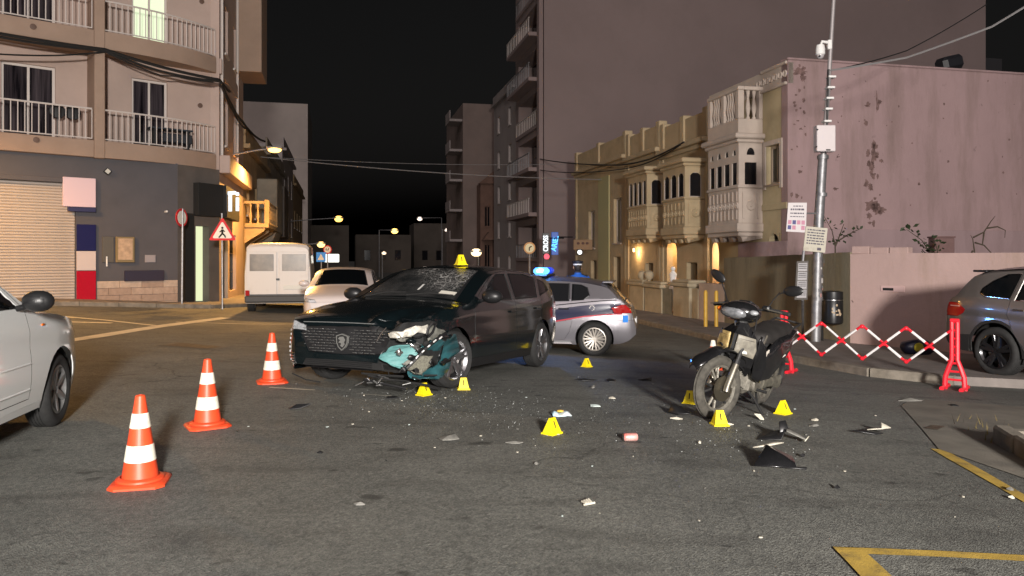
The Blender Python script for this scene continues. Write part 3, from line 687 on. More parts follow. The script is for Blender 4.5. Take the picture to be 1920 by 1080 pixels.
m = MB(MA); arch_fill(m, dz_[1][0], dz_[1][1], dz_[1][3]-.42, dz_[1][3], .012, .3); P(m.build('arch', yell, None, 0), hA); m = MB(MA); arch_fill(m, dz_[2][0], dz_[2][1], dz_[2][3]-.5, dz_[2][3], .012, .3); P(m.build('arch', yell, None, 0), hA)
P(window(None, MA, *dz_[0], 0, mat('window_frame_tan',(.33,.26,.2),.5), winglass, 2, 1, .09, .22), hA)
P(window(None, MA, *dz_[1], 0, mat('window_frame_tan',(.33,.26,.2),.5), winglass, 1, 1, .05, .25, False), hA)
m = MB(MA); a, b, c, d = dz_[2]; pinkin = mat('porch_pink', (.62,.36,.25), .8)
m.quad((a-.3,-1.3,c),(b+.3,-1.3,c),(b+.3,-1.3,d+.1),(a-.3,-1.3,d+.1)); m.quad((a-.3,-.301,c),(a-.3,-1.3,c),(a-.3,-1.3,d+.1),(a-.3,-.301,d+.1)); m.quad((b+.3,-.301,c),(b+.3,-1.3,c),(b+.3,-1.3,d+.1),(b+.3,-.301,d+.1)); m.quad((a-.3,-.301,d+.1),(b+.3,-.301,d+.1),(b+.3,-1.3,d+.1),(a-.3,-1.3,d+.1))
P(m.build('porch', pinkin, None, 0), hA)
def lamp_light(name, loc, power, col, parent=None, rad=.06, kind='POINT', **k):
    l = bpy.data.lights.new(name, kind); l.energy = power; l.color = col
    if kind != 'AREA': l.shadow_soft_size = rad
    for kk, v in k.items(): setattr(l, kk, v)
    o = bpy.data.objects.new(name, l); COL.objects.link(o); o.location = loc
    if parent: o.parent = parent; o.matrix_parent_inverse = Matrix.Translation(-parent.location)
    return o
pl_ = empty('porch_lamp', MA @ Vector(((a+b)/2,-.8,d-.1)), label='small porch lamp lighting the pink arched doorway', cat='lamp')
MB().lathe([(.02,.1),(.07,.08),(.07,.0),(.02,-.03)],12).build('globe', glow('porch_globe',(1,.8,.55),4), pl_)
lamp_light('porch_light', pl_.location+Vector((0,0,-.12)), 170, (1,.76,.50), pl_, .05)
# gable, slightly thicker lip on top
m = MB(frame_m(S(sA,RO), N, -U))
m.b2((-.02,-.35,-1.4),(16.0,.0,ZP)); P(m.build('gable', pinkwall, None, 0), hA)
m = MB(frame_m(S(sA,RO), N, -U)); m.b2((-.05,-.37,ZP),(16.0,.05,ZP+.07),.015); P(m.build('coping', pinkwall, None, 0), hA)
m = MB(frame_m(S(sA,RO), N, -U)); m.b2((.9,.002,.2),(16.0,.045,2.45),.012); P(m.build('render_band', pink_material('grey_pink_band',(.33,.235,.24),(.27,.19,.19)), None, 0), hA)
# peeled patches along the old crack
flk = mat('bare_plaster_stain', (.185,.115,.105), .95, var=.4, vs=8)
def gp_(px, py):
    a = (px-HX)/F; o = S(sA,RO); t = (a*o.y-o.x)/(N.x-a*N.y); y = o.y+N.y*t; return t, CH-(py-HY)/F*y
random.seed(3)
from mathutils import noise as mnz
for (px, py, w, h) in [(random.gauss(1638,7),random.uniform(180,420),random.uniform(3,9),random.uniform(3,14)) for _ in range(26)]+[(random.uniform(1484,1512),random.uniform(120,380),random.uniform(2,6),random.uniform(2,7)) for _ in range(22)]+[(random.uniform(1560,1915),random.uniform(150,400),random.uniform(2,4),random.uniform(2,4)) for _ in range(16)]+[(1644,190,3,34),(1641,275,9,10),(1638,290,10,26),(1634,312,12,16),(1637,330,8,10),(1632,350,10,12),(1634,385,22,16),(1648,394,18,12),(1630,404,10,10),(1500,134,24,14),(1505,146,12,10),(1507,187,6,6),(1508,211,5,6),(1494,367,6,8),(1500,322,8,5),(1566,354,8,5),(1778,303,5,4),(1723,345,5,5),(1770,195,4,4),(1892,262,4,4)]:
    t, z = gp_(px, py); m = MB(frame_m(S(sA,RO), N, -U)); k = 26
    q_ = random.uniform(0,50); rr_ = [.34+.75*abs(mnz.noise(Vector((q_+2.2*math.cos(2*math.pi*i/k),2.2*math.sin(2*math.pi*i/k),q_))))+.10*random.random() for i in range(k)]
    ring = [(t+(w/58)*rr_[i]*math.cos(2*math.pi*i/k), z+(h/58)*rr_[i]*math.sin(2*math.pi*i/k)) for i in range(k)]
    m.poly([(x,.004,zz) for x, zz in ring]); P(m.build('flaked_patch', flk, None, 0), hA)
# --- carved galleries
def gallery(root, s_near, s_far, dep, zl, mt, nfront, arch, fm, frames, balus=False):
    """enclosed stone balcony; zl = corbel, floor, sill, window top, cornice top"""
    M = frame_m(S(s_near,RO), U, -N); L = s_far-s_near; zc, zf, zs, zw, zt = zl
    m = MB(M); m.b2((-.08,.002,zf-.3),(L+.08,dep+.08,zf),.03); m.b2((-.03,.002,zf-.45),(L+.03,dep+.02,zf-.302),.03); P(m.build('gallery_floor', mt, None, 0), root)
    for t in np.linspace(.15,L-.15,4):
        m = MB(M); m.prism([(.003,zf-.45),(dep*.9,zf-.45),(dep*.82,zf-.62),(dep*.35,zc+.25),(.003,zc)], t-.13, t+.13, 'x'); P(m.build('corbel', mt, None, 0), root)
    m = MB(M); m.b2((0,dep-.14,zf+.001),(L,dep,zs),.01); m.b2((0,.002,zf+.001),(.14,dep-.141,zs),.01); m.b2((L-.14,.002,zf+.001),(L,dep-.141,zs),.01); P(m.build('parapet_panel', mt, None, 0), root)
    # carved relief on the panels
    n = nfront*2
    for k in range(n):
        m = MB(M); c = L*(k+.5)/n; zz = (zf+zs)/2; m.lathe([(.13,dep),(.11,dep+.04),(.05,dep+.015),(.02,dep+.05)],8,o=(c,0,zz),ax='y'); m.b2((c-.05,dep+.001,zf+.12),(c+.05,dep+.03,zz-.14),.01); m.b2((c-.05,dep+.001,zz+.14),(c+.05,dep+.03,zs-.12),.01); P(m.build('carving', mt, None), root)
    m = MB(M); m.lathe([(.18,.0),(.15,-.05),(.06,-.02),(.03,-.06)],8,o=(0,dep/2,(zf+zs)/2),ax='x')
    for q in (-.27,.27): m.b2((-.035,dep/2+q-.04,zf+.15),(-.001,dep/2+q+.04,zs-.15),.01)
    P(m.build('carving', mt, None), root)
    m = MB(M); m.b2((-.05,dep-.18,zs+.001),(L+.05,dep+.05,zs+.09),.015); m.b2((-.05,.002,zs+.001),(.18,dep-.181,zs+.09),.015); P(m.build('sill_course', mt, None, 0), root)
    zh = zt-.30                                   # wall head
    def bays(M_, Lf, nb, o):
        hs = []; pw = .10 if nb > 1 else Lf*.22
        for k in range(nb):
            a_, b_ = Lf*k/nb+(pw if k == 0 else pw*.55), Lf*(k+1)/nb-(pw if k == nb-1 else pw*.55); hs.append((a_,b_,zs+.09,zw))
        f = .42 if not arch else 0
        ho = list(hs)+([(lerp(h[0],h[1],.2),lerp(h[0],h[1],.8),zw+.22,zw+.22+min(.34,.5*(h[1]-h[0]))) for h in hs] if not arch else [])
        mm = MB(M_); wall_holes(mm, 0, Lf, zs+.09, zh, ho, .09, o)
        for h in hs:
            if arch: arch_fill(mm, h[0], h[1], zw-(h[1]-h[0])*.5, zw, o+.006, .03)
        for h in ho[len(hs):]: arch_fill(mm, h[0], h[1], h[2]+.01, h[3], o+.006, .03)
        P(mm.build('gallery_wall', mt, None, 0), root)
        for h in hs: P(window(None, M_, *h, o, fm, frames, 1, 1, .03, .06, False), root)
        for h in ho[len(hs):]:
            g = MB(M_); g.b2((h[0],o-.06,h[2]),(h[1],o-.04,h[3])); P(g.build('fanlight', winglass, None, 0), root)
    bays(M, L, nfront, dep)
    ME = frame_m(S(s_near,RO), -N, -U); bays(ME, dep, 1, 0.0)
    MF = frame_m(S(s_far,RO), -N, U); mm = MB(MF); mm.quad((0,0,zs+.09),(dep,0,zs+.09),(dep,0,zh),(0,0,zh)); P(mm.build('gallery_wall', mt, None, 0), root)
    m = MB(M); m.b2((-.1,.002,zh),(L+.1,dep+.1,zh+.12),.03); m.b2((-.2,.002,zh+.121),(L+.2,dep+.2,zt),.04); P(m.build('cornice', mt, None, 0), root)
    if balus:
        zb2 = zt; hb = balus
        m = MB(M); m.b2((-.02,.002,zb2+.001),(L+.02,dep+.02,zb2+.5),.02); P(m.build('terrace_base', mt, None, 0), root)
        m = MB(M)
        for t in (-.02,L*.5-.11,L-.2): m.b2((t,dep-.2,zb2+.5),(t+.22,dep+.02,zb2+hb),.02)
        m.b2((-.04,dep-.2,zb2+hb+.001),(L+.04,dep+.04,zb2+hb+.13),.02); m.b2((-.04,.002,zb2+hb+.001),(.2,dep-.201,zb2+hb+.13),.02); m.b2((-.02,.002,zb2+.5),(.2,.14,zb2+hb),.02); P(m.build('terrace_rail', mt, None, 0), root)
        hbb = hb-.5; me = MB().lathe([(.07,0),(.07,.06),(.04,.1),(.09,hbb*.38),(.04,hbb*.75),(.07,hbb-.06),(.07,hbb)],10).mesh('baluster',50); me.materials.append(mt)
        for t in list(np.linspace(.36,L*.5-.26,4))+list(np.linspace(L*.5+.26,L-.36,4)): o = link('baluster', me); o.location = M @ Vector((t,dep-.09,zb2+.5)); P(o, root)
        for q in (.28,.5): o = link('baluster', me); o.location = M @ Vector((.09,q,zb2+.5)); P(o, root)
OA = 12.91
zA = lambda py, px=1385: sz(py,px,OA)
gallery(hA, su(1385,OA), su(1328,OA), RO-OA, (zA(447),zA(418),zA(352),zA(302),zA(250)), limew, 4, False, limew, winglass, zA(168)-zA(250))
# scalloped parapet of house A right of the gallery
m = MB(MA); m.b2((-.3+.3,-.2,ZP-.75),(LA,.02,ZP-.05),.02); m.b2((0,.021,ZP-.78),(ta(1430),.12,ZP-.68),.02); m.b2((0,.021,ZP-.12),(ta(1430),.10,ZP-.02),.02); P(m.build('parapet', limew, None, 0), hA)
for k in range(7):
    m = MB(MA); t = .15+k*.26
    m.lathe([(.12,.022),(.10,.06),(.07,.03)],10,o=(t,0,ZP-.4),ax='y'); P(m.build('scallop', limew, None), hA)
m = MB(MA); m.b2((ta(1430)-.02,.002,sz(395,1440,RO)),(ta(1478)+.02 if ta(1478) > 0 else .02,.05,sz(383,1440,RO)),.01); P(m.build('string_course', yell, None, 0), hA)
m = MB(MA); a, b, c, d = dz_[0]; m.b2((a-.16,.002,c-.16),(a-.001,.05,d+.16),.01); m.b2((b+.001,.002,c-.16),(b+.16,.05,d+.16),.01); m.b2((a,.002,d+.001),(b,.05,d+.16),.01); P(m.build('window_surround', limew, None, 0), hA)
m = MB(MA); m.b2((.02,.003,sz(485,1440,RO)-.3),(ta(1385),.03,sz(453,1440,RO)),.01); P(m.build('paint_patch', mat('lilac_patch',(.40,.29,.30),.9,var=.15,vs=3), None, 0), hA)
# --- houses B and C (honey stone, arched galleries)
def stone_house(name, label, s0, s1_, h, gal, gz, nf, doors, px_g, lit_arch=None, upper=None, mt=lime):
    root = empty(name, S((s0+s1_)/2,RO,0), label=label, cat='house'); L = s1_-s0; M = MR(s0); holes = list(doors)
    m = MB(M); wall_holes(m, 0, L, -1.4, h, holes+([lit_arch] if lit_arch else [])+(upper or []), .28); shell(m, 0, L, -1.4, h, 11); P(m.build('wall', mt, None, 0), root)
    for d in holes: P(window(None, M, *d, 0, mat('door_wood',(.16,.12,.07),.6), mat('door_panel',(.13,.10,.06),.6), 2, 2, .07, .24, False, name='door'), root)
    for d in (upper or []): P(window(None, M, *d, 0, limew, winglass, 2, 1, .07, .22), root)
    if lit_arch:
        a, b, c, d = lit_arch; m = MB(M); arch_fill(m, a, b, d-.45, d, .01, .28)
        m.quad((a-.2,-1.2,c),(b+.2,-1.2,c),(b+.2,-1.2,d+.1),(a-.2,-1.2,d+.1)); m.quad((b+.2,-.281,c),(b+.2,-1.2,c),(b+.2,-1.2,d+.1),(b+.2,-.281,d+.1)); m.quad((a-.2,-.281,c),(a-.2,-1.2,c),(a-.2,-1.2,d+.1),(a-.2,-.281,d+.1)); P(m.build('porch', mt, None, 0), root)
    if gal: gallery(root, su(px_g[0],OA), su(px_g[1],OA), RO-OA, gz, mt, nf, True, limew, winglass)
    m = MB(M); m.b2((0,.003,h-.62),(L,.3,h-.42),.03); m.b2((0,.003,h-.8),(L,.14,h-.621),.03); P(m.build('cornice', mt, None, 0), root)
    for q in (0,L*.5-.2,L-.42):
        m = MB(M); m.b2((q+.01,-.3,h-.419),(q+.41,.1,h+.75),.03); P(m.build('parapet_pier', mt, None, 0), root)
    m = MB(M); m.b2((0,-.22,h-.418),(L,.03,h+.6),.02); P(m.build('parapet', mt, None, 0), root)
    for q in (.02,L-.3):
        m = MB(M); m.b2((q,.002,-1.3),(q+.28,.07,h-.81),.01); P(m.build('pilaster', mt, None, 0), root)
    return root, M, L
zB = lambda py: sz(py,1284,OA); zC = lambda py: sz(py,1213,OA)
hB_top = sz(205,1330,RO)-.6; LBh = sC-sB
hB, MBh, _ = stone_house('honey_gallery_house','honey stone house with arched gallery next to the carved white gallery', sB+.01, sC-.005, hB_top, True, (zB(447),zB(425),zB(373),zB(322),zB(296)), 3, [(1.0,1.95,-1,1.35)], (1284,1243), (LBh-1.6,LBh-.6,-1,sz(450,1262,RO)))
hC_top = sz(232,1240,RO)-.6; LCh = sD-sC
hC, MCh, _ = stone_house('weathered_gallery_house','weathered honey stone house with smaller columned gallery, second from the carved gallery', sC+.005, sD-.005, hC_top, True, (zC(447),zC(428),zC(387),zC(336),zC(312)), 4, [(.9,1.8,-1,1.3)], (1213,1178))
hD_top = sz(250,1176,RO)-.6; LDh = sE-sD
hD, MDh, _ = stone_house('flat_front_house','flat fronted stone house with shuttered upper windows, farthest of the row', sD+.005, sE, hD_top, False, None, 0, [(.9,1.9,-1,1.6),(4.6,5.6,-1,1.4)], None, None, [(.8,1.9,2.3,4.6),(4.9,6.0,2.1,4.2)])
m = MB(MDh); m.b2((2.5,.003,-1.2),(4.2,.06,hD_top-1.2)); P(m.build('painted_light_strip', mat('painted_yellow_light',(.46,.44,.24),.8), None, 0), hD)  # lit strip of the front, its yellow light put into the colour
for hx, M_, t in ((hB,MBh,LBh-1.1),(hC,MCh,2.6)):
    p = M_ @ Vector((t,-.7 if hx is hB else .25,1.9 if hx is hC else sz(450,1262,RO)-.15)); lm = empty('wall_lantern', p, label='small warm lantern in the arched porch of the honey stone house' if hx is hB else 'small warm lantern on the weathered stone front', cat='lamp')
    MB().lathe([(.02,.1),(.06,.07),(.05,-.05),(.02,-.07)],10).build('globe', glow('lantern_globe',(1,.72,.4),3), lm)
    lamp_light('lantern_light', p+Vector((0,0,-.12)), 65 if hx is hB else 40, (1,.62,.28), lm, .05)
# --- front garden walls, piers and gate
gw = mat('garden_wall_render', (.42,.36,.25), .9, var=.15, vs=2, bump=.3, bs=25, stain=.4, stain_col=(.20,.16,.10), ss=1.2)
gwp = mat('pinkish_garden_wall', (.42,.33,.27), .9, var=.12, vs=2, bump=.2, bs=25)
GO = Vector((W0.x,W0.y,0)).dot(N)
def gseg(px0, px1, pyt, name, label, mt, th=.25, cap=False, o=GO, cat='wall'):
    s0, s1_ = sorted((su(px0,o), su(px1,o))); zt = sz(pyt,(px0+px1)/2,o); M = frame_m(S(s0,o), U, -N); r = empty(name, S((s0+s1_)/2,o,-.6), label=label, cat=cat)
    m = MB(M); m.b2((.005,-th,-1.3),(s1_-s0-.005,0,zt-(.2 if cap else 0)),.015); P(m.build('body', mt, None, 0), r)
    if cap:
        m = MB(M); m.b2((-.09,-th-.1,zt-.199),(s1_-s0+.09,.1,zt-.06),.03); m.b2((-.03,-th-.04,zt-.059),(s1_-s0+.03,.04,zt+.04),.03); P(m.build('capstone', mt, None, 0), r)
    return r
gseg(1310,1358,532,'garden_wall','smooth pinkish garden wall behind the yellow bollards', gwp, .3)
r_ = gseg(1262,1292,527,'gate_pier','wide carved stone gate pier with capstone', gw, .6, True, GO-.1)
gseg(1297,1309,541,'garden_wall','narrow garden wall piece between the carved pier and the pinkish wall', gw, .3)
gseg(1241,1259,541,'metal_gate','grey green sheet metal garden gate beside the carved pier', mat('gate_grey',(.22,.22,.18),.6,.2,var=.2,vs=4), .05, False, GO+.05,'gate')
gseg(1208,1240,530,'gate_pier','plain stone gate pier left of the grey green gate', gw, .5, True)
gseg(1180,1206,526,'garden_wall','far low garden wall with round stone finials', gw, .25, True)
for px, lab in ((1199,'round stone finial on the far garden wall'),(1212,'round stone finial on the plain gate pier')):
    zt = sz(528,px,GO); s_ = su(px,GO); m = MB(); m.lathe([(.08,0),(.06,.05),(.16,.15),(.19,.27),(.15,.39),(.04,.45)],14); o = m.build('stone_finial', gw); o.location = S(s_,GO+.12,zt); tag(o, lab, 'finial')
flo = MB(); random.seed(11)
stt = empty('white_statuette', S(su(1262,GO+.3),GO+.3,sz(540,1262,GO)), label='small white statuette standing by the carved gate pier', cat='statue')
MB().lathe([(.16,-.9),(.16,0),(.13,.02),(.12,.35),(.15,.5),(.05,.62)],12).build('robe', whitep, stt); MB().sph((0,0,.70),.09).build('head', whitep, stt)
for px, lab in ((1323,'slim yellow steel bollard beside the pinkish garden wall'),(1343,'slim yellow steel bollard beside the pinkish garden wall')):
    p = gp(px,613,.12); m = MB(); m.lathe([(.055,-.05),(.055,1.0),(.03,1.05)],14); o = m.build('bollard', mat('bollard_yellow',(.55,.33,.04),.5,var=.15,vs=6)); o.location = p; tag(o, lab, 'bollard', 'yellow bollards on the pavement')
# --- boundary walls
def wall_seg(name, label, A, B, ztA, ztB, th, mt, zb=-1.4):
    d = (B-A); d.z = 0; L = d.length; d.normalize(); nn = Vector((-d.y,d.x,0)); nn = nn if nn.y > 0 else -nn
    m = MB(); n = 14; ra = []
    for k in range(n+1):
        p = A+d*(L*k/n); zt = lerp(ztA,ztB,k/n)+random.uniform(-.008,.008)
        ra.append([Vector((p.x,p.y,zb)),Vector((p.x,p.y,zt)),Vector((p.x+nn.x*th,p.y+nn.y*th,zt)),Vector((p.x+nn.x*th,p.y+nn.y*th,zb))])
    m.ring(ra); return tag(m.build(name, mt, None, 0), label, 'wall'), d, nn
ow, d_, n_ = wall_seg('boundary_wall','streaked olive boundary wall behind the bus stop pole', W0+(W0-W1).normalized()*.1, W1, CH-(484-HY)/F*W0.y, CH-(473-HY)/F*W1.y, .25, olive)
zc_ = CH-(476-HY)/F*W1.y
pw, d_, n_ = wall_seg('boundary_wall','stained pink boundary wall beside the parked silver car', W1+Vector((.64,-.77,0))*.003, W2, zc_, zc_+.02, .3, pinklow)
b_ = W1+d_*.35; m = MB(); 
for k in range(3):
    mm = MB(frame_m(Vector((W1.x,W1.y,0))+d_*(.02+k*.42), d_, -n_)); mm.b2((0,-.26,zc_-.002),(.40,-.02,zc_+.14+(.03 if k == 0 else 0)),.012); o = mm.build('coping_block', pinklow, pw, 0)
MW = frame_m(Vector((W1.x,W1.y,0)), d_, -n_)
def wt(px):
    a = (px-HX)/F; return (a*W1.y-W1.x)/(d_.x-a*d_.y)
def wz(py,px): return CH-(py-HY)/F*(W1.y+d_.y*wt(px))
vs_ = empty('wall_niche', MW @ Vector((wt(1674),.0,wz(541,1674))), label='small rectangular vent slot in the pink boundary wall', cat='vent')
m = MB(MW); m.b2((wt(1652),.003,wz(547,1674)),(wt(1697),.02,wz(536,1674)),.004); P(m.build('frame', mat('niche_pale',(.55,.38,.36),.8), None, 0), vs_)
m = MB(MW); m.b2((wt(1656),.0205,wz(545,1674)),(wt(1676),.023,wz(540,1674))); P(m.build('slot', blackm, None, 0), vs_)
# --- tower with bare party wall
tow = mat('tower_render', (.29,.225,.215), .9, var=.10, vs=.12, stain=.5, stain_col=(.24,.19,.18), ss=.22, bump=.2, bs=2)
sT = su(1020,RO); sT2 = su(967,RO); ZT = 30
tb_ = empty('apartment_tower', S(sT,RO,0), label='tall apartment tower with huge windowless party wall above the stone houses', cat='building')
MT = frame_m(S(sT,RO), U, -N); LT = sT2-sT; th = []
for fl in range(9):
    z = 1.6+fl*3.2; th.append((1.2,LT-1.0,z,z+2.4))
m = MB(MT); wall_holes(m, 0, LT, -1.4, ZT, th, 1.2); m.quad((0,0,ZT),(LT,0,ZT),(LT,-30,ZT),(0,-30,ZT)); P(m.build('street_front', tow, None, 0), tb_)
m = MB(frame_m(S(sT,RO), N, -U)); 
rw = (S(sT,RO), ); a = (1848-HX)/F; o = S(sT,RO); WTt = (a*o.y-o.x)/(N.x-a*N.y)
m.b2((0,-.4,-1.4),(WTt,0.004,ZT+1)); m.b2((WTt-.4,-12,-1.4),(WTt,-.4,ZT)); P(m.build('party_wall', tow, None, 0), tb_)
for fl in range(9):
    z = 1.6+fl*3.2; pr = .9 if fl % 3 else .15
    m = MB(MT); m.b2((.9,.003,z-.3),(LT-.6,pr,z-.02),.02); P(m.build('balcony', tow, None, 0), tb_)
    m = MB(MT)
    for k in range(14): m.b2((lerp(1.0,LT-.7,k/13)-.02,pr-.06,z-.02),(lerp(1.0,LT-.7,k/13)+.02,pr-.02,z+.95))
    m.b2((.9,pr-.08,z+.95),(LT-.6,pr,z+1.0)); P(m.build('railing', railw if fl % 2 else galv, None, 0), tb_)
    m = MB(MT); m.b2((1.2,-1.19,z),(LT-1.0,-1.15,z+2.4)); P(m.build('window', winglass, None, 0), tb_)
m = MB(MT); m.b2((.25,.003,-1.2),(.85,.3,ZT)); P(m.build('pilaster', tow, None, 0), tb_)
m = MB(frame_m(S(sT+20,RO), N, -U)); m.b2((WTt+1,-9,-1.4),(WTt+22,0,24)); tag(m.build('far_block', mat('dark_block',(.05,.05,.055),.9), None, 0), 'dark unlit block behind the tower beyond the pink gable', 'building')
# --- further blocks on the right of the street
r2, MR2 = terrace('stepped_block','unlit mid rise block beyond the tower with flat roof', sT2+.02, 9, sz(165,955,RO), paleblock, -1, 5, 2, 10)
s3 = su(905,RO); z3 = sz(195,905,RO); brn = mat('brown_block_render', (.22,.17,.15), .9, var=.12, vs=.5)
def rx(px):
    a = (px-HX)/F; o = S(s3,RO); return (a*o.y-o.x)/(N.x-a*N.y)
r3 = empty('balcony_block', S(s3,RO,0), label='tall dim brown block with small balconies stacked on its street edge', cat='building')
m = MB(frame_m(S(s3,RO), N, -U)); x0 = rx(868); m.b2((x0,-12,-1.4),(rx(960),0,z3)); P(m.build('wall', brn, None, 0), r3)
for fl in range(5):
    z = 3.2+fl*3.0; m = MB(frame_m(S(s3,RO), N, -U)); m.b2((x0-1.3,-3.4,z),(x0-.003,-.3,z+.25),.02); m.b2((x0-1.3,-3.4,z+.26),(x0-1.2,-.3,z+1.1),.02); P(m.build('balcony', paleblock, None, 0), r3)
q4 = at(931,485,74); s4 = q4.dot(U); o4 = Vector((q4.x,q4.y,0)).dot(N); hh4 = CH+140/F*74
r4 = empty('pediment_house', S(s4,o4,0), label='old red brown house with bay window and little pediment', cat='house')
redh = mat('red_brown_stone', (.17,.10,.075), .9, var=.2, vs=1)
m = MB(frame_m(S(s4,o4), N, -U)); wl = [(-1.2+k*.9,-.6+k*.9,4.6,6.6) for k in range(3)]+[(-1.2+k*.9,-.6+k*.9,.6,2.9) for k in range(3)]
wall_holes(m, -1.6, 1.6, -1.4, hh4, wl, .25); shell(m, -1.6, 1.6, -1.4, hh4, 8); P(m.build('wall', redh, None, 0), r4)
for h in wl: P(window(None, frame_m(S(s4,o4), N, -U), *h, 0, redh, winglass, 2, 1, .08, .2), r4)
m = MB(frame_m(S(s4,o4), N, -U)); m.prism([(-1.8,hh4),(1.8,hh4),(.8,hh4+.8),(0,hh4+1.5),(-.8,hh4+.8)], -.4, .2, 'y'); P(m.build('pediment', redh, None, 0), r4); m = MB(frame_m(S(s4,o4), N, -U)); m.prism([(-1.5,3.3),(1.5,3.3),(.9,4.1),(-.9,4.1)], .003, .9, 'y'); P(m.build('bay_roof', redh, None, 0), r4)
# far end of the street: low dark houses and trees
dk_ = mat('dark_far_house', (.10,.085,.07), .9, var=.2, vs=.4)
for i, (s_, o_, w_, h_) in enumerate(((105,-8,9,6),(112,2,8,5),(118,11,8,7),(125,20,9,6))):
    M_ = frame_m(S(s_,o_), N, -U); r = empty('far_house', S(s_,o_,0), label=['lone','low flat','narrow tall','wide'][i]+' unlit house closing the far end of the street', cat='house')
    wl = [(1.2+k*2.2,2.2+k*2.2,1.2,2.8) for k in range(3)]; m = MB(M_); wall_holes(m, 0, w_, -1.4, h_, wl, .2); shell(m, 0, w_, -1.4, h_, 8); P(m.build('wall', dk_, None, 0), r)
    for h in wl: P(window(None, M_, *h, 0, dk_, winglass, 1, 1, .08, .15, False), r)
# ================================================================== VEHICLES
def pin(poly, u, v):
    c = False; n = len(poly)
    for i in range(n):
        a, b = poly[i], poly[i-1]
        if (a[1] > v) != (b[1] > v) and u < (b[0]-a[0])*(v-a[1])/(b[1]-a[1])+a[0]: c = not c
    return c
def wheel_mesh(r, w, rimr, nsp, style, rim_mat, twin=True):
    m = MB(); h = w/2
    prof = [(rimr,-h+.012),(rimr+.02,-h+.002),((rimr+r)/2,-h-.006),(r-.03,-h+.004),(r-.008,-h+.022),(r,-h+.04)]
    for k in range(4):
        y = lerp(-h+.05,h-.05,(k+.5)/4); prof += [(r,y-.016),(r-.009,y-.012),(r-.009,y-.004),(r,y)]
    prof += [(r,h-.04),(r-.008,h-.022),(r-.03,h-.004),((rimr+r)/2,h+.006),(rimr+.02,h-.002),(rimr,h-.012)]
    m.lathe(prof, 44, ax='y', caps=False); ty = m.mesh('tyre', 40); ty.materials.append(rubber)
    m = MB(); R2 = rimr+.004
    m.lathe([(R2,-h+.02),(R2-.02,-h+.05),(R2-.03,0),(R2-.03,h-.05),(R2-.012,h-.03),(R2,h-.012),(R2-.018,h-.006)], 44, ax='y', caps=False)
    m.lathe([(.001,h-.04),(.055,h-.04),(.062,h-.06),(.062,.0)], 20, ax='y', caps=False)
    for k in range(nsp):
        a = 2*math.pi*k/nsp
        for q in ((-.10,.10) if twin else (0,)):
            a2 = a+q*(.55); ca, sa = math.cos(a), math.sin(a); cb, sb = math.cos(a+q*1.6), math.sin(a+q*1.6)
            p0 = Vector((sa*.04,h-.05,ca*.04)); p1 = Vector((sb*(R2-.02),h-.03,cb*(R2-.02))); d = (p1-p0).normalized(); s = Vector((d.z,0,-d.x)); w0, w1 = style
            m.ring([[p0+s*w0,p0+s*w0*.6+Vector((0,.022,0)),p0-s*w0*.6+Vector((0,.022,0)),p0-s*w0,p0-Vector((0,.03,0))],[p1+s*w1,p1+s*w1*.6+Vector((0,.018,0)),p1-s*w1*.6+Vector((0,.018,0)),p1-s*w1,p1-Vector((0,.025,0))]])
    for k in range(5):
        a = 2*math.pi*k/5; m.lathe([(.009,h-.045),(.009,h-.03)],6,o=(.038*math.sin(a),0,.038*math.cos(a)),ax='y')
    rm = m.mesh('rim', 40); rm.materials.append(rim_mat)
    m = MB(); m.lathe([(.03,-.02),(rimr*.78,-.02),(rimr*.78,.0),(.03,.0)],28,ax='y'); dk2 = m.mesh('brake_disc',30); dk2.materials.append(mat('disc_steel',(.18,.17,.16),.4,.8))
    return ty, rm, dk2
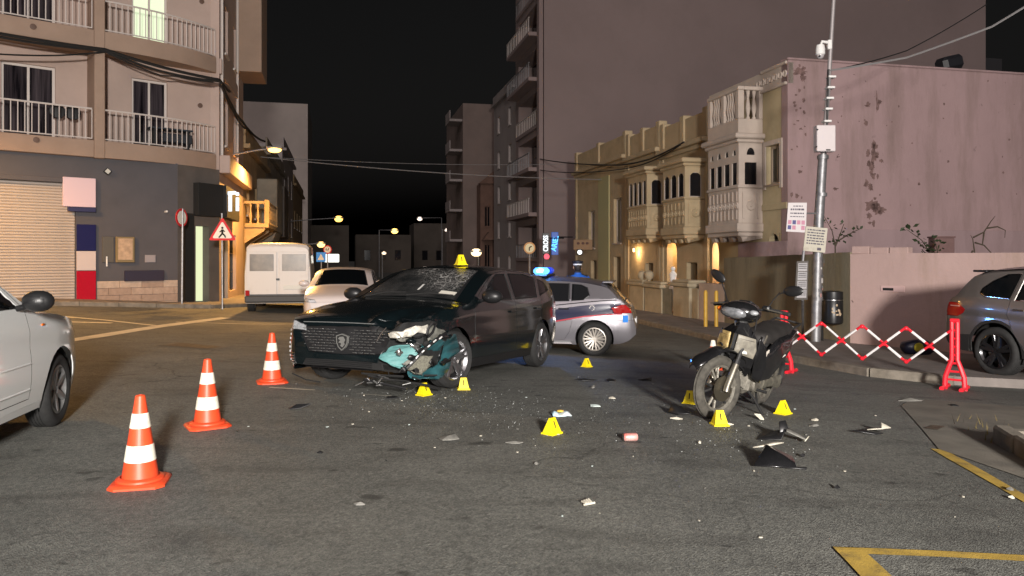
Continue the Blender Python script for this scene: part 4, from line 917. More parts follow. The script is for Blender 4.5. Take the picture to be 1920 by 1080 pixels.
def make_car(sp, name, label, loc, heading, wheels, paint, cat='car', deform=None, group=None):
    """local frame: x forward, y left, origin on the ground midway between the axles"""
    root = empty(name, loc, heading, label, cat, group)
    L, W, wb, fo = sp['L'], sp['W'], sp['wb'], sp['fo']; xf = wb/2+fo
    Ns, Ng, Nt = 12, 8, 12
    prof = sp.get('prof', [(0,.925),(.12,.96),(.42,1.0),(.60,.997),(.72,.985),(.80,.992),(1,.955)])
    def section(d):
        hw = W/2*interp(sp['plan'],d); zt, zb, bl = interp(sp['zt'],d), interp(sp['zb'],d), interp(sp['belt'],d)
        tum = sp.get('tum',.36)
        zs = max(min(bl, zt-.045), zb+.02); out = []
        for k in range(Ns+1):
            z = lerp(zb,zs,k/Ns); out.append((hw*interp(prof,(z-.2)/(bl-.2)), z))
        ys = out[-1][0]; zr = max(zs+.012, zt-sp.get('rr',.075))
        for k in range(1,Ng+1):
            z = lerp(zs,zr,k/Ng); out.append((ys-tum*(z-zs), z))
        yr = out[-1][0]
        for k in range(1,Nt+1):
            w_ = (k/Nt)**1.5; out.append((yr*(1-w_), zr+(zt-zr)*(1-(1-w_)**sp.get('cr',3.0))))
        return out
    ds = sorted(set([0,.006,.015,.026,.04,.055,.075,.1,.13,.165,.2,.25] + list(np.arange(.3,L-.28,.055)) + [L-k for k in (0,.006,.015,.026,.04,.06,.085,.11,.145,.18,.23,.28)]))
    rings = []
    for d in ds:
        h = section(d); rings.append([Vector((xf-d,y,z)) for y, z in h]+[Vector((xf-d,-y,z)) for y, z in h[-2::-1]])
    m = MB(); m.ring(rings, False, False); n = len(rings[0])
    for i, rev in ((0,0),(len(rings)-1,1)):                      # end caps, strip by strip
        for k in range(n//2): m.f.append([i*n+k, i*n+k+1, i*n+n-2-k, i*n+n-1-k] if k < n//2-1 else [i*n+k,i*n+k+1,i*n+k+2]); m.mi.append(0)
    me = bpy.data.meshes.new('body'); me.from_pydata([tuple(p) for p in m.v], [], m.f)
    bm = bmesh.new(); bm.from_mesh(me); bpy.data.meshes.remove(me); bmesh.ops.remove_doubles(bm, verts=bm.verts, dist=.0004); bmesh.ops.recalc_face_normals(bm, faces=bm.faces)
    def uv(co, view): return (xf-co.x, co.z) if view == 'side' else ((abs(co.y), co.z) if view == 'front' else (xf-co.x, abs(co.y)))
    arch = [(wb/2, sp['ar']), (-wb/2, sp['ar'])]
    regs = []
    for x, r in arch:
        regs.append(dict(name='_del', view='side', poly=[(xf-(x+r*math.cos(2*math.pi*k/26)), sp['wr']+.01+r*math.sin(2*math.pi*k/26)) for k in range(26)], cond=lambda c, nn: abs(c.y) > W*.30))
    regs += sp['regs']
    for rg in regs:
        po = rg['poly']; us = [p[0] for p in po]; vs = [p[1] for p in po]; c_ = rg.get('cond') or (lambda c, nn: True); e = .09
        for i in range(len(po)):
            (u0,v0),(u1,v1) = po[i-1], po[i]
            if abs(u0-u1)+abs(v0-v1) < 1e-6: continue
            for sgn in ((1,-1) if rg['view'] != 'side' else (1,)):
                fs = []
                for f in bm.faces:
                    c = f.calc_center_median()
                    if sgn*c.y < -.001 and rg['view'] != 'side': continue
                    u, v = uv(c, rg['view'])
                    if min(us)-e < u < max(us)+e and min(vs)-e < v < max(vs)+e and c_(c, f.normal): fs.append(f)
                if not fs: continue
                if rg['view'] == 'side': co, no = Vector((xf-u0,0,v0)), Vector((v1-v0,0,u1-u0))
                elif rg['view'] == 'front': co, no = Vector((0,sgn*u0,v0)), Vector((0,v1-v0,-sgn*(u1-u0)))
                else: co, no = Vector((xf-u0,sgn*v0,0)), Vector((v1-v0,sgn*(u1-u0),0))
                geom = list({v for f in fs for v in f.verts})+list({ed for f in fs for ed in f.edges})+fs
                bmesh.ops.bisect_plane(bm, geom=geom, dist=1e-5, plane_co=co, plane_no=no.normalized())
    bm.normal_update(); groups = {}
    for f in bm.faces:
        c = f.calc_center_median(); key = ('body',0,0)
        for k, rg in enumerate(regs):
            if rg.get('cond') and not rg['cond'](c, f.normal): continue
            u, v = uv(c, rg['view'])
            if pin(rg['poly'], u, v):
                if rg.get('one') and c.y*rg['one'] < 0: continue
                key = (rg['name'],k,(0 if rg.get('mid') else (1 if c.y > 0 else -1))); break
        if key[0] == '_del': continue
        groups.setdefault(key, []).append(f)
    made = {}
    for key, fs in groups.items():
        rg = regs[key[1]] if key[0] != 'body' else {}
        ix = {}; vs = []; fl = []
        for f in fs:
            q = []
            for v in f.verts:
                if v.index not in ix or True:
                    i = ix.get(v)
                    if i is None: i = ix[v] = len(vs); vs.append(v.co.copy())
                    q.append(i)
            fl.append(q)
        if deform: vs = [deform(v) for v in vs]
        mm = bpy.data.meshes.new(key[0]); mm.from_pydata([tuple(v) for v in vs], [], fl)
        gro = rg.get('groove', .006 if key[0] != 'body' else 0)
        mm.materials.append(rg.get('mat') or paint)
        if gro:
            mm.materials.append(rg.get('rim') or paint)
            b2 = bmesh.new(); b2.from_mesh(mm); old = set()
            bd = [v for v in b2.verts if v.is_boundary and abs(v.co.y) > 1e-3 or (v.is_boundary and rg.get('mid'))]
            nb = [(v, v.normal.copy()) for v in bd]
            res = bmesh.ops.inset_region(b2, faces=list(b2.faces), thickness=gro, use_boundary=True, use_even_offset=False)
            for f in res['faces']: f.material_index = 1 if rg.get('rim') else 0
            for v, nn in nb: v.co -= nn*rg.get('sink',.008)
            if rg.get('lift'):
                bset = set(bd)
                for v in b2.verts:
                    if v not in bset: v.co += v.normal*rg['lift']
            b2.to_mesh(mm); b2.free()
        mm.polygons.foreach_set('use_smooth', [True]*len(mm.polygons)); mm.set_sharp_from_angle(angle=R(sp.get('sharp',32)))
        made[key] = link(key[0], mm, None, root)
    bm.free()
    # black underside and wheel wells
    u = MB(); u.box((xf-L/2,0,sp.get('ub',.30)),(L-.5,W*.60,.16)); u.box((0,0,sp.get('ub',.30)-.03),(wb-2*sp['ar']-.05,W*.88,.14)); u.build('underbody', blackm, root, 0)
    for x, r in arch:
        for s in (1,-1):
            w = MB(); pts = []
            for k in range(17):
                a = math.pi*(-.12+1.24*k/16); pts.append((x+(r+.004)*math.cos(a), sp['wr']+.01+(r+.004)*math.sin(a)))
            yo = W/2*.955
            w.add([(p[0],s*(yo-.03),p[1]) for p in pts]+[(p[0],s*(yo-.36),p[1]) for p in pts], [(k,k+1,18+k,17+k) for k in range(16)])
            w.add([(p[0],s*(yo-.36),p[1]) for p in pts], [tuple(range(17))]); w.build('wheel_arch_liner', blackm, root, 50)
    ty, rm, dc = wheels
    for x, st in ((wb/2, sp.get('steer',0)), (-wb/2, 0)):
        for s in (1,-1):
            o = link('wheel', ty, None, root); o.location = (x, s*(W/2-sp.get('wi',.125)), sp['wr']); o.rotation_euler = (0, 0, (0 if s > 0 else math.pi)+st)
            link('rim', rm, None, o); link('brake_disc', dc, None, o)
    return root, made, section, xf
def surf_pt(section, xf, d, z, side=1, out=0.0):
    h = section(d); 
    for a, b in zip(h, h[1:]):
        if a[1] <= z <= b[1] and b[1] > a[1]:
            t = (z-a[1])/(b[1]-a[1]); return Vector((xf-d, side*(lerp(a[0],b[0],t)+out), z))
    return Vector((xf-d, side*h[0][0], z))
def mirror(root, p, side, body, glassm=None, sz_=(.11,.22,.14)):
    m = MB(); q = p+Vector((.0,side*.17,.06)); m.sph(q, (sz_[0]*.9,sz_[1]*.62,sz_[2]*.62), 16, 10); m.tube([p+Vector((0,-side*.03,-.01)), q+Vector((0,-side*.05,-.03))], .025, 6); o = m.build('wing_mirror', body, root, 60)
    MB().sph(q+Vector((-sz_[0]*.22,0,0)),(sz_[0]*.72,sz_[1]*.50,sz_[2]*.50),16,10).build('mirror_glass', black, o)
def handle(root, sec, xf, d, z, side, mt):
    p = surf_pt(sec, xf, d, z, side, .018); m = MB(); m.box(p,(.20,.022,.03),None,.01); return m.build('door_handle', mt, root)

sidec = lambda c, n: abs(n.y) > .45
topc = lambda c, n: n.z > .12
# ---------------------------------------------------------------- the damaged dark estate car
SPD = dict(L=4.64, W=1.85, wb=2.73, fo=.92, ar=.365, wr=.325, wi=.12, steer=R(-14), tum=.34,
 zt=[(0,.50),(.008,.60),(.03,.70),(.07,.765),(.14,.815),(.3,.865),(.6,.925),(1.0,.985),(1.22,1.015),(1.34,1.06),(1.7,1.225),(2.05,1.365),(2.3,1.43),(2.7,1.462),(3.2,1.455),(3.8,1.41),(4.2,1.345),(4.32,1.28),(4.45,1.06),(4.53,.95),(4.60,.80),(4.64,.55)],
 zb=[(0,.27),(.08,.20),(.3,.185),(4.2,.2),(4.5,.26),(4.64,.36)],
 belt=[(0,.70),(.2,.78),(.6,.86),(1.1,.925),(1.5,.95),(2.5,.965),(3.5,1.0),(4.2,1.04),(4.64,1.02)],
 plan=[(0,.70),(.03,.775),(.08,.835),(.16,.89),(.3,.94),(.55,.98),(.95,1.0),(3.6,1.0),(4.1,.965),(4.4,.91),(4.55,.86),(4.64,.80)])
teal = mat('dark_teal_paint', (.0055,.0105,.0125), .22, .35, coat=1.0)
teal2 = mat('teal_paint_torn', (.028,.105,.12), .32, .2, coat=.5, var=.35, vs=6)
tealp = mat('pale_teal_inner', (.11,.28,.275), .5, var=.18, vs=9, stain=.3, stain_col=(.07,.16,.16), ss=6)
def cracked():
    m = bpy.data.materials.new('cracked_windscreen'); m.use_nodes = True; t = m.node_tree; b = t.nodes['Principled BSDF']; L = t.links
    tc = t.nodes.new('ShaderNodeTexCoord')
    def mixc(f, a, c):
        x = t.nodes.new('ShaderNodeMix'); x.data_type = 'RGBA'; L.new(f, x.inputs['Factor']); L.new(a, x.inputs['A']); x.inputs['B'].default_value = c+(1,); return x.outputs['Result']
    def ramp(f, p0, c0, p1, c1):
        r = t.nodes.new('ShaderNodeValToRGB'); e = r.color_ramp.elements; e[0].position = p0; e[0].color = c0+(1,); e[1].position = p1; e[1].color = c1+(1,); L.new(f, r.inputs['Fac']); return r.outputs['Color']
    def mul(a, c):
        x = t.nodes.new('ShaderNodeMix'); x.data_type = 'RGBA'; x.blend_type = 'MULTIPLY'; x.inputs['Factor'].default_value = 1; L.new(a, x.inputs['A']); L.new(c, x.inputs['B']); return x.outputs['Result']
    nz = t.nodes.new('ShaderNodeTexNoise'); nz.inputs['Scale'].default_value = 3; L.new(tc.outputs['Object'], nz.inputs['Vector'])
    ad = t.nodes.new('ShaderNodeMix'); ad.data_type = 'RGBA'; ad.blend_type = 'ADD'; ad.inputs['Factor'].default_value = .25; L.new(tc.outputs['Object'], ad.inputs['A']); L.new(nz.outputs['Color'], ad.inputs['B'])
    base = ramp(nz.outputs['Fac'], .35, (.012,.014,.015), .7, (.05,.05,.05)); 
    # distance to the two impact points on the glass
    def imp(pt, r0, r1):
        d = t.nodes.new('ShaderNodeVectorMath'); d.operation = 'DISTANCE'; L.new(tc.outputs['Object'], d.inputs[0]); d.inputs[1].default_value = pt
        return ramp(d.outputs['Value'], r0, (1,1,1), r1, (0,0,0))
    a1 = imp((.45,.36,1.27), .12, .48); a2 = imp((.22,-.12,1.38), .05, .28)
    mx = t.nodes.new('ShaderNodeMix'); mx.data_type = 'RGBA'; mx.blend_type = 'LIGHTEN'; mx.inputs['Factor'].default_value = 1; L.new(a1, mx.inputs['A']); L.new(a2, mx.inputs['B']); area = mx.outputs['Result']
    for s_, w_, cc in ((9,.035,(.55,.55,.53)),(24,.05,(.42,.41,.40))):
        v = t.nodes.new('ShaderNodeTexVoronoi'); v.feature = 'DISTANCE_TO_EDGE'; v.inputs['Scale'].default_value = s_; L.new(ad.outputs['Result'], v.inputs['Vector'])
        base = mixc(mul(ramp(v.outputs['Distance'], .0, (.9,)*3, w_, (0,0,0)), area), base, cc)
    n3 = t.nodes.new('ShaderNodeTexNoise'); n3.inputs['Scale'].default_value = 7; n3.inputs['Detail'].default_value = 8; n3.inputs['Roughness'].default_value = .75; L.new(tc.outputs['Object'], n3.inputs['Vector'])
    base = mixc(mul(ramp(n3.outputs['Fac'], .55, (0,0,0), .66, (.6,)*3), area), base, (.32,.31,.30))
    L.new(base, b.inputs['Base Color']); b.inputs['Roughness'].default_value = .12
    bp = t.nodes.new('ShaderNodeBump'); bp.inputs['Strength'].default_value = .5; bp.inputs['Distance'].default_value = .02; L.new(n3.outputs['Fac'], bp.inputs['Height']); L.new(bp.outputs['Normal'], b.inputs['Normal'])
    return m
crk = cracked()
frontc = lambda c, n: n.x > .25
SPD['regs'] = [
 dict(name='windscreen', view='top', mid=True, poly=[(1.27,-1),(1.27,.70),(2.20,.555),(2.20,-1)], cond=lambda c, n: n.z > .3 and c.z > .98, mat=crk, rim=black, groove=.035, sink=.006),
 dict(name='rear_window', view='top', mid=True, poly=[(4.24,-1),(4.24,.48),(4.46,.60),(4.46,-1)], cond=topc, mat=glassd, rim=black, groove=.02),
 dict(name='side_window', view='side', poly=[(1.66,.99),(2.60,1.0),(2.58,1.335),(2.28,1.33),(1.98,1.20)], cond=sidec, mat=glassd, rim=black, groove=.016),
 dict(name='side_window', view='side', poly=[(2.70,1.0),(3.50,1.025),(3.60,1.30),(3.2,1.35),(2.68,1.345)], cond=sidec, mat=glassd, rim=black, groove=.016),
 dict(name='side_window', view='side', poly=[(3.62,1.04),(4.12,1.13),(3.98,1.25),(3.71,1.295)], cond=sidec, mat=glassd, rim=black, groove=.014),
 dict(name='headlight', view='front', poly=[(.50,.64),(.93,.66),(.93,.765),(.70,.755),(.52,.71)], cond=lambda c, n: c.x > 1.80, mat=clear_lens, rim=black, groove=.012, one=-1),
 dict(name='headlight_gap', view='front', poly=[(.44,.60),(.93,.60),(.93,.775),(.70,.765),(.46,.72)], cond=lambda c, n: c.x > 1.80, mat=blackm, groove=.004, one=1),
 dict(name='grille', view='front', mid=True, poly=[(-.1,.40),(.46,.42),(.58,.62),(.50,.70),(-.1,.715)], cond=frontc, mat=black, groove=.01, sink=.01),
 dict(name='lower_intake', view='front', mid=True, poly=[(-.1,.235),(.56,.24),(.50,.34),(-.1,.345)], cond=frontc, mat=blackm, groove=.008),
 dict(name='fog_intake', view='front', poly=[(.62,.26),(.86,.27),(.86,.37),(.66,.40)], cond=frontc, mat=black, groove=.01, one=-1),
 dict(name='_del', view='front', poly=[(.40,.18),(1.0,.18),(1.0,.64),(.52,.60)], cond=lambda c, n: c.x > 1.77 and c.y > 0),
 dict(name='tail_light', view='side', poly=[(4.28,.84),(4.7,.84),(4.7,.96),(4.30,.95)], cond=lambda c, n: abs(c.y) > .45, mat=red_lens, groove=.008),
 dict(name='bonnet', view='top', mid=True, poly=[(.16,-1),(.10,.42),(.26,.74),(1.25,.80),(1.255,-1)], cond=lambda c, n: n.z > .5 and c.z > .72, groove=.008, sink=.012),
 dict(name='front_door', view='side', poly=[(1.36,.30),(2.66,.30),(2.66,1.395),(2.30,1.39),(1.86,1.20),(1.48,1.0),(1.38,.9)], cond=sidec),
 dict(name='rear_door', view='side', poly=[(2.66,.30),(3.36,.30),(3.52,.55),(3.62,.80),(3.66,1.05),(3.62,1.335),(3.2,1.392),(2.66,1.395)], cond=sidec),
 dict(name='sill', view='side', poly=[(1.3,.1),(3.4,.1),(3.4,.30),(1.3,.30)], cond=lambda c, n: abs(c.y) > .6, mat=black, groove=.004),
 dict(name='front_bumper', view='side', poly=[(-.2,.1),(.62,.1),(.60,.62),(.35,.60),(.1,.7),(-.2,.72)], cond=None, mid=True, groove=.005),
 dict(name='rear_bumper', view='side', poly=[(4.0,.1),(4.9,.1),(4.9,.62),(4.1,.66)], cond=None, mid=True, groove=.005),
]
from mathutils import noise as mnoise
def crumple(v):
    x, y, z = v; k = max(0, min(1, (x-1.35)/.8))*max(0, min(1, (y+.15)/.7))*max(0, min(1, (z-.2)/.3))
    if k > 0:
        nv = mnoise.noise_vector(Vector((x*4,y*4,z*4))); nv2 = mnoise.noise_vector(Vector((x*11,y*11,z*11)))
        v = v+nv*.085*k+nv2*.034*k+mnoise.noise_vector(Vector((x*23,y*23,z*23)))*.010*k+Vector((-.05*k,-.03*k,0))
    return v
alloyd = mat('dark_alloy', (.30,.30,.31), .3, .9)
wh_d = wheel_mesh(.325,.215,.235,5,(.030,.022),alloyd)
fw = gp(840,729); th_ = R(23.3); hd = Vector((-math.sin(th_),-math.cos(th_),0)); lf = Vector((-hd.y,hd.x,0))
ctr = fw - lf*(SPD['W']/2-.12) - hd*SPD['wb']/2; ctr.z = zg(ctr.x,ctr.y)
pitch_d = (zg(*(ctr+hd*1.36)[:2])-zg(*(ctr-hd*1.36)[:2]))/2.73
dc_, dparts, dsec, dxf = make_car(SPD,'dark_estate_car','damaged dark teal estate car with torn front corner and shattered windscreen',ctr,math.atan2(hd.y,hd.x),wh_d,teal,deform=crumple)
dc_.rotation_euler = (0,-math.atan(pitch_d),math.atan2(hd.y,hd.x)); bpy.context.view_layer.update()
DM = dc_.matrix_world.copy(); DI = DM.inverted()
for s in (1,-1): mirror(dc_, surf_pt(dsec,dxf,1.62,.985,s,-.02), s, black)
for s in (1,-1):
    for d, z in ((2.50,.84),(3.42,.87)): handle(dc_, dsec, dxf, d, z, s, teal)
def nosept(y, z, out=0.0):
    """point on the nose surface for given y, z (marching in d)"""
    for k in range(400):
        d = k*.002; h = dsec(d)
        for a, b in zip(h, h[1:]):
            if a[1] <= z <= b[1] and b[1] > a[1]:
                t = (z-a[1])/(b[1]-a[1]); yy = lerp(a[0],b[0],t)
                if yy >= abs(y): return Vector((dxf-d+out, y, z))
        if h[-1][1] >= z and h[0][1] <= z and abs(y) < .01: return Vector((dxf-d+out,y,z))
    return Vector((dxf-.2+out,y,z))
# grille dashes, row by row, then emblem
gdash = mat('grille_dash', (.55,.55,.54), .25, .9)
me = MB().box((0,0,0),(.010,.052,.007),None,.002).mesh('grille_bar',0); me.materials.append(gdash)
for r in range(9):
    z = .432+r*.030; half = lerp(.40,.55,min(1,r/6))
    for k in range(-7,8):
        y = k*.076+(.038 if r % 2 else 0)
        if abs(y) > half or abs(y) < .10+.0*r: continue
        if y > .40 and r < 4: continue
        o = link('grille_bar', me, None, dc_); p = nosept(y,z,.006); q = nosept(y+.02,z); q2 = nosept(y-.02,z)
        o.location = p; o.rotation_euler = (0,0,math.atan2((q-q2).y,(q-q2).x)-math.pi/2)
m = MB(); c = nosept(0,.545,.02)
def shield(s): return [(-.075*s,.062*s),(0,.085*s),(.075*s,.062*s),(.070*s,-.01*s),(.045*s,-.06*s),(0,-.095*s),(-.045*s,-.06*s),(-.070*s,-.01*s)]
for s0_, s1_, x_ in ((1.02,.90,.0),):
    a, b = shield(s0_), shield(s1_); n = len(a)
    m.add([(c.x+.012,c.y+p[0],c.z+p[1]) for p in a]+[(c.x+.012,c.y+p[0],c.z+p[1]) for p in b]+[(c.x-.02,c.y+p[0],c.z+p[1]) for p in a], [(i,(i+1)%n,n+(i+1)%n,n+i) for i in range(n)]+[(i,(i+1)%n,2*n+(i+1)%n,2*n+i) for i in range(n)])
emb = mat('emblem_silver',(.20,.20,.19),.35,.3); em = m.build('emblem', emb, dc_, 20)
m = MB(); m.poly([(c.x+.004,c.y+p[0],c.z+p[1]) for p in shield(.9)]); m.build('emblem_field', blackm, em, 0)
m = MB(); m.poly([(c.x+.010,c.y+p[0],c.z+p[1]) for p in ((-.03,.05),(.02,.055),(.045,.02),(.03,-.005),(.04,-.03),(.01,-.06),(-.02,-.045),(-.005,-.02),(-.045,-.01),(-.02,.015),(-.05,.03))]); m.build('emblem_head', emb, em, 0)
# daytime light strip on the intact side, chrome rows in the intact intake
for k in range(8):
    z = .65-k*.047; m = MB(); m.tube([nosept(-.80+.004*k,z,.010),nosept(-.80+.004*k,z-.022,.010)], .008, 5); m.build('daytime_light', mat('drl_lens',(.45,.45,.46),.15,coat=1), dc_)
for k in range(4):
    m = MB(); z = .275+k*.028; m.tube([nosept(y,z,.006) for y in (-.66,-.75,-.83)], .005, 5); m.build('intake_slat', gdash, dc_)
for k in range(5):
    m = MB(); z = .25+k*.02; m.tube([nosept(y,z,.006) for y in np.linspace(-.5,.38,9)], .004, 5); m.build('intake_slat', black, dc_)
m = MB(); m.tube([nosept(y,.735+.012*math.cos(y*2),.006) for y in np.linspace(-.58,.36,16)], .0045, 5); m.build('bonnet_edge_highlight', mat('crease_highlight',(.30,.31,.31),.35,.5), dc_)  # thin pale tube drawn as the highlight along the bonnet's front edge
# wipers, sticker, papers on the dash
def wsp(d, y, out=.012):
    h = dsec(d); 
    for a, b in zip(h,h[1:]):
        if b[0] <= abs(y) <= a[0] and a[1] > .9: 
            t = (abs(y)-b[0])/max(1e-6,a[0]-b[0]); return Vector((dxf-d,y,lerp(b[1],a[1],t)+out))
    return Vector((dxf-d,y,h[-1][1]+out))
for y0, y1 in ((-.6,-.05),(0,.62)):
    m = MB(); m.tube([wsp(1.28,y0),wsp(1.33,lerp(y0,y1,.5),.022),wsp(1.36,y1)],.009,6); m.build('wiper', blackm, dc_)
def ws_patch(name, d0, d1, y0, y1, mt, out=.004):
    rows = [[wsp(lerp(d0,d1,i/3),lerp(y0,y1,j/3),out) for j in range(4)] for i in range(4)]
    o = grid_patch(name, rows, mt, dc_); return o
ws_patch('paper_disc', 1.37, 1.46, .40, .62, mat('paper_white',(.62,.60,.53),.7))
ws_patch('toll_sticker', 1.45, 1.60, .055, .085, mat('sticker_white',(.6,.6,.58),.5))
# --- torn corner: sheets with thickness placed in front of the opened corner
FL_ = DM @ Vector((dxf-.02, .80, 0)); 
def corner_pt(px, py, out=0.0):
    """pixel -> point on the outer envelope of the torn corner (front plane left of the corner, flank right of it)"""
    dr = Vector(((px-HX)/F,1,-(py-HY)/F)); o = Vector((0,0,CH)); best = None
    for co, no in ((DM @ Vector((dxf-.05+out,0,0)), hd), (DM @ Vector((0,SPD['W']/2-.02+out,0)), lf), (DM @ Vector((dxf-.17+out,.78+out,0)), (hd+lf).normalized())):
        t = (co-o).dot(no)/dr.dot(no); p = o+dr*t
        if best is None or t > best[0]: best = (t,p)
    return best[1]
def sheet(name, pts, mt, out=.0, rough=.02, parent=dc_, sub=2, th=.006, seed=1):
    """crumpled sheet metal from a pixel outline"""
    rj = random.Random(seed); jag = []
    for i, (px, py) in enumerate(pts):
        nx_, ny_ = pts[(i+1) % len(pts)]
        for k in range(4): jag.append((lerp(px,nx_,k/4)+rj.uniform(-1,1)*(2.2 if k else .5), lerp(py,ny_,k/4)+rj.uniform(-1,1)*(2.2 if k else .5)))
    P3 = [corner_pt(px,py,out) for px, py in jag]; bm = bmesh.new(); f = bm.faces.new([bm.verts.new(p) for p in P3])
    bmesh.ops.triangulate(bm, faces=[f])
    for _ in range(sub): bmesh.ops.subdivide_edges(bm, edges=list(bm.edges), cuts=1, use_grid_fill=True); bmesh.ops.triangulate(bm, faces=list(bm.faces))
    for v in bm.verts:
        nv = mnoise.noise_vector(v.co*5+Vector((seed,0,0))); v.co += nv*rough*1.6 + mnoise.noise_vector(v.co*17)*rough*.35
    bm.normal_update(); me = bpy.data.meshes.new(name); bmesh.ops.recalc_face_normals(bm, faces=bm.faces); bm.to_mesh(me); bm.free()
    me.transform(DI); me.polygons.foreach_set('use_smooth',[True]*len(me.polygons)); o = link(name, me, mt, parent)
    sd = o.modifiers.new('thick','SOLIDIFY'); sd.thickness = th; return o
cav = mat('engine_bay_dark', (.012,.013,.013), .8, var=.5, vs=9, bump=1, bs=14)
m = MB(); m.box((dxf-.42,.56,.46),(.5,.62,.42),None,.05); m.build('engine_bay', cav, dc_)
sheet('torn_inner_panel', [(709,673),(734,650),(786,644),(794,654),(771,679),(763,692),(738,688)], tealp, .035, .014, seed=2, sub=2)
sheet('torn_bumper_skin', [(786,646),(815,631),(836,623),(856,629),(861,650),(846,682),(831,706),(812,716),(778,712),(762,702),(764,690),(772,678)], teal2, .02, .035, seed=5, sub=2)
sheet('hanging_fog_panel', [(784,669),(813,667),(809,684),(792,701),(776,701),(762,690)], mat('fog_mesh',(.16,.155,.12),.6,var=.5,vs=60,bump=1,bs=160), .065, .006, seed=7)
sheet('bent_fender_piece', [(800,615),(816,609),(836,624),(815,637),(803,639)], mat('scuffed_grey',(.16,.16,.14),.7,var=.5,vs=14), .05, .015, seed=9)
sheet('broken_headlight', [(728,625),(760,616),(801,609),(803,624),(770,630),(733,633)], mat('broken_reflector',(.42,.40,.35),.3,.2,var=.35,vs=30), .05, .012, seed=4)
m = MB(DI); P_ = [corner_pt(*p,.09) for p in ((836,625),(818,637),(800,651),(784,668),(770,683),(762,690))]; m.tube(P_, .02, 6); br = m.build('bumper_bracket', black, dc_)
for k in range(6):
    a, b = P_[0].lerp(P_[-1],.1+k*.15), P_[0].lerp(P_[-1],.17+k*.15); i = .1+k*.15
    m = MB(DI); q = [corner_pt(lerp(836,762,j),lerp(625,690,j)-(4 if j > .2 else 0)+ (2 if j>.7 else 0),.115) for j in (i,i+.06)]; m.tube(q, .0075, 5); m.build('bracket_slot', whitep, br)
m = MB(DI); m.tube([corner_pt(*p,.07) for p in ((800,628),(803,616),(811,606),(817,608),(812,622),(803,632))], .014, 6); m.build('loose_hose', black, dc_)
for pts, r in (([(684,712),(720,720),(763,729)],.014),([(690,704),(730,712),(768,716)],.012),([(678,700),(720,704),(757,706)],.012),([(764,717),(800,722),(826,729)],.013),([(548,700),(575,712),(600,716)],.008)):
    m = MB(DI); m.tube([corner_pt(*p,.03) for p in pts], r, 5); m.build('broken_splitter', blackm if r < .0135 else black, dc_)
random.seed(21)
for k in range(22):
    px, py = random.uniform(680,800), random.uniform(690,724); m = MB(DI); a = corner_pt(px,py,.05); m.tube([a, a+Vector((random.uniform(-.12,.14),random.uniform(-.03,.03),random.uniform(-.05,.03)))],random.uniform(.005,.010),5); m.build('broken_strip', random.choice([black,blackm,gdash]), dc_)
for k in range(16):
    px, py = random.uniform(738,842), random.uniform(618,706); w_ = random.uniform(4,13); sheet('torn_fragment', [(px-w_,py+random.uniform(-4,4)),(px+random.uniform(-3,5),py-random.uniform(3,9)),(px+w_,py+random.uniform(-5,5)),(px+random.uniform(-4,4),py+random.uniform(3,9))], random.choice([black,blackm,black,teal,gdash,MATS['scuffed_grey']]), .075, .012, seed=30+k, sub=0, th=.003)
m = MB(DI); m.tube([corner_pt(*p,.04) for p in ((706,642),(713,629),(722,617),(725,614))], .007, 6); m.build('trim_strip', chrome, dc_)

# ---------------------------------------------------------------- police hatchback
SPP = dict(L=4.25, W=1.80, wb=2.62, fo=.87, ar=.355, wr=.315, tum=.36,
 zt=[(0,.50),(.01,.60),(.04,.70),(.1,.77),(.3,.85),(.7,.95),(1.05,1.02),(1.15,1.06),(1.5,1.22),(1.9,1.38),(2.2,1.44),(2.7,1.465),(3.2,1.44),(3.62,1.37),(3.72,1.34),(3.98,1.08),(4.08,.97),(4.15,.90),(4.2,.75),(4.25,.55)],
 zb=[(0,.28),(.1,.2),(.3,.19),(3.9,.22),(4.1,.28),(4.25,.40)], belt=[(0,.72),(.3,.80),(1.0,.90),(2.4,.95),(3.3,1.0),(3.9,1.04),(4.25,1.0)],
 plan=[(0,.70),(.04,.79),(.1,.85),(.25,.92),(.5,.97),(.9,1),(3.3,1.0),(3.8,.965),(4.05,.91),(4.17,.87),(4.25,.80)])
silver = mat('police_silver_paint', (.30,.29,.315), .3, .6, coat=.8)
navy = mat('navy_livery', (.010,.012,.045), .3, coat=.6)
redl = mat('red_livery_line', (.45,.03,.05), .4)
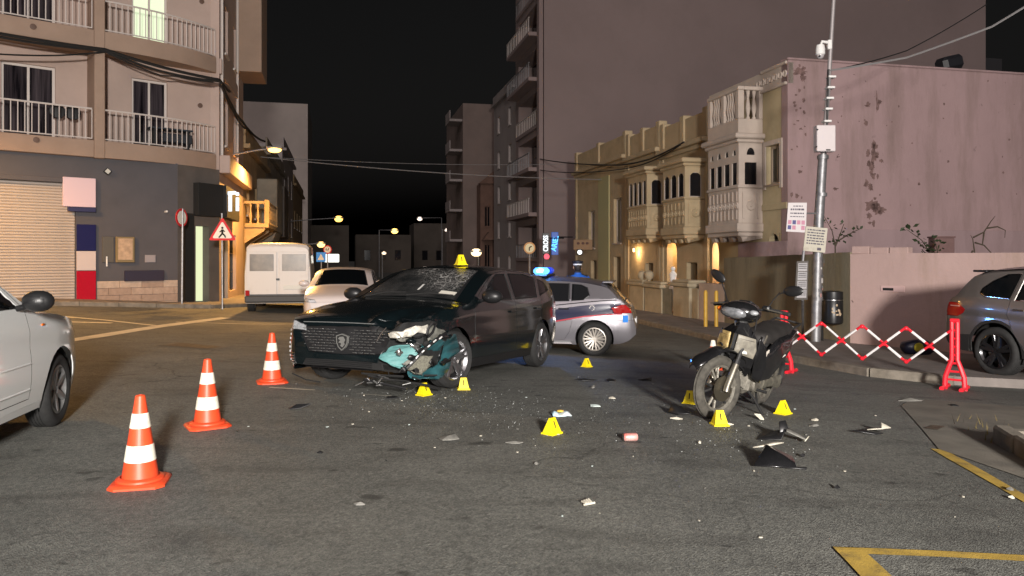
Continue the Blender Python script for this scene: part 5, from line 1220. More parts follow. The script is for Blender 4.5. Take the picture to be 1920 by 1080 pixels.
SPP['regs'] = [
 dict(name='windscreen', view='top', mid=True, poly=[(1.10,-1),(1.10,.68),(2.02,.54),(2.02,-1)], cond=lambda c, n: n.z > .3 and c.z > .98, mat=glassd, rim=black, groove=.03),
 dict(name='rear_window', view='top', mid=True, poly=[(3.70,-1),(3.70,.50),(4.04,.60),(4.04,-1)], cond=lambda c, n: c.z > .95, mat=glassd, rim=black, groove=.025),
 dict(name='side_window', view='side', poly=[(1.48,.99),(2.32,1.0),(2.30,1.345),(2.08,1.34),(1.8,1.20)], cond=sidec, mat=glassd, rim=black, groove=.016),
 dict(name='side_window', view='side', poly=[(2.40,1.0),(3.02,1.02),(3.02,1.345),(2.38,1.355)], cond=sidec, mat=glassd, rim=black, groove=.016),
 dict(name='side_window', view='side', poly=[(3.06,1.02),(3.30,1.04),(3.40,1.12),(3.36,1.27),(3.24,1.325),(3.06,1.34)], cond=sidec, mat=glassd, rim=black, groove=.014),
 dict(name='tail_light', view='side', poly=[(3.86,.80),(4.4,.80),(4.4,.94),(4.0,.965),(3.80,.90)], cond=lambda c, n: abs(c.y) > .4, mat=red_lens, groove=.008),
 dict(name='headlight', view='front', poly=[(.5,.62),(.95,.64),(.95,.76),(.55,.70)], cond=lambda c, n: c.x > 1.7, mat=clear_lens, groove=.01),
 dict(name='livery_stripe', view='side', poly=[(3.98,.985),(3.6,.975),(3.2,.93),(2.6,.83),(2.0,.70),(1.2,.55),(1.2,.36),(1.6,.42),(2.2,.53),(2.8,.66),(3.3,.75),(3.72,.79),(4.0,.80)], cond=sidec, mat=navy, groove=.002, sink=-.001),
 dict(name='livery_line', view='side', poly=[(1.2,.355),(1.2,.335),(1.6,.395),(2.2,.505),(2.8,.635),(3.3,.725),(3.72,.765),(4.0,.775),(4.0,.80),(3.72,.79),(3.3,.75),(2.8,.66),(2.2,.53),(1.6,.42)], cond=sidec, mat=redl, groove=.002, sink=-.001),
 dict(name='upper_body', view='side', mid=True, poly=[(1.0,1.045),(3.92,1.06),(3.92,1.6),(1.0,1.6)], cond=None, mat=mat('police_silver_shade',(.085,.082,.09),.3,.5,coat=.6), groove=.003, sink=.001),  # silver paint darkened above the belt: shade put into the colour
 dict(name='front_door', view='side', poly=[(1.25,.30),(2.36,.30),(2.36,1.40),(2.1,1.395),(1.7,1.2),(1.32,1.0)], cond=sidec),
 dict(name='rear_door', view='side', poly=[(2.36,.30),(2.93,.30),(3.03,.45),(3.08,.65),(3.06,.98),(3.04,1.39),(2.36,1.40)], cond=sidec),
 dict(name='sill', view='side', poly=[(1.2,.1),(3.05,.1),(3.05,.275),(1.2,.275)], cond=lambda c, n: abs(c.y) > .6, mat=mat('sill_pale',(.4,.4,.41),.4,.4), groove=.004),
 dict(name='rear_bumper', view='side', poly=[(3.75,.1),(4.5,.1),(4.5,.66),(3.72,.68)], cond=None, mid=True, groove=.005),
]
rimp = mat('police_rim', (.62,.58,.52), .35, .6)
wh_p = wheel_mesh(.315,.205,.215,9,(.016,.013),rimp)
pw_ = gp(1115,667); pa = R(180-11); phd = Vector((math.cos(pa),math.sin(pa),0)); plf = Vector((-phd.y,phd.x,0))
pc_ = pw_ - plf*(SPP['W']/2-.12) + phd*SPP['wb']/2; pc_.z = zg(*pw_[:2])
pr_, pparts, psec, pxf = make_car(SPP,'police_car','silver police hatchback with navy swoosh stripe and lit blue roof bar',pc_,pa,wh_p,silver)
for s in (1,-1):
    mirror(pr_, surf_pt(psec,pxf,1.48,.99,s,-.02), s, silver)
    for d in (2.20,2.92): handle(pr_, psec, pxf, d, .88, s, black)
m = MB(); m.tube([surf_pt(psec,pxf,d,z,1,.006) for d, z in ((2.36,.90),(2.8,.945),(3.3,1.0),(3.62,1.03),(3.9,1.045))], .008, 5); m.build('belt_trim', chrome, pr_)
m = MB(); m.box((pxf-3.72,0,1.365),(.20,1.1,.035),None,.012); m.build('roof_spoiler', silver, pr_)
m = MB(); m.box((pxf-2.42,0,1.485),(.30,1.15,.05),None,.02); lb_ = m.build('roof_bar_base', black, pr_)
bl1 = mat('blue_beacon_lit', (.01,.05,.5), .15, emit=(.10,.42,1.0), es=3.0); bl2 = mat('blue_beacon_dome', (.01,.03,.5), .15, emit=(.02,.10,.9), es=.5)
for y, mt in ((.46,bl1),(.22,bl1),(-.22,bl2),(-.46,bl2)):
    m = MB(); m.box((pxf-2.42,y,1.57),(.26,.215,.13),None,.045); bcn = m.build('beacon', mt, lb_)
    if mt is bl1: m = MB(); m.sph((pxf-2.42,y+.06,1.57),(.05,.06,.035)); m.box((pxf-2.42,y+.112,1.575),(.12,.012,.04),None,.004); m.build('flash_lens', glow('beacon_flash',(.7,.95,1),9), lb_)
pm_ = Matrix.Translation(pc_) @ Matrix.Rotation(pa,4,'Z')
bcl = lamp_light('beacon_light', pm_ @ Vector((pxf-2.42,.58,1.68)), 70, (.10,.35,1.0), None, .08); bcl.parent = pr_; bcl.matrix_parent_inverse = pm_.inverted()
m = MB(); m.tube([(-.9,.93,.235),(.95,.93,.235)],.018,6); m.build('sill_trim', chrome, pr_)
p = surf_pt(psec,pxf,4.06,.70,1,.006); m = MB(); m.box(p,(.10,.012,.13),Matrix.Rotation(R(24),3,'Z')); m.build('blue_reflector', mat('blue_reflector',(.05,.25,.75),.2), pr_)
m = MB(); m.box((pxf-L_ if False else pxf-4.235,0,.62),(.02,.5,.11),None,.004); m.build('number_plate', whitep, pr_)
p0 = surf_pt(psec,pxf,3.45,.90,1,.004); 
m = MB(); n = Vector((0,1,0)); 
for k in range(8):
    a = 2*math.pi*k/8; m.add([p0+Vector((.02*math.cos(a),0,.02*math.sin(a))), p0+Vector((.055*math.cos(a+.2),0,.055*math.sin(a+.2))), p0+Vector((.055*math.cos(a-.2),0,.055*math.sin(a-.2)))],[(0,1,2)])
m.build('crest', mat('crest_pale',(.6,.58,.55),.4), pr_, 0)

# ---------------------------------------------------------------- grey-silver SUV at right
SPX = dict(L=4.85, W=1.93, wb=2.93, fo=.89, ar=.43, wr=.375, wi=.135, tum=.34, rr=.09, ub=.36,
 zt=[(0,.62),(.02,.78),(.08,.90),(.2,.97),(.7,1.07),(1.25,1.15),(1.4,1.2),(1.8,1.43),(2.2,1.62),(2.6,1.70),(3.2,1.72),(3.9,1.68),(4.28,1.62),(4.36,1.56),(4.62,1.25),(4.74,1.12),(4.79,.98),(4.83,.80),(4.85,.6)],
 zb=[(0,.40),(.2,.30),(4.4,.32),(4.7,.38),(4.85,.5)], belt=[(0,.9),(.5,1.0),(1.4,1.08),(3.0,1.13),(4.2,1.19),(4.85,1.15)],
 plan=[(0,.74),(.06,.83),(.2,.92),(.5,.98),(.9,1),(4.0,1.0),(4.4,.965),(4.65,.92),(4.78,.88),(4.85,.82)])
suvp = mat('gunmetal_silver_paint', (.17,.158,.152), .3, .55, coat=.8); clad = mat('black_cladding', (.02,.02,.02), .6)
SPX['regs'] = [
 dict(name='windscreen', view='top', mid=True, poly=[(1.34,-1),(1.34,.74),(2.2,.60),(2.2,-1)], cond=lambda c, n: n.z > .3 and c.z > 1.1, mat=glassd, rim=black, groove=.03),
 dict(name='rear_window', view='top', mid=True, poly=[(4.36,-1),(4.36,.58),(4.62,.68),(4.62,-1)], cond=lambda c, n: c.z > 1.2, mat=glassd, rim=black, groove=.025),
 dict(name='side_window', view='side', poly=[(1.75,1.15),(2.66,1.16),(2.64,1.585),(2.42,1.57),(2.02,1.36)], cond=sidec, mat=glassd, rim=chrome, groove=.018),
 dict(name='side_window', view='side', poly=[(2.74,1.16),(3.52,1.17),(3.42,1.585),(2.72,1.59)], cond=sidec, mat=glassd, rim=chrome, groove=.018),
 dict(name='side_window', view='side', poly=[(3.60,1.18),(4.02,1.20),(4.13,1.26),(4.10,1.34),(3.94,1.46),(3.72,1.565),(3.50,1.575)], cond=sidec, mat=glassd, rim=chrome, groove=.018),
 dict(name='tail_light', view='side', poly=[(4.36,.99),(4.40,.93),(4.52,.87),(4.9,.86),(4.9,1.10),(4.52,1.09)], cond=lambda c, n: abs(c.y) > .55, mat=red_lens, groove=.008),
 dict(name='front_door', view='side', poly=[(1.5,.42),(2.70,.42),(2.70,1.63),(2.4,1.62),(1.9,1.38),(1.6,1.15)], cond=sidec),
 dict(name='rear_door', view='side', poly=[(2.70,.42),(3.30,.42),(3.50,.66),(3.62,.95),(3.58,1.2),(3.48,1.62),(2.70,1.63)], cond=sidec),
 dict(name='cladding', view='side', poly=[(1.2,.2),(3.45,.2),(3.45,.44),(1.2,.44)], cond=lambda c, n: abs(c.y) > .6, mat=clad, groove=.004),
 dict(name='arch_cladding', view='side', poly=[(.89+2.93+.48*math.cos(2*math.pi*k/24), .385+.48*math.sin(2*math.pi*k/24)) for k in range(24)], cond=sidec, mat=clad, groove=.006),
 dict(name='arch_cladding', view='side', poly=[(.89+.48*math.cos(2*math.pi*k/24), .385+.48*math.sin(2*math.pi*k/24)) for k in range(24)], cond=sidec, mat=clad, groove=.006),
 dict(name='rear_bumper', view='side', poly=[(4.2,.2),(5,.2),(5,.56),(4.2,.60)], cond=None, mid=True, mat=clad, groove=.005),
]
rimb = mat('black_alloy', (.025,.025,.027), .22, .6, coat=.5)
wh_x = wheel_mesh(.375,.26,.27,5,(.040,.034),rimb)
xw = gp(1876,702,.13); xa = math.atan2(-.95,.30); xhd = Vector((math.cos(xa),math.sin(xa),0)); xlf = Vector((-xhd.y,xhd.x,0))
# kerb side is away from us: the flank we see is the car's right side
xc = xw + xlf*(SPX['W']/2-.135) + xhd*SPX['wb']/2; xc.z = xw.z-.02
xr, xparts, xsec, xxf = make_car(SPX,'silver_suv','gunmetal silver off road estate car with black wheels parked by the pink wall',xc,xa,wh_x,suvp)
for s in (1,-1):
    mirror(xr, surf_pt(xsec,xxf,1.75,1.14,s,-.02), s, suvp)
    for d in (2.55,3.42): handle(xr, xsec, xxf, d, 1.03, s, chrome)
    m = MB(); m.tube([surf_pt(xsec,xxf,d,z,s,-.01)+Vector((0,0,.03)) for d, z in ((2.3,1.56),(2.6,1.60),(3.4,1.61),(4.0,1.57),(4.15,1.53))],.018,6); m.build('roof_rail', chrome, xr)
    m = MB(); q = surf_pt(xsec,xxf,4.5,1.02,s,.006); m.tube([surf_pt(xsec,xxf,d,1.035,s,.004) for d in (4.48,4.58,4.68)],.009,5); m.build('lamp_strip', mat('lamp_clear',(.6,.35,.33),.2), xr)
m = MB(); m.box((xxf-4.36,0,1.60),(.26,1.25,.035),None,.012); m.build('roof_spoiler', black, xr)
m = MB(); m.box((xxf-2.9,0,1.76),(.16,.05,.06),None,.02); m.build('aerial_fin', black, xr)

# ---------------------------------------------------------------- white hatchback leaving at left
SPW = dict(L=3.95, W=1.68, wb=2.5, fo=.74, ar=.36, wr=.315, tum=.30, steer=R(3),
 zt=[(0,.55),(.015,.66),(.05,.76),(.12,.84),(.3,.92),(.7,.99),(1.12,1.05),(1.22,1.09),(1.57,1.27),(1.92,1.43),(2.2,1.50),(2.7,1.52),(3.3,1.48),(3.6,1.42),(3.72,1.30),(3.82,1.05),(3.9,.85),(3.95,.6)],
 zb=[(0,.32),(.1,.22),(3.7,.24),(3.95,.4)], belt=[(0,.78),(.3,.87),(1.1,.98),(2.2,1.02),(3.2,1.06),(3.95,1.0)],
 plan=[(0,.66),(.05,.78),(.13,.86),(.3,.93),(.55,.98),(.85,1),(3.1,1.0),(3.6,.95),(3.85,.88),(3.95,.8)])
whitec = mat('white_car_paint', (.88,.90,.89), .25, coat=.8)
SPW['regs'] = [
 dict(name='windscreen', view='top', mid=True, poly=[(1.18,-1),(1.18,.66),(1.98,.54),(1.98,-1)], cond=lambda c, n: n.z > .3 and c.z > 1.0, mat=glassd, rim=black, groove=.03),
 dict(name='rear_window', view='top', mid=True, poly=[(3.62,-1),(3.62,.5),(3.8,.6),(3.8,-1)], cond=lambda c, n: c.z > 1.0, mat=glassd, rim=black, groove=.02),
 dict(name='side_window', view='side', poly=[(1.47,1.055),(2.47,1.06),(2.45,1.42),(2.08,1.40),(1.75,1.25)], cond=sidec, mat=glassd, rim=black, groove=.018),
 dict(name='side_window', view='side', poly=[(2.55,1.06),(3.25,1.08),(3.2,1.40),(2.53,1.42)], cond=sidec, mat=glassd, rim=black, groove=.018),
 dict(name='headlight', view='side', poly=[(-.1,.72),(.24,.74),(.40,.86),(.30,.895),(-.1,.82)], cond=lambda c, n: abs(c.y) > .42, mat=clear_lens, rim=black, groove=.01),
 dict(name='front_door', view='side', poly=[(1.36,.34),(2.51,.34),(2.51,1.46),(2.1,1.45),(1.72,1.28),(1.38,1.05)], cond=sidec),
 dict(name='sill', view='side', poly=[(1.1,.1),(3.1,.1),(3.1,.29),(1.1,.29)], cond=lambda c, n: abs(c.y) > .6, groove=.006),
 dict(name='front_bumper', view='side', poly=[(-.2,.1),(.50,.1),(.46,.58),(.2,.70),(-.2,.72)], cond=None, mid=True, groove=.005)]
wh_w = wheel_mesh(.315,.195,.205,6,(.035,.03),mat('grey_wheel',(.30,.30,.30),.4,.7),False)
ww = gp(90,799); wa = R(101); whd = Vector((math.cos(wa),math.sin(wa),0)); wlf = Vector((-whd.y,whd.x,0))
wc = ww + wlf*(SPW['W']/2-.12) - whd*SPW['wb']/2; wc.z = ww.z
wr_, wparts, wsec, wxf = make_car(SPW,'white_hatchback','white hatchback driving off past the traffic cones, black wing mirror',wc,wa,wh_w,whitec)
for s in (1,-1):
    mirror(wr_, surf_pt(wsec,wxf,1.50,1.05,s,-.02), s, black, None, (.085,.185,.135)); handle(wr_, wsec, wxf, 2.35, .92, s, whitec)
    m = MB(); m.box(surf_pt(wsec,wxf,1.12,.90,s,.004),(.05,.01,.02),None,.004); m.build('side_repeater', orange_lens, wr_)
for z, dd in ((.62,0),(.42,.0)):
    m = MB(); m.tube([surf_pt(wsec,wxf,d,z,-1,.001) for d in np.linspace(1.38,3.1,10)],.006,5); m.build('side_moulding', whitec, wr_)

# ---------------------------------------------------------------- pale saloon waiting behind the estate
SPS = dict(SPP); SPS['regs'] = [dict(r) for r in SPP['regs'] if not r['name'].startswith(('livery','upper'))]
palec = mat('pale_pink_white_paint', (.62,.56,.54), .3, coat=.6)
wh_s = wh_p; sa_ = R(-90+8); spx = gp(652,566)
SPS['regs'].append(dict(name='front_bumper', view='side', poly=[(-.2,.1),(.5,.1),(.45,.6),(-.2,.66)], cond=None, mid=True, groove=.005))
scar, sp_, ssec, sxf = make_car(SPS,'pale_car','pale pinkish white car waiting behind the damaged estate, facing the junction',G(-4.55,20.6),sa_,wh_s,palec)
for s in (1,-1): mirror(scar, surf_pt(ssec,sxf,1.48,.99,s,-.02), s, palec)
m = MB(); m.box((sxf-.012,0,.48),(.02,.52,.11),None,.004); m.build('number_plate', whitep, scar)

# ---------------------------------------------------------------- white van, rear view
va = math.atan2(U.y,U.x); vp = at(521,585,22.6); vz = zg(vp.x,vp.y)
van = empty('white_van', (vp.x,vp.y,vz), va, 'white panel van parked by the shop, rear doors toward the junction', 'van')
vanp = mat('van_white', (.58,.54,.50), .4, coat=.4, stain=.35, stain_col=(.30,.25,.20), ss=1.5)
secs = []
for x, w, z0, z1 in ((0,.93,.36,1.98),(.05,.955,.30,2.06),(.3,.96,.28,2.1),(2.9,.96,.28,2.1),(3.3,.95,.28,2.02),(4.0,.93,.28,1.30),(4.7,.88,.3,1.05),(4.85,.80,.36,.8)):
    r = .10; q = []
    for yy, zz in ((w*.96,z0),(w,z0+.12),(w,lerp(z0,z1,.5)),(w*.94,z1-r),(w*.86,z1-.02),(w*.5,z1+.02)): q.append((x,yy,zz))
    secs.append([Vector(p) for p in q]+[Vector((p[0],-p[1],p[2])) for p in q[::-1]])
m = MB(); m.ring(secs); m.build('body', vanp, van, 30)
for s in (1,-1):
    m = MB(); m.box((-.012,s*.46,1.10),(.02,.86,1.48),None,.008); dr = m.build('rear_door', vanp, van)
    m = MB(); m.box((-.026,s*.46,1.52),(.012,.68,.5),None,.004); m.build('window', mat('van_window_reflection',(.16,.13,.095),.3,var=.4,vs=3), dr)  # street reflection put into the tan colour of the glass
    m = MB(); m.box((-.02,s*.86,.62),(.04,.12,.16),None,.01); m.build('tail_light', red_lens, van)
    for x in (.75,3.95): o = link('wheel', wh_p[0], None, van); o.location = (x,s*.82,.315); o.rotation_euler = (0,0,0 if s > 0 else math.pi); link('rim', wh_p[1], None, o)
m = MB(); m.box((-.06,0,.44),(.14,1.86,.20),None,.03); m.build('bumper', mat('van_bumper',(.05,.05,.05),.6), van)
m = MB(); m.box((-.03,-.42,.78),(.02,.52,.12),None,.003); m.build('number_plate', mat('plate_pale',(.6,.6,.55),.5), van)
m = MB(); m.box((-.03,.0,1.02),(.02,.10,.06),None,.01); m.build('door_latch', black, van)
m = MB(); m.box((-.04,0,.555),(.03,1.6,.05)); m.build('tow_step', black, van)
# ================================================================== MOTORBIKE
bf, br_ = gp(1330,783), gp(1420,757); bh = (bf-br_); bh.z = 0; bh.normalize()
bc = (Vector((bf.x,bf.y,0))+Vector((br_.x,br_.y,0)))/2; bz = (zg(bf.x,bf.y)+zg(br_.x,br_.y))/2
bike = empty('motorbike', (bc.x,bc.y,bz-.004), 0, 'dusty black step through motorbike leaning on its side stand amid debris', 'motorbike')
bike.scale = (1.05,1.12,1.04)
bike.rotation_euler = (R(-13), math.atan((zg(br_.x,br_.y)-zg(bf.x,bf.y))/1.23), math.atan2(bh.y,bh.x))
bk_gloss = mat('bike_black_plastic', (.010,.010,.011), .22, coat=.5, var=.3, vs=8)
bk_scuff = mat('bike_scuffed_plastic', (.022,.022,.022), .5, var=.6, vs=12, bump=.2, bs=40)
dusty = mat('dusty_rubber', (.065,.06,.05), .9, var=.5, vs=14, bump=.5, bs=60)
cast = mat('cast_aluminium', (.24,.225,.19), .5, .6, var=.45, vs=16, bump=.4, bs=30)
forkm = mat('fork_alloy', (.19,.175,.145), .4, .7, var=.3, vs=10)
palep = mat('bike_pale_panel', (.19,.175,.14), .5, var=.45, vs=13, stain=.7, stain_col=(.06,.05,.035), ss=14)
gold = mat('bike_gold_decal', (.45,.33,.14), .5, var=.6, vs=20)
seatm = mat('bike_seat_vinyl', (.02,.018,.017), .6, var=.3, vs=10, bump=.15, bs=60)
hp = Vector((.33,0,.85)); axs = Vector((-.44,0,.9)).normalized()
STM = Matrix.Translation(hp) @ Matrix.Rotation(R(-19),4,axs) @ Matrix.Translation(-hp)
def moto_wheel(c, M, r=.292, w=.078, rimr=.21, nsp=5):
    T = M @ Matrix.Translation(c)
    m = MB(T); h = w/2; prof = [(rimr,-h*.7),(rimr+.03,-h*.95),(r-.035,-h),(r-.012,-h*.72),(r-.002,-h*.3)]
    prof += [(r,-.012),(r-.006,-.008),(r-.006,.008),(r,.012)]+[(p,-q) for p, q in prof[::-1]]
    m.lathe(prof,40,ax='y',caps=False)
    wo_ = m.build('wheel', dusty, bike, 40)
    m = MB(T); m.lathe([(rimr+.004,-h*.66),(rimr-.022,-h*.4),(rimr-.022,h*.4),(rimr+.004,h*.66)],36,ax='y',caps=False); m.lathe([(.001,-.06),(.035,-.06),(.045,-.03),(.045,.03),(.035,.06),(.001,.06)],16,ax='y',caps=False)
    m.build('rim', cast, wo_, 40)
    for k in range(nsp):
        a = 2*math.pi*k/nsp+.3; m = MB(T); p0 = Vector((.03*math.sin(a),0,.03*math.cos(a)))
        for q in (-.22,.22):
            p1 = Vector(((rimr-.01)*math.sin(a+q),0,(rimr-.01)*math.cos(a+q))); m.tube([p0,p0.lerp(p1,.5),p1],[.017,.012,.013],6)
        m.build('spoke', bk_scuff if k % 2 else cast, wo_)
    return wo_, T
fwheel, FT = moto_wheel((.60,0,.29), STM); rwheel, RT = moto_wheel((-.62,0,.29), Matrix.Identity(4), .292, .085)
m = MB(FT); m.lathe([(.05,.055),(.115,.055),(.115,.060),(.05,.060)],24,ax='y'); m.build('brake_disc', mat('bike_disc',(.13,.115,.085),.4,.8), fwheel)
m = MB(FT); m.box((-.09,.075,.06),(.07,.05,.09),Matrix.Rotation(.5,3,'Y'),.012); m.build('brake_caliper', cast, fwheel)
for s in (1,-1):
    m = MB(STM); m.tube([(.60,s*.092,.27),(.585,s*.09,.32),(.49,s*.088,.53)],[.028,.029,.027],12); fk = m.build('fork_leg', forkm, bike)
    m = MB(STM); m.tube([(.49,s*.088,.53),(.36,s*.083,.80)],.018,10); m.build('fork_tube', bk_scuff, fk)
    m = MB(STM); m.tube([(.493,s*.088,.52),(.478,s*.088,.555)],.031,10); m.build('dust_seal', black, fk)
# front mudguard
rows = []
for k in range(19):
    a = R(22+128*k/18); r = .325+.06*max(0,1-k/5); w = .085*(1 if 2 < k < 15 else (.45+.275*min(k,18-k)))
    rows.append([Vector((.585+r*math.cos(a), 0, .345+r*math.sin(a)))+Vector((0,w*y,-.035*abs(y)**2.2)) for y in (-1,-.75,-.4,0,.4,.75,1)])
m = MB(STM); n = 7; m.add([p for r_ in rows for p in r_], [(i*n+j,i*n+j+1,(i+1)*n+j+1,(i+1)*n+j) for i in range(18) for j in range(6)]); o = m.build('mudguard', bk_gloss, bike, 60)
sd = o.modifiers.new('t','SOLIDIFY'); sd.thickness = .005
# headlamp nacelle, lens, bars
m = MB(STM); m.sph((.39,0,1.0),(.15,.175,.095),18,12); m.sph((.30,0,.99),(.12,.13,.10),14,10); na = m.build('nacelle', bk_gloss, bike, 70)
m = MB(STM); m.sph((.47,0,.985),(.085,.135,.062),16,10); m.build('headlamp', mat('bike_headlamp',(.30,.31,.33),.1,.5,coat=1,var=.5,vs=18), na, 70)
for s in (1,-1):
    m = MB(STM); m.sph((.43,s*.17,1.0),(.04,.04,.025)); m.build('indicator', orange_lens if s < 0 else clear_lens, na)
m = MB(STM); m.box((.30,0,1.075),(.09,.14,.03),Matrix.Rotation(R(-25),3,'Y'),.012); m.build('instrument_panel', black, na)
m = MB(STM); m.tube([(.26,.36,1.03),(.31,.22,1.045),(.34,.08,1.02),(.34,-.08,1.02),(.31,-.22,1.045),(.26,-.36,1.03)],.011,8); hb = m.build('handlebar', bk_scuff, bike)
for s in (1,-1):
    m = MB(STM); m.tube([(.30,s*.24,1.043),(.255,s*.375,1.028)],.019,10); m.sph((.253,s*.38,1.027),.021); m.build('grip', blackm, hb)
    m = MB(STM); m.box((.30,s*.20,1.05),(.06,.07,.055),None,.012); m.build('switchgear', black, hb)
    m = MB(STM); m.tube([(.33,s*.19,1.05),(.36,s*.25,1.045),(.33,s*.37,1.03)],.006,6); m.build('lever', forkm, hb)
    e = Vector((.26,s*.36,1.225)) if s > 0 else Vector((.30,s*.30,1.27))
    m = MB(STM); m.tube([(.30,s*.21,1.06),(.29,s*.25,1.14),(.28,s*.29,1.20),e],.006,6); m.build('mirror_stalk', black, hb)
    m = MB(STM @ Matrix.Translation(e) @ Matrix.Rotation(R(8 if s > 0 else 30)*s,4,'X')); m.sph((0,s*.05,.005),(.024,.095,.048),16,10); mr = m.build('mirror', black, hb, 70)
    m = MB(STM @ Matrix.Translation(e) @ Matrix.Rotation(R(8 if s > 0 else 30)*s,4,'X')); m.lathe([(.001,-.024),(.036,-.0245),(.036,-.022)],16,o=(0,s*.05,.005),ax='x'); m.build('mirror_glass', glassd, mr)
# steering column and front cowl
m = MB(STM); m.tube([(.34,0,.95),(.40,0,.70)],.055,10); m.build('steering_column', bk_scuff, bike)
def plate3(name, pts, mt, th=.012, parent=bike, cut=2, bulge=None):
    bm = bmesh.new(); f = bm.faces.new([bm.verts.new(p) for p in pts]); bmesh.ops.triangulate(bm, faces=[f])
    for _ in range(cut): bmesh.ops.subdivide_edges(bm, edges=list(bm.edges), cuts=1, use_grid_fill=True)
    me = bpy.data.meshes.new(name); bm.to_mesh(me); bm.free(); me.polygons.foreach_set('use_smooth',[True]*len(me.polygons)); me.set_sharp_from_angle(angle=R(40))
    o = link(name, me, mt, parent); s_ = o.modifiers.new('t','SOLIDIFY'); s_.thickness = th; s_.offset = 0; bv = o.modifiers.new('b','BEVEL'); bv.width = .003; bv.segments = 1; return o
m = MB(); m.ring([[Vector(p) for p in q] for q in ([(.36,.05,.90),(.43,0,.90),(.36,-.05,.90),(.26,0,.90)],[(.37,.16,.78),(.50,0,.80),(.37,-.16,.78),(.20,0,.80)],[(.36,.18,.64),(.51,0,.66),(.36,-.18,.64),(.18,0,.62)],[(.32,.15,.50),(.44,0,.50),(.32,-.15,.50),(.20,0,.46)],[(.24,.10,.40),(.32,0,.40),(.24,-.10,.40),(.18,0,.38)])]); cw = m.build('front_cowl', bk_gloss, bike, 20)
for s, mt in ((1,palep),(-1,gold)):
    plate3('cowl_panel', [(.50,s*.035,.80),(.395,s*.155,.785),(.375,s*.175,.68),(.385,s*.165,.60),(.505,s*.03,.63)], mt, .014, cw)
    for k in range(4):
        z = .765-k*.022; m = MB(); m.tube([(.488-.004*k,s*.055,z),(.405-.003*k,s*.152,z-.006)],.004,4); m.build('vent_line', blackm, cw)
    m = MB(); m.box((.45,s*.10,.655),(.05,.012,.05),Matrix.Rotation(R(-40)*s,3,'Z') @ Matrix.Rotation(.7,3,'X'),.004); m.build('decal_mark', mat('decal_white',(.62,.6,.55),.5) if s > 0 else blackm, cw)
    # leg shields behind the cowl
    plate3('leg_shield', [(.34,s*.17,.80),(.26,s*.215,.72),(.16,s*.225,.52),(.14,s*.19,.36),(.22,s*.14,.40),(.32,s*.16,.56)], bk_gloss, .012)
# body
m = MB(); m.tube([(.30,0,.80),(.18,0,.60),(.02,0,.52),(-.16,0,.60),(-.3,0,.68)],[.06,.075,.08,.09,.09],10); m.build('spine_cover', bk_scuff, bike)
for s in (1,-1):
    bo = plate3('side_panel', [(.16,s*.115,.60),(-.05,s*.145,.64),(-.22,s*.155,.74),(-.55,s*.15,.78),(-.90,s*.09,.84),(-.94,s*.07,.77),(-.68,s*.13,.64),(-.40,s*.165,.52),(-.12,s*.165,.38),(.10,s*.14,.36),(.17,s*.12,.46)], bk_gloss, .055)
    m = MB(); m.box((.02,s*.158,.60),(.13,.012,.10),Matrix.Rotation(R(20),3,'Y'),.003); m.build('sticker', mat('sticker_pale',(.62,.57,.50),.5), bo)
    m = MB(); m.tube([(-.30,s*.178,.50),(-.36,s*.180,.58),(-.46,s*.178,.60)],.009,6); m.build('decal_stripe', mat('decal_white',(.62,.6,.55),.5), bo)
    m = MB(); m.box((.12,s*.142,.72),(.028,.012,.20),Matrix.Rotation(R(-30),3,'Y'),.004); m.build('trim_strip', forkm, bo)
secs = []
for x, z, w, h in ((-.02,.715,.07,.05),(-.06,.745,.105,.06),(-.2,.755,.125,.065),(-.35,.775,.135,.07),(-.5,.81,.135,.07),(-.68,.825,.12,.065),(-.82,.835,.09,.05),(-.86,.83,.06,.03)):
    secs.append([Vector((x,w*c,z+h*s_)) for c, s_ in ((1,-.6),(1.02,.2),(.8,.8),(.35,1),(-.35,1),(-.8,.8),(-1.02,.2),(-1,-.6))])
m = MB(); m.ring(secs); m.build('seat', seatm, bike, 60)
m = MB(); m.tube([(-.72,.12,.85),(-.92,.12,.89),(-.98,.06,.89),(-.98,-.06,.89),(-.92,-.12,.89),(-.72,-.12,.85)],.012,8); m.build('grab_rail', bk_scuff, bike)
m = MB(); m.box((-.95,0,.78),(.07,.15,.08),None,.02); m.build('tail_light', red_lens, bike)
rows = [[Vector((-.62+.345*math.cos(R(40+150*k/12)), .075*y, .29+.345*math.sin(R(40+150*k/12))-.02*abs(y))) for y in (-1,-.5,0,.5,1)] for k in range(13)]
o = grid_patch('rear_mudguard', rows, bk_scuff, bike); sd = o.modifiers.new('t','SOLIDIFY'); sd.thickness = .006
for s in (1,-1):
    m = MB(); m.tube([(.0,s*.10,.34),(-.3,s*.10,.31),(-.62,s*.10,.29)],.022,8); m.build('swingarm', cast, bike)
    m = MB(); m.tube([(-.50,s*.125,.36),(-.40,s*.125,.64)],.016,8); q = Vector((-.50,s*.125,.36)); e = Vector((-.40,s*.125,.64)); m.tube([q.lerp(e,.15),q.lerp(e,.75)],.030,10); m.build('shock_absorber', forkm, bike)
    m = MB(); m.tube([(.02,s*.12,.27),(.02,s*.24,.275)],.014,8); m.build('foot_peg', blackm, bike)
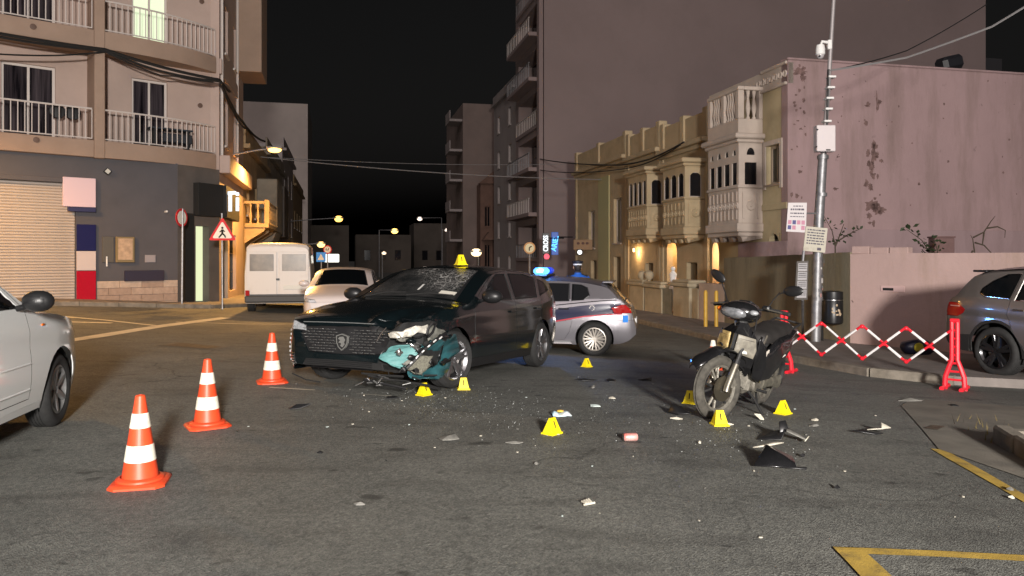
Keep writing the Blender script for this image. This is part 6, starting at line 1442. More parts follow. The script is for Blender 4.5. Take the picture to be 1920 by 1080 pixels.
# engine, all in weathered alloy
m = MB(); m.box((-.02,0,.34),(.40,.23,.26),None,.05); eg = m.build('engine', cast, bike)
for (x, z, r, y0, y1) in ((.02,.33,.095,.10,.15),(-.13,.32,.075,.10,.14),(.02,.33,.09,-.15,-.10)):
    m = MB(); m.lathe([(.001,y0),(r,y0),(r,y1-.015),(r*.85,y1),(.001,y1)],22,o=(x,0,z),ax='y'); cv = m.build('crankcase_cover', cast, eg)
    for k in range(6): 
        a = 2*math.pi*k/6; m = MB(); m.lathe([(.008,y1 if y1 > 0 else y0-.012),(.008,(y1+.006) if y1 > 0 else y0)],6,o=(x+r*.8*math.cos(a),0,z+r*.8*math.sin(a)),ax='y'); m.build('bolt', forkm, cv)
for k in range(7): m = MB(); m.box((.17+k*.026,0,.355+k*.008),(.010,.19-.006*k,.17-.004*k),Matrix.Rotation(R(-12),3,'Y'),.003); m.build('cooling_fin', cast, eg)
m = MB(); m.box((.36,0,.41),(.05,.13,.13),Matrix.Rotation(R(-12),3,'Y'),.02); m.build('cylinder_head', cast, eg)
m = MB(); m.tube([(.36,-.03,.36),(.38,-.06,.28),(.30,-.12,.22),(.0,-.15,.21),(-.3,-.17,.25)],.02,8); m.tube([(-.28,-.17,.25),(-.82,-.17,.34)],[.045,.055],12); m.build('exhaust', bk_scuff, bike)
m = MB(); m.ring([[Vector((x,.125+dy,z+h*math.sin(a))) + Vector((0,w*math.cos(a)*.25,0)) for a in np.linspace(0,2*math.pi,10)[:-1]] for x, z, h, w, dy in ((-.15,.32,.075,.1,0),(-.35,.31,.05,.1,0),(-.5,.30,.05,.1,0),(-.66,.29,.075,.1,0))]); m.build('chain_case', mat('chain_case',(.16,.15,.12),.6,.4,var=.5,vs=14), bike)
m = MB(); m.tube([(.06,.09,.24),(.05,.16,.18),(.07,.27,.068)],.013,8); m.box((.07,.275,.068),(.07,.05,.012),None,.004); m.build('side_stand', blackm, bike)
m = MB(); m.tube([(-.08,.12,.22),(-.14,.13,.12)],.012,6); m.tube([(-.08,-.12,.22),(-.14,-.13,.12)],.012,6); m.tube([(-.14,.13,.12),(-.14,-.13,.12)],.012,6); m.build('centre_stand', blackm, bike)
for pts in ([(.33,.1,.98),(.40,.13,.86),(.38,.10,.72)],[(.33,-.1,.98),(.43,-.05,.9),(.40,.0,.74)],[(.36,.06,.60),(.30,.13,.50),(.2,.12,.42)],[(.45,.02,.56),(.36,.10,.48),(.26,.08,.44)]):
    m = MB(); m.tube(pts,.006,6); m.build('cable', black, bike)
# ================================================================== CONES, MARKERS, BARRIER
conem = mat('cone_orange_red', (.80,.075,.022), .45, var=.12, vs=10, stain=.55, stain_col=(.30,.06,.03), ss=7)
coneb = mat('cone_reflective_white', (.85,.83,.70), .35, stain=.55, stain_col=(.42,.40,.32), ss=14, var=.05, vs=8)
def make_cone(p, label, rz=0.0, h=.585):
    r = empty('traffic_cone', p, rz, label, 'cone', 'traffic cones guarding the crash')
    m = MB(); b = .172; q = [(x*b,y*b) for x, y in ((1,.72),(.72,1),(-.72,1),(-1,.72),(-1,-.72),(-.72,-1),(.72,-1),(1,-.72))]
    m.ring([[Vector((x*s,y*s,z)) for x, y in q] for s, z in ((1,0),(1,.014),(.93,.026),(.86,.030))]); m.lathe([(.15,.028),(.148,.042),(.132,.052),(.12,.054)],24,caps=False); m.build('base', conem, r)
    def rad(z): return lerp(.113,.031,(z-.05)/(h-.05))
    m = MB(); m.lathe([(rad(.05),.05),(rad(h),h-.006),(rad(h)-.006,h),(.012,h),(.010,h-.05)],28); m.build('body', conem, r)
    for z0, z1 in ((.155,.262),(.372,.468)):
        m = MB(); m.lathe([(rad(z0)+.0006,z0),(rad(z0)+.0022,z0+.002),(rad(z1)+.0022,z1-.002),(rad(z1)+.0006,z1)],28,caps=False); m.build('reflective_band', coneb, r)
    return r
make_cone(gp(263,906),'orange cone with two white bands, closest to the white hatchback\'s rear',.25)
make_cone(gp(389,799),'middle orange cone with white bands in the line of three',.6)
make_cone(gp(510,717),'orange cone with white bands beside the estate car\'s intact headlight',.4)
c4 = gp(1337,692); make_cone(c4 if c4.y < 12 else c4,'small orange cone half hidden behind the motorbike front wheel',.2,.46)
# numbered yellow markers
ymk = mat('marker_yellow', (.85,.66,.012), .35, var=.06, vs=20)
def marker(p, label, rz, num='1', s=1.0):
    r = empty('evidence_marker', p, rz, label, 'marker', 'yellow evidence markers')
    w, d, h, t = .072*s, .062*s, .135*s, .034*s
    m = MB(); base = [(-w,-d),(w,-d),(w,d),(-w,d)]; top = [(-t,-.008*s),(t,-.008*s),(t,.008*s),(-t,.008*s)]
    m.ring([[Vector((x,y,0)) for x, y in base],[Vector((x,y,.012*s)) for x, y in base],[Vector((x*.84,y*.84,.016*s)) for x, y in base],[Vector((x,y,h)) for x, y in top]]); m.build('tent', ymk, r, 20)
    for sg in (1,-1):
        nrm = Vector((0,-sg*(h-.016*s),-(d*.84-.008*s))).normalized(); up = Vector((0,sg*(d*.84-.008*s),h-.016*s)).normalized()
        c = Vector((0,-sg*(lerp(d*.84,.008*s,.52)+.0015),lerp(.016*s,h,.52)))
        text('numeral', num, .085*s, c, (sg,0,0), up, blackm, r, .0008, .0015)
    return r
mk_ = [((795,741),'yellow marker standing before the torn front corner of the estate',.9),((869,730),'yellow marker beside the estate car\'s front wheel',.15),((1100,688),'yellow marker by itself behind the police car\'s rear wheel',.75),((1035,813),'yellow marker next to the crushed blue and white packet',.85),
 ((1294,756),'yellow marker leaning against the motorbike\'s front tyre',-.5),((1349,797),'yellow marker on white scrap below the motorbike\'s front wheel',.12),((1468,776),'yellow marker behind the white plastic shard near the side stand',.7)]
for (px, py), lab, rz in mk_: marker(gp(px,py), lab, rz, '1', 1.0)
rp = DM @ Vector((dxf-2.42,.17,1.455)); marker(rp, 'yellow marker placed on the roof of the dark estate car', .5, '1', 1.05)
# expanding barrier
redb = mat('barrier_red', (.75,.018,.035), .4); whb = mat('barrier_white', (.72,.70,.70), .4)
bA, bB = gp(1790,731), at(1470,600,12.2); bB = G(bB.x,bB.y)
bar = empty('expanding_barrier', bA, label='red and white expanding lattice barrier across the closed lane', cat='barrier')
bd = (bB-bA); bd.z = 0; BL = bd.length; bd.normalize(); bn = Vector((-bd.y,bd.x,0)); bn = bn if bn.y < 0 else -bn
def BP(t, z, o=0.0):
    p = bA+bd*t+bn*o; return Vector((p.x,p.y,lerp(bA.z,bB.z,t/BL)+z))
def Pb(o): return P(o, bar)
def post(t, h):
    root_o = None
    for s in (1,-1):
        m = MB(); m.tube([BP(t+s*.035,h),BP(t+s*.035,.42),BP(t+s*.07,.32),BP(t+s*.115,.18),BP(t+s*.125,.0)],[.028,.030,.032,.034,.036],8); o = Pb(m.build('post', redb, None, 40)); root_o = root_o or o
        m = MB(); m.tube([BP(t+s*.12,.03,-.2),BP(t+s*.12,.03,.2)],.03,8); Pb(m.build('foot', redb, None, 40))
    for z in np.arange(.14,h,.115):
        w = .04 if z > .34 else .09; m = MB(); m.tube([BP(t-w,z),BP(t+w,z)],.016,6); Pb(m.build('rung', redb, None, 40))
    m = MB(); m.box(BP(t,h+.01),(.12,.07,.05),Matrix.Rotation(math.atan2(bd.y,bd.x),3,'Z'),.012); Pb(m.build('cap', redb, None))
post(0,.96); post(BL,.96)
nx = 4; z0_, z1_ = .36, .84
zsag = lambda t: .03*math.sin(math.pi*t)
for k in range(nx):
    t0, t1 = BL*k/nx+.03, BL*(k+1)/nx-.0+.03*(k < nx-1)*0
    for q, o in ((0,.02),(1,-.02)):
        a, b = BP(t0,(z0_ if q else z1_)-zsag(k/nx),o), BP(t1,(z1_ if q else z0_)-zsag((k+1)/nx),o)
        for f0, f1, mt in ((0,.10,redb),(.10,.40,whb),(.40,.60,redb),(.60,.90,whb),(.90,1,redb)):
            m = MB(); m.tube([a.lerp(b,f0),a.lerp(b,f1)],.019,6); Pb(m.build('lattice_bar', mt, None, 60))
    m = MB(); c = BP((t0+t1)/2,(z0_+z1_)/2-zsag((k+.5)/nx)); m.sph(c,.032); Pb(m.build('pivot', redb, None))
for k in range(1,nx):
    for z in (z0_,z1_): m = MB(); m.sph(BP(BL*k/nx+.015,z-zsag(k/nx)),.034); Pb(m.build('joint', redb, None))

# ================================================================== POLE WITH CAMERA AND SIGNS
pb_ = gp(1529,640,.13); pd = pb_.y
def PP(px, py, dd=0.0): return at(px,py,pd+dd)
pole = empty('utility_pole', pb_, label='leaning grey utility pole with cable clamps, stickers and white cabinet', cat='pole')
def Pp(o): return P(o, pole)
m = MB(); m.tube([pb_+Vector((0,0,-.1)),PP(1535,420),PP(1543,290)],[.115,.11,.10],16); Pp(m.build('lower_shaft', galv, None))
m = MB(); m.tube([PP(1543,300),PP(1552,180),PP(1563,0),PP(1568,-90)],[.06,.05,.045,.04],12); Pp(m.build('upper_shaft', mat('pole_pale',(.38,.35,.35),.5,.4), None))
m = MB(); m.tube([PP(1548,290,-.06),PP(1554,130,-.06)],.022,8); Pp(m.build('conduit', black, None))
for py in (145,165,185,205,228): m = MB(); c = PP(lerp(1546,1556,(235-py)/100)+3,py,-.02); m.box(c,(.17,.20,.05),None,.01); Pp(m.build('clamp', whitep, None))
for py in (295,365,560): m = MB(); m.lathe([(.125,-.04),(.125,.04)],16,o=PP(lerp(1529,1543,(640-py)/350),py)); Pp(m.build('band', galv, None))
cb = MB(); q0, q1 = PP(1528,285,-.2), PP(1563,236,-.2); cb.b2((q0.x,pd-.32,q0.z),(q1.x,pd-.10,q1.z),.015); cab = Pp(cb.build('cabinet', mat('cabinet_white',(.66,.60,.60),.45), None, 0))
for px, py in ((1533,243),(1531,275)): m = MB(); m.sph(PP(px,py,-.325),.018); o = m.build('lock', blackm, cab); 
m = MB(); m.box(PP(1553,281,-.322),(.10,.006,.03)); m.build('maker_plate', black, cab)
random.seed(5)
for k in range(22):
    py = random.uniform(470,560); ang = random.uniform(-1.2,1.2); c = PP(lerp(1529,1541,(640-py)/300),py); rr = .1165; h = random.uniform(.04,.13); wdt = random.uniform(.25,.6)
    m = MB(); st = [[Vector((c.x+rr*math.sin(ang+wdt*j),c.y-rr*math.cos(ang+wdt*j),c.z+h*i)) for j in np.linspace(-.5,.5,5)] for i in (-.5,.5)]
    m.add(st[0]+st[1],[(j,j+1,6+j,5+j) for j in range(4)]); Pp(m.build('sticker', mat('sticker_%d' % (k % 6), [(.5,.48,.46),(.12,.12,.13),(.5,.28,.26),(.30,.34,.36),(.62,.6,.56),(.05,.05,.06)][k % 6], .5), None))
cc = empty('dome_camera', PP(1540,98), label='white dome security camera on a bracket high on the leaning pole', cat='camera')
m = MB(); m.tube([PP(1556,80),PP(1541,78),PP(1539,86)],.035,8); m.box(PP(1555,84),(.10,.10,.22),None,.015); P(m.build('bracket', whitep, None), cc)
m = MB(); m.lathe([(.03,.20),(.085,.19),(.105,.10),(.105,-.02),(.09,-.04)],18,o=PP(1538,100)); P(m.build('housing', whitep, None), cc)
m = MB(); m.sph(PP(1538,103),(.088,.088,.10),16,10); P(m.build('dome', mat('dome_shade',(.45,.42,.43),.2), None), cc); m = MB(); m.sph(PP(1537,105,-.085),.022); P(m.build('lens', blackm, None), cc)
# sign boards
boardm = mat('sign_board_white', (.66,.62,.62), .5); ink = mat('sign_ink', (.10,.09,.12), .6); creamb = mat('sign_board_cream', (.55,.52,.43), .6, stain=.4, stain_col=(.25,.2,.15), ss=8)
def board(name, label, c4, dd, mt, th=.02, rows=(), cat='sign'):
    A = [at(px,py,pd+dd) for px, py in c4]; r = empty(name, (A[2]+A[3])/2, label=label, cat=cat); x = (A[1]-A[0]).normalized(); u = (A[0]-A[3]).normalized(); n = x.cross(u)
    if n.y > 0: n = -n
    m = MB(); m.ring([[p for p in A],[p-n*th for p in A]]); P(m.build('panel', mt, None, 0), r)
    def pt(a, b, o=.003): return A[0].lerp(A[1],a).lerp(A[3].lerp(A[2],a),b)+n*o
    for (a0,a1,b0,b1,mm) in rows:
        m = MB(); m.quad(pt(a0,b0),pt(a1,b0),pt(a1,b1),pt(a0,b1)); P(m.build('print', mm, None, 0), r)
    return r, pt, x, u
def words(b, a0, a1, h, n, mm=ink):
    out = []; x = a0
    while x < a1-.02:
        w = random.uniform(.05,.16); out.append((x,min(a1,x+w),b,b+h,mm)); x += w+.03
    return out
pinkr = mat('sign_pink', (.55,.25,.34), .6); blue_i = mat('sign_blue', (.08,.08,.22), .5)
rws = words(.10,.28,.78,.035,0)+words(.20,.15,.88,.06,0)+words(.34,.15,.88,.045,0)+words(.46,.15,.88,.03,0)
for r_i, b0 in enumerate((.60,.78)):
    for k in range(4): rws.append((.06+k*.23,.24+k*.23,b0,b0+.14,[pinkr,blue_i,pinkr,pinkr][k] if r_i == 0 else [blue_i,pinkr,boardm,pinkr][k]))
board('bus_stop_sign','white bus stop panel with text lines and pink pictograms left of the pole',[(1478,380),(1513,380),(1511,436),(1474,434)],-.15,boardm,.02,rws)
m = MB(); m.tube([at(1508,400,pd-.13),PP(1534,400)],.02,6); Pp(m.build('sign_arm', galv, None))
rws = sum([words(.10+.11*k,.10,.90,.05,0) for k in range(6)],[])+[(.62,.80,.82,.93,ink)]
board('notice_board','tilted cream notice board with rows of text fixed to the pole',[(1511,424),(1552,428),(1547,474),(1506,470)],-.18,creamb,.02,rws)
r_, pt_, x_, u_ = board('timetable_case','tall framed timetable case with grey sheets beside the pole',[(1494,490),(1516,489),(1514,562),(1490,562)],-.2,mat('case_frame',(.10,.09,.08),.4),.04,
  [(.14,.90,.05+.23*k,.26+.23*k,mat('timetable_sheet',(.42,.41,.42),.5)) for k in range(4)]+sum([[(.2,.85,.08+.23*k+.05*j,.095+.23*k+.05*j,mat('timetable_ink',(.22,.22,.24),.6)) for j in range(3)] for k in range(4)],[]))
m = MB(); m.tube([at(1505,562,pd-.18),gp(1505,632,.13)],.03,8); P(m.build('post', galv, None), r_); m = MB(); m.tube([at(1507,470,pd-.16),at(1505,492,pd-.17)],.03,8); P(m.build('post', galv, None), r_)
# litter bin on its post
bp_ = gp(1561,640,.13); bd_ = bp_.y
lbn = empty('litter_bin', bp_, label='black cylindrical litter bin with worn gold crest on the olive wall', cat='bin')
pxm = F/bd_; hb_ = (607-545)/pxm; rb = 18.5/pxm; zc2 = CH-(607-HY)/F*bd_
m = MB(); m.lathe([(rb*.86,0),(rb*.98,.03),(rb,.1),(rb,hb_*.70),(rb*.96,hb_*.72)],28,o=(bp_.x,bp_.y,zc2)); P(m.build('drum', mat('bin_black',(.012,.012,.013),.35,var=.3,vs=9), None), lbn)
m = MB(); m.lathe([(rb*.98,hb_*.74),(rb*1.0,hb_*.78),(rb*.97,hb_*.97),(rb*.4,hb_)],28,o=(bp_.x,bp_.y,zc2)); P(m.build('lid', black, None), lbn)
m = MB(); m.lathe([(rb*1.005,hb_*.715),(rb*1.005,hb_*.735)],28,o=(bp_.x,bp_.y,zc2),caps=False); P(m.build('rim', alu, None), lbn)
random.seed(9)
for k in range(16):
    a = random.uniform(-.5,.5); z = zc2+hb_*random.uniform(.28,.60); m = MB(); c = Vector((bp_.x+rb*1.004*math.sin(a),bp_.y-rb*1.004*math.cos(a),z)); m.sph(c,(.022,.006,random.uniform(.015,.045)),6,4); P(m.build('crest_mark', mat('worn_gold',(.45,.34,.22),.5), None), lbn)
m = MB(); m.tube([(bp_.x-rb*.8,bp_.y+rb*.6,zg(bp_.x,bp_.y)+.1),(bp_.x-rb*.8,bp_.y+rb*.6,zc2+hb_*.8)],.03,8); P(m.build('post', blackm, None), lbn)
# plants over the wall
stemm = mat('plant_stem', (.06,.045,.03), .9); leafm = mat('plant_leaf', (.035,.05,.022), .6, var=.4, vs=8)
def sapling(name, label, base, branches, leaves=True, lr=.07, nl=9):
    r = empty(name, base, label=label, cat='plant'); m = MB(); lv = MB()
    for pts in branches:
        m.tube(pts, [max(.006,.022*(1-i/len(pts))) for i in range(len(pts))], 5)
        if leaves:
            for i in range(1,len(pts)):
                for k in range(nl):
                    p = Vector(pts[i-1]).lerp(Vector(pts[i]),random.random())+Vector((random.uniform(-.1,.1),random.uniform(-.12,.12),random.uniform(-.06,.1)))
                    a = Vector((random.uniform(-1,1),random.uniform(-1,1),random.uniform(-.6,.8))).normalized(); b = a.cross(Vector((random.random(),random.random(),1))).normalized(); L_ = lr*random.uniform(.6,1.3)
                    lv.add([p,p+a*L_*.5+b*L_*.32,p+a*L_,p+a*L_*.5-b*L_*.32],[(0,1,2,3)])
    P(m.build('stem', stemm, None), r)
    if leaves: P(lv.build('foliage', leafm, None, 0), r)
random.seed(31); d1 = pd+1.1
w = lambda px, py, d=d1: at(px,py,d)
sapling('wall_sapling','thin leafy sapling rising behind the olive wall by the pole',w(1567,520),[[w(1567,520),w(1566,460),w(1560,432),w(1545,405)],[w(1566,462),w(1575,440),w(1582,420)],[w(1566,455),w(1590,440),w(1616,427)]],True,.11,7)
d2 = W1.y+.3; 
sapling('wall_bush','dark leafed bush poking above the pink boundary wall',w(1752,520,d2),[[w(1755,520,d2),w(1748,480,d2),w(1728,450,d2),w(1700,430,d2)],[w(1752,500,d2),w(1742,470,d2),w(1722,455,d2)],[w(1756,505,d2),w(1758,470,d2),w(1750,445,d2)],[w(1740,500,d2),w(1738,478,d2)],[w(1766,505,d2),w(1770,482,d2)]],True,.13,12)
sapling('bare_twigs','bare branching twigs above the pink wall near the parked car',w(1826,520,d2),[[w(1828,520,d2),w(1827,470,d2),w(1824,448,d2),w(1820,441,d2)],[w(1825,445,d2),w(1845,435,d2),w(1858,415,d2),w(1866,405,d2)],[w(1850,428,d2),w(1870,425,d2),w(1885,432,d2),w(1884,446,d2)],[w(1828,455,d2),w(1845,460,d2),w(1862,478,d2),w(1880,492,d2)],[w(1845,436,d2),w(1842,460,d2)],[w(1824,470,d2),w(1815,488,d2)]],False)
rust = empty('rusty_cabinet', w(1770,520,d2+.6), label='rusty brown panel standing behind the bush and pink wall', cat='cabinet')
q0, q1 = w(1753,495,d2+.6), w(1790,446,d2+.6); m = MB(); m.b2((q0.x,q0.y,q0.z-1),(q1.x,q0.y+.3,q1.z),.01); P(m.build('panel', mat('rusty_brown',(.15,.085,.08),.8,var=.2,vs=3), None, 0), rust); m = MB(); m.b2((q0.x-.02,q0.y-.02,q1.z),(q1.x+.02,q0.y+.32,q1.z+.04),.008); P(m.build('lid', mat('rusty_brown',(.15,.085,.08),.8), None, 0), rust)
# dark tank on the gable roof
gt, gz2 = gp_(1832,126); tk = empty('roof_tank', S(sA,RO,gz2)+N*gt, label='dark tilted roof tank above the pink gable', cat='tank')
m = MB(frame_m(S(sA,RO,gz2)+N*gt+U*1.2, N, -U)); m.box((0,0,.42),(.85,.6,.5),Matrix.Rotation(R(-14),3,'Y'),.12); P(m.build('tank', mat('tank_dark',(.02,.02,.024),.35), None), tk)
m = MB(frame_m(S(sA,RO,gz2)+N*gt+U*1.2, N, -U))
for x in (-.3,.35): m.tube([(x,0,-.6),(x,0,.3)],.03,6)
P(m.build('stand', black, None), tk)
# bag of rubbish by the wall
bgp = gp(1718,664,.13); sk_ = empty('rubbish_bag', bgp, label='crumpled dark bag with yellow label lying by the pink wall', cat='bag')
m = MB(); m.sph((0,0,.13),(.32,.18,.17),16,10)
for i, v in enumerate(m.v): m.v[i] = v+mnoise.noise_vector(v*7)*.05
m.build('bag', mat('bag_navy',(.012,.014,.035),.4), sk_, 50); m = MB(); m.lathe([(.001,-.165),(.085,-.168),(.095,-.15)],14,o=(-.04,-.02,.15),ax='y'); m.build('label_patch', mat('bag_yellow',(.45,.38,.03),.5), sk_)
# ================================================================== SIGNS, CABLES, OFFICER, DEBRIS
signred = mat('sign_red', (.62,.02,.03), .4); signwhite = mat('sign_white', (.80,.78,.70), .4)
def rtri(c, x, n, r, rr, k=6):
    """rounded triangle outline around c"""
    up = Vector((0,0,1)); pts = []
    for i in range(3):
        a = math.pi/2+2*math.pi*i/3; v = Vector((math.cos(a),math.sin(a)))*(r-2*rr)
        for j in range(k+1):
            b = a-math.pi/3+2*math.pi/3*j/k; pts.append(c+x*(v[0]+rr*math.cos(b))+up*(v[1]+rr*math.sin(b)))
    return pts
tb = gp(417,574,.12); td = tb.y; tc_ = at(417,436,td-.06)
ts = empty('pedestrian_warning_sign', tb, label='triangular red bordered pedestrian warning sign on a thin post', cat='sign')
m = MB(); m.tube([tb+Vector((0,0,-.1)),at(416,400,td)],.03,8); P(m.build('post', galv, None), ts)
X = Vector((1,.1,0)).normalized(); Nn = Vector((.1,-1,0)).normalized(); rt = 26/F*td*1.12
for r_, mm_, o in ((rt,signred,0),(rt*.74,signwhite,.006)):
    A = rtri(tc_+Nn*o, X, Nn, r_, .035); m = MB(); m.ring([A,[p-Nn*(.012 if o == 0 else .004) for p in A]]); P(m.build('plate' if o == 0 else 'face', mm_, None, 0), ts)
k = 1.75/1.9; 
def fig(p, q, r): 
    m = MB(); a = tc_+X*p[0]*rt+Vector((0,0,p[1]*rt))+Nn*.010; b = tc_+X*q[0]*rt+Vector((0,0,q[1]*rt))+Nn*.010; s = (b-a).normalized().cross(Nn)*r*rt
    m.ring([[a+s,a-s,a-s-Nn*.003,a+s-Nn*.003],[b+s*.8,b-s*.8,b-s*.8-Nn*.003,b+s*.8-Nn*.003]]); P(m.build('pictogram', blackm, None, 0), ts)
for a, b, r in (((0,.20),(0,-.08),.075),((0,-.06),(-.22,-.33),.055),((0,-.06),(.14,-.18),.055),((.14,-.18),(.20,-.33),.05),((0,.17),(-.17,.02),.04),((0,.17),(.16,.05),.04)): fig(a,b,r)
m = MB(); m.lathe([(.001,0),(.065*rt/.42*.9,0),(.065*rt/.42*.9,.004)],14,ax='y'); m.M = None
hc = tc_+Vector((0,0,.30*rt))+Nn*.011; m = MB(); m.sph(hc,(.075*rt,.004,.075*rt),12,8); P(m.build('pictogram', blackm, None), ts)
def disc_sign(name, label, px, py, d, rpx, ring, face, pole_to=None, mark=None, ang=0.0):
    c = at(px,py,d); r = rpx/F*d; g = G(c.x,c.y); rt_ = empty(name, g, label=label, cat='sign'); M_ = Matrix.Translation(c) @ Matrix.Rotation(ang,4,'Z')
    m = MB(M_); m.lathe([(.001,.02),(r,.02),(r,0),(.001,0)],26,ax='y'); P(m.build('plate', ring, None), rt_)
    m = MB(M_); m.lathe([(.001,-.004),(r*.76,-.004),(r*.76,-.001),(.001,-.001)],26,ax='y'); P(m.build('face', face, None), rt_)
    m = MB(); m.tube([g-Vector((0,0,.1)),c+Vector((0,.05,r))],.035,8); P(m.build('post', galv, None), rt_)
    if mark:
        for a, b in mark:
            m = MB(M_); A = Vector((a[0]*r,-.008,a[1]*r)); B = Vector((b[0]*r,-.008,b[1]*r)); m.tube([A,B],r*.10,6); P(m.build('pictogram', blackm, None), rt_)
    return rt_
disc_sign('turn_sign','round cream sign with bent arrow and orange rim beyond the police car',993,465,30,11,mat('sign_orange',(.55,.25,.06),.5),mat('sign_cream',(.72,.62,.36),.5),None,[((-.05,-.45),(-.05,.1)),((-.05,.1),(.35,.3))],.1)
disc_sign('round_sign','edge on round sign with red rim on the corner pier',341,408,23.0,17,signred,signwhite,None,None,R(78))
disc_sign('speed_sign','small round red rimmed sign past the white van',614,468,38,8,signred,signwhite,None,[((-.3,-.2),(-.3,.3)),((.1,-.2),(.3,.3))])
zs = empty('zebra_sign', G(*at(603,483,38)[:2]), label='blue square crossing sign with white triangle past the van', cat='sign')
c = at(602,482,38); h = 9/F*38; m = MB(); m.box(c,(2*h,.03,2*h),None,.01); P(m.build('plate', mat('sign_blue_plate',(.03,.16,.42),.4,emit=(.05,.25,.6),es=.5), None, 0), zs)
m = MB(); m.prism([(c.x-h*.7,c.z-h*.6),(c.x+h*.7,c.z-h*.6),(c.x,c.z+h*.7)], c.y-.024, c.y-.018, 'y'); P(m.build('triangle', signwhite, None, 0), zs)
m = MB(); m.tube([G(c.x,c.y),c+Vector((0,.04,0))],.035,8); P(m.build('post', galv, None), zs)
ls = empty('lit_shop_sign', at(622,484,40), label='small glaring white shop sign beside the blue crossing sign', cat='sign'); m = MB(); m.box((0,0,0),(.75,.12,.42),None,.02); m.build('lightbox', glow('white_sign_glow',(1,.97,.85),3.0), ls); m = MB(); m.tube([(-.3,.05,0),(-1.6,.4,.1)],.03,6); m.build('bracket', black, ls)
# shop signs on the tower wall
sgd = su(1030,RO)-.0; dgn = 46.0
def vsign(name, label, px0, px1, py0, py1, d, board_, txt, tm, size, sx=1.0, it=False):
    a, b = at(px0,py1,d), at(px1,py0,d); r = empty(name, (a+b)/2, label=label, cat='sign'); m = MB(); m.b2((a.x,d,a.z),(b.x,d+.18,b.z),.02); P(m.build('board', board_, None, 0), r)
    c = (a+b)/2; P(text('letter', txt, size, (c.x,d-.03,c.z), (0.0 if not it else .18,0,1), (-1,0,0), tm, None, .02, .01, sx), r)
    m = MB(); m.tube([(b.x,d+.1,b.z-.3),(b.x+.9,d+.4,b.z-.3)],.04,6); P(m.build('bracket', black, None), r); return r
vsign('vertical_shop_sign','vertical white lettered shop sign with red roundel on the tower corner',1017,1030,437,476,dgn,mat('sign_dark_board',(.06,.06,.06),.4),'CROSS',glow('white_letter_glow2',(.9,.95,1),1.6),.40,.80)
rn = at(1025,481,dgn-.05); m = MB(); m.lathe([(.10,0),(.17,0),(.17,.04),(.10,.04)],18,o=rn,ax='y'); tag(m.build('red_roundel', glow('red_glow',(1,.05,.1),1.6)), 'glowing red ring badge under the white vertical shop sign', 'sign')
vsign('neon_name_sign','slanting bright blue vertical name sign beside the white one',1034,1047,435,478,dgn+.3,mat('sign_blue_board',(.01,.06,.3),.4,emit=(.01,.12,.6),es=.35),'ARIEL',glow('blue_letter_glow',(.08,.55,1),2.0),.44,.85,True)
wb_ = empty('brown_board', at(1093,459,40), label='brown hanging name board on the flat fronted house', cat='sign'); m = MB(); m.box((0,0,0),(1.0,.06,.55),None,.02); m.build('board', mat('brown_board',(.25,.16,.09),.7), wb_); m = MB()
for x in (-.25,.0,.22): m.sph((x,-.04,.08),(.08,.01,.07))
m.build('script_mark', mat('board_ink',(.08,.03,.02),.6), wb_)
fl2 = empty('wall_floodlight', at(1087,473,38), label='small bright white floodlight above the officer', cat='light'); m = MB(); m.box((0,.05,0),(.3,.1,.3),None,.03); m.build('case', black, fl2); m = MB(); m.lathe([(.001,-.01),(.11,-.01),(.11,.0)],16,ax='y'); m.build('lens', glow('flood2',(1,1,1),2.5), fl2)
# ---------------------------------------------------------------- cables
cabm = mat('cable_black', (.012,.012,.012), .6); cabg = mat('cable_grey', (.22,.21,.21), .6)
def cable(pts, r, label, mt=cabm, sag=0.0, name='overhead_cable', group=None):
    out = []
    for k in range(len(pts)-1):
        a, b = Vector(pts[k]), Vector(pts[k+1])
        for i in range(12+(k == len(pts)-2)): t = i/12; p = a.lerp(b,t); p.z -= sag*4*t*(1-t)*(b-a).length; out.append(p)
    m = MB(); m.tube(out, r, 5); return tag(m.build(name, mt, None, 60), label, 'cable', group)
lc = lambda px, py, mm=-.30: LB(lbt(px,mm),mm,lbz(py,px,mm))
cable([lc(-60,52),lc(197,93),lc(300,125),lc(412,150),S(LS1+.6,LOF+.25,chz(165,416)+.0)],.05,'thick bundled black cable draped along the upper balcony slab',sag=.012)
cable([lc(-60,58),lc(197,95),lc(300,133),lc(412,153)],.035,'second black cable running just under the thick bundle',sag=.02)
cable([lc(-60,97),lc(60,104),lc(130,103),lc(196,97)],.025,'slack black cable hanging below the bundle toward the pier',sag=.012)
cable([lc(197,97),lc(300,141),lc(330,143),lc(400,154)],.022,'thin black cable curving from the pier toward the block corner',sag=.02)
cable([lc(412,150),S(LS1+1.2,LOF+.2,sz(190,430,LOF+.2)),S(LS1+4.5,LOF+.2,sz(228,455,LOF+.2)),S(s1+6,LOF+.3,sz(232,475,LOF+.3))],.05,'black cable bundle dropping round the block corner',sag=.02)
cable([lc(415,156),S(LS1+1.6,LOF+.3,sz(205,433,LOF+.3)),S(LS1+5,LOF+.3,sz(236,458,LOF+.3))],.03,'loose black cable below the bundle at the block corner',sag=.03)
cable([S(s1+4,LOF+.3,6.3),S(sD+3,RO-.3,sz(345,1110,RO))],.022,'pale long cable sagging across the street between the houses',cabg,.012)
cable([S(s1+8,LOF+.3,6.8),S(sE+1,RO-.3,sz(300,1090,RO))],.016,'dark long cable crossing high over the street',cabg,.010)
cable([S(sT+2,RO-.2,8.8),S(sD,RO-.4,sz(310,1176,RO)),S(sC,RO-.6,sz(300,1240,RO)),S(sB,RO-1.05,sz(268,1330,RO))],.035,'cable strung along the stone house fronts',cabm,.008)
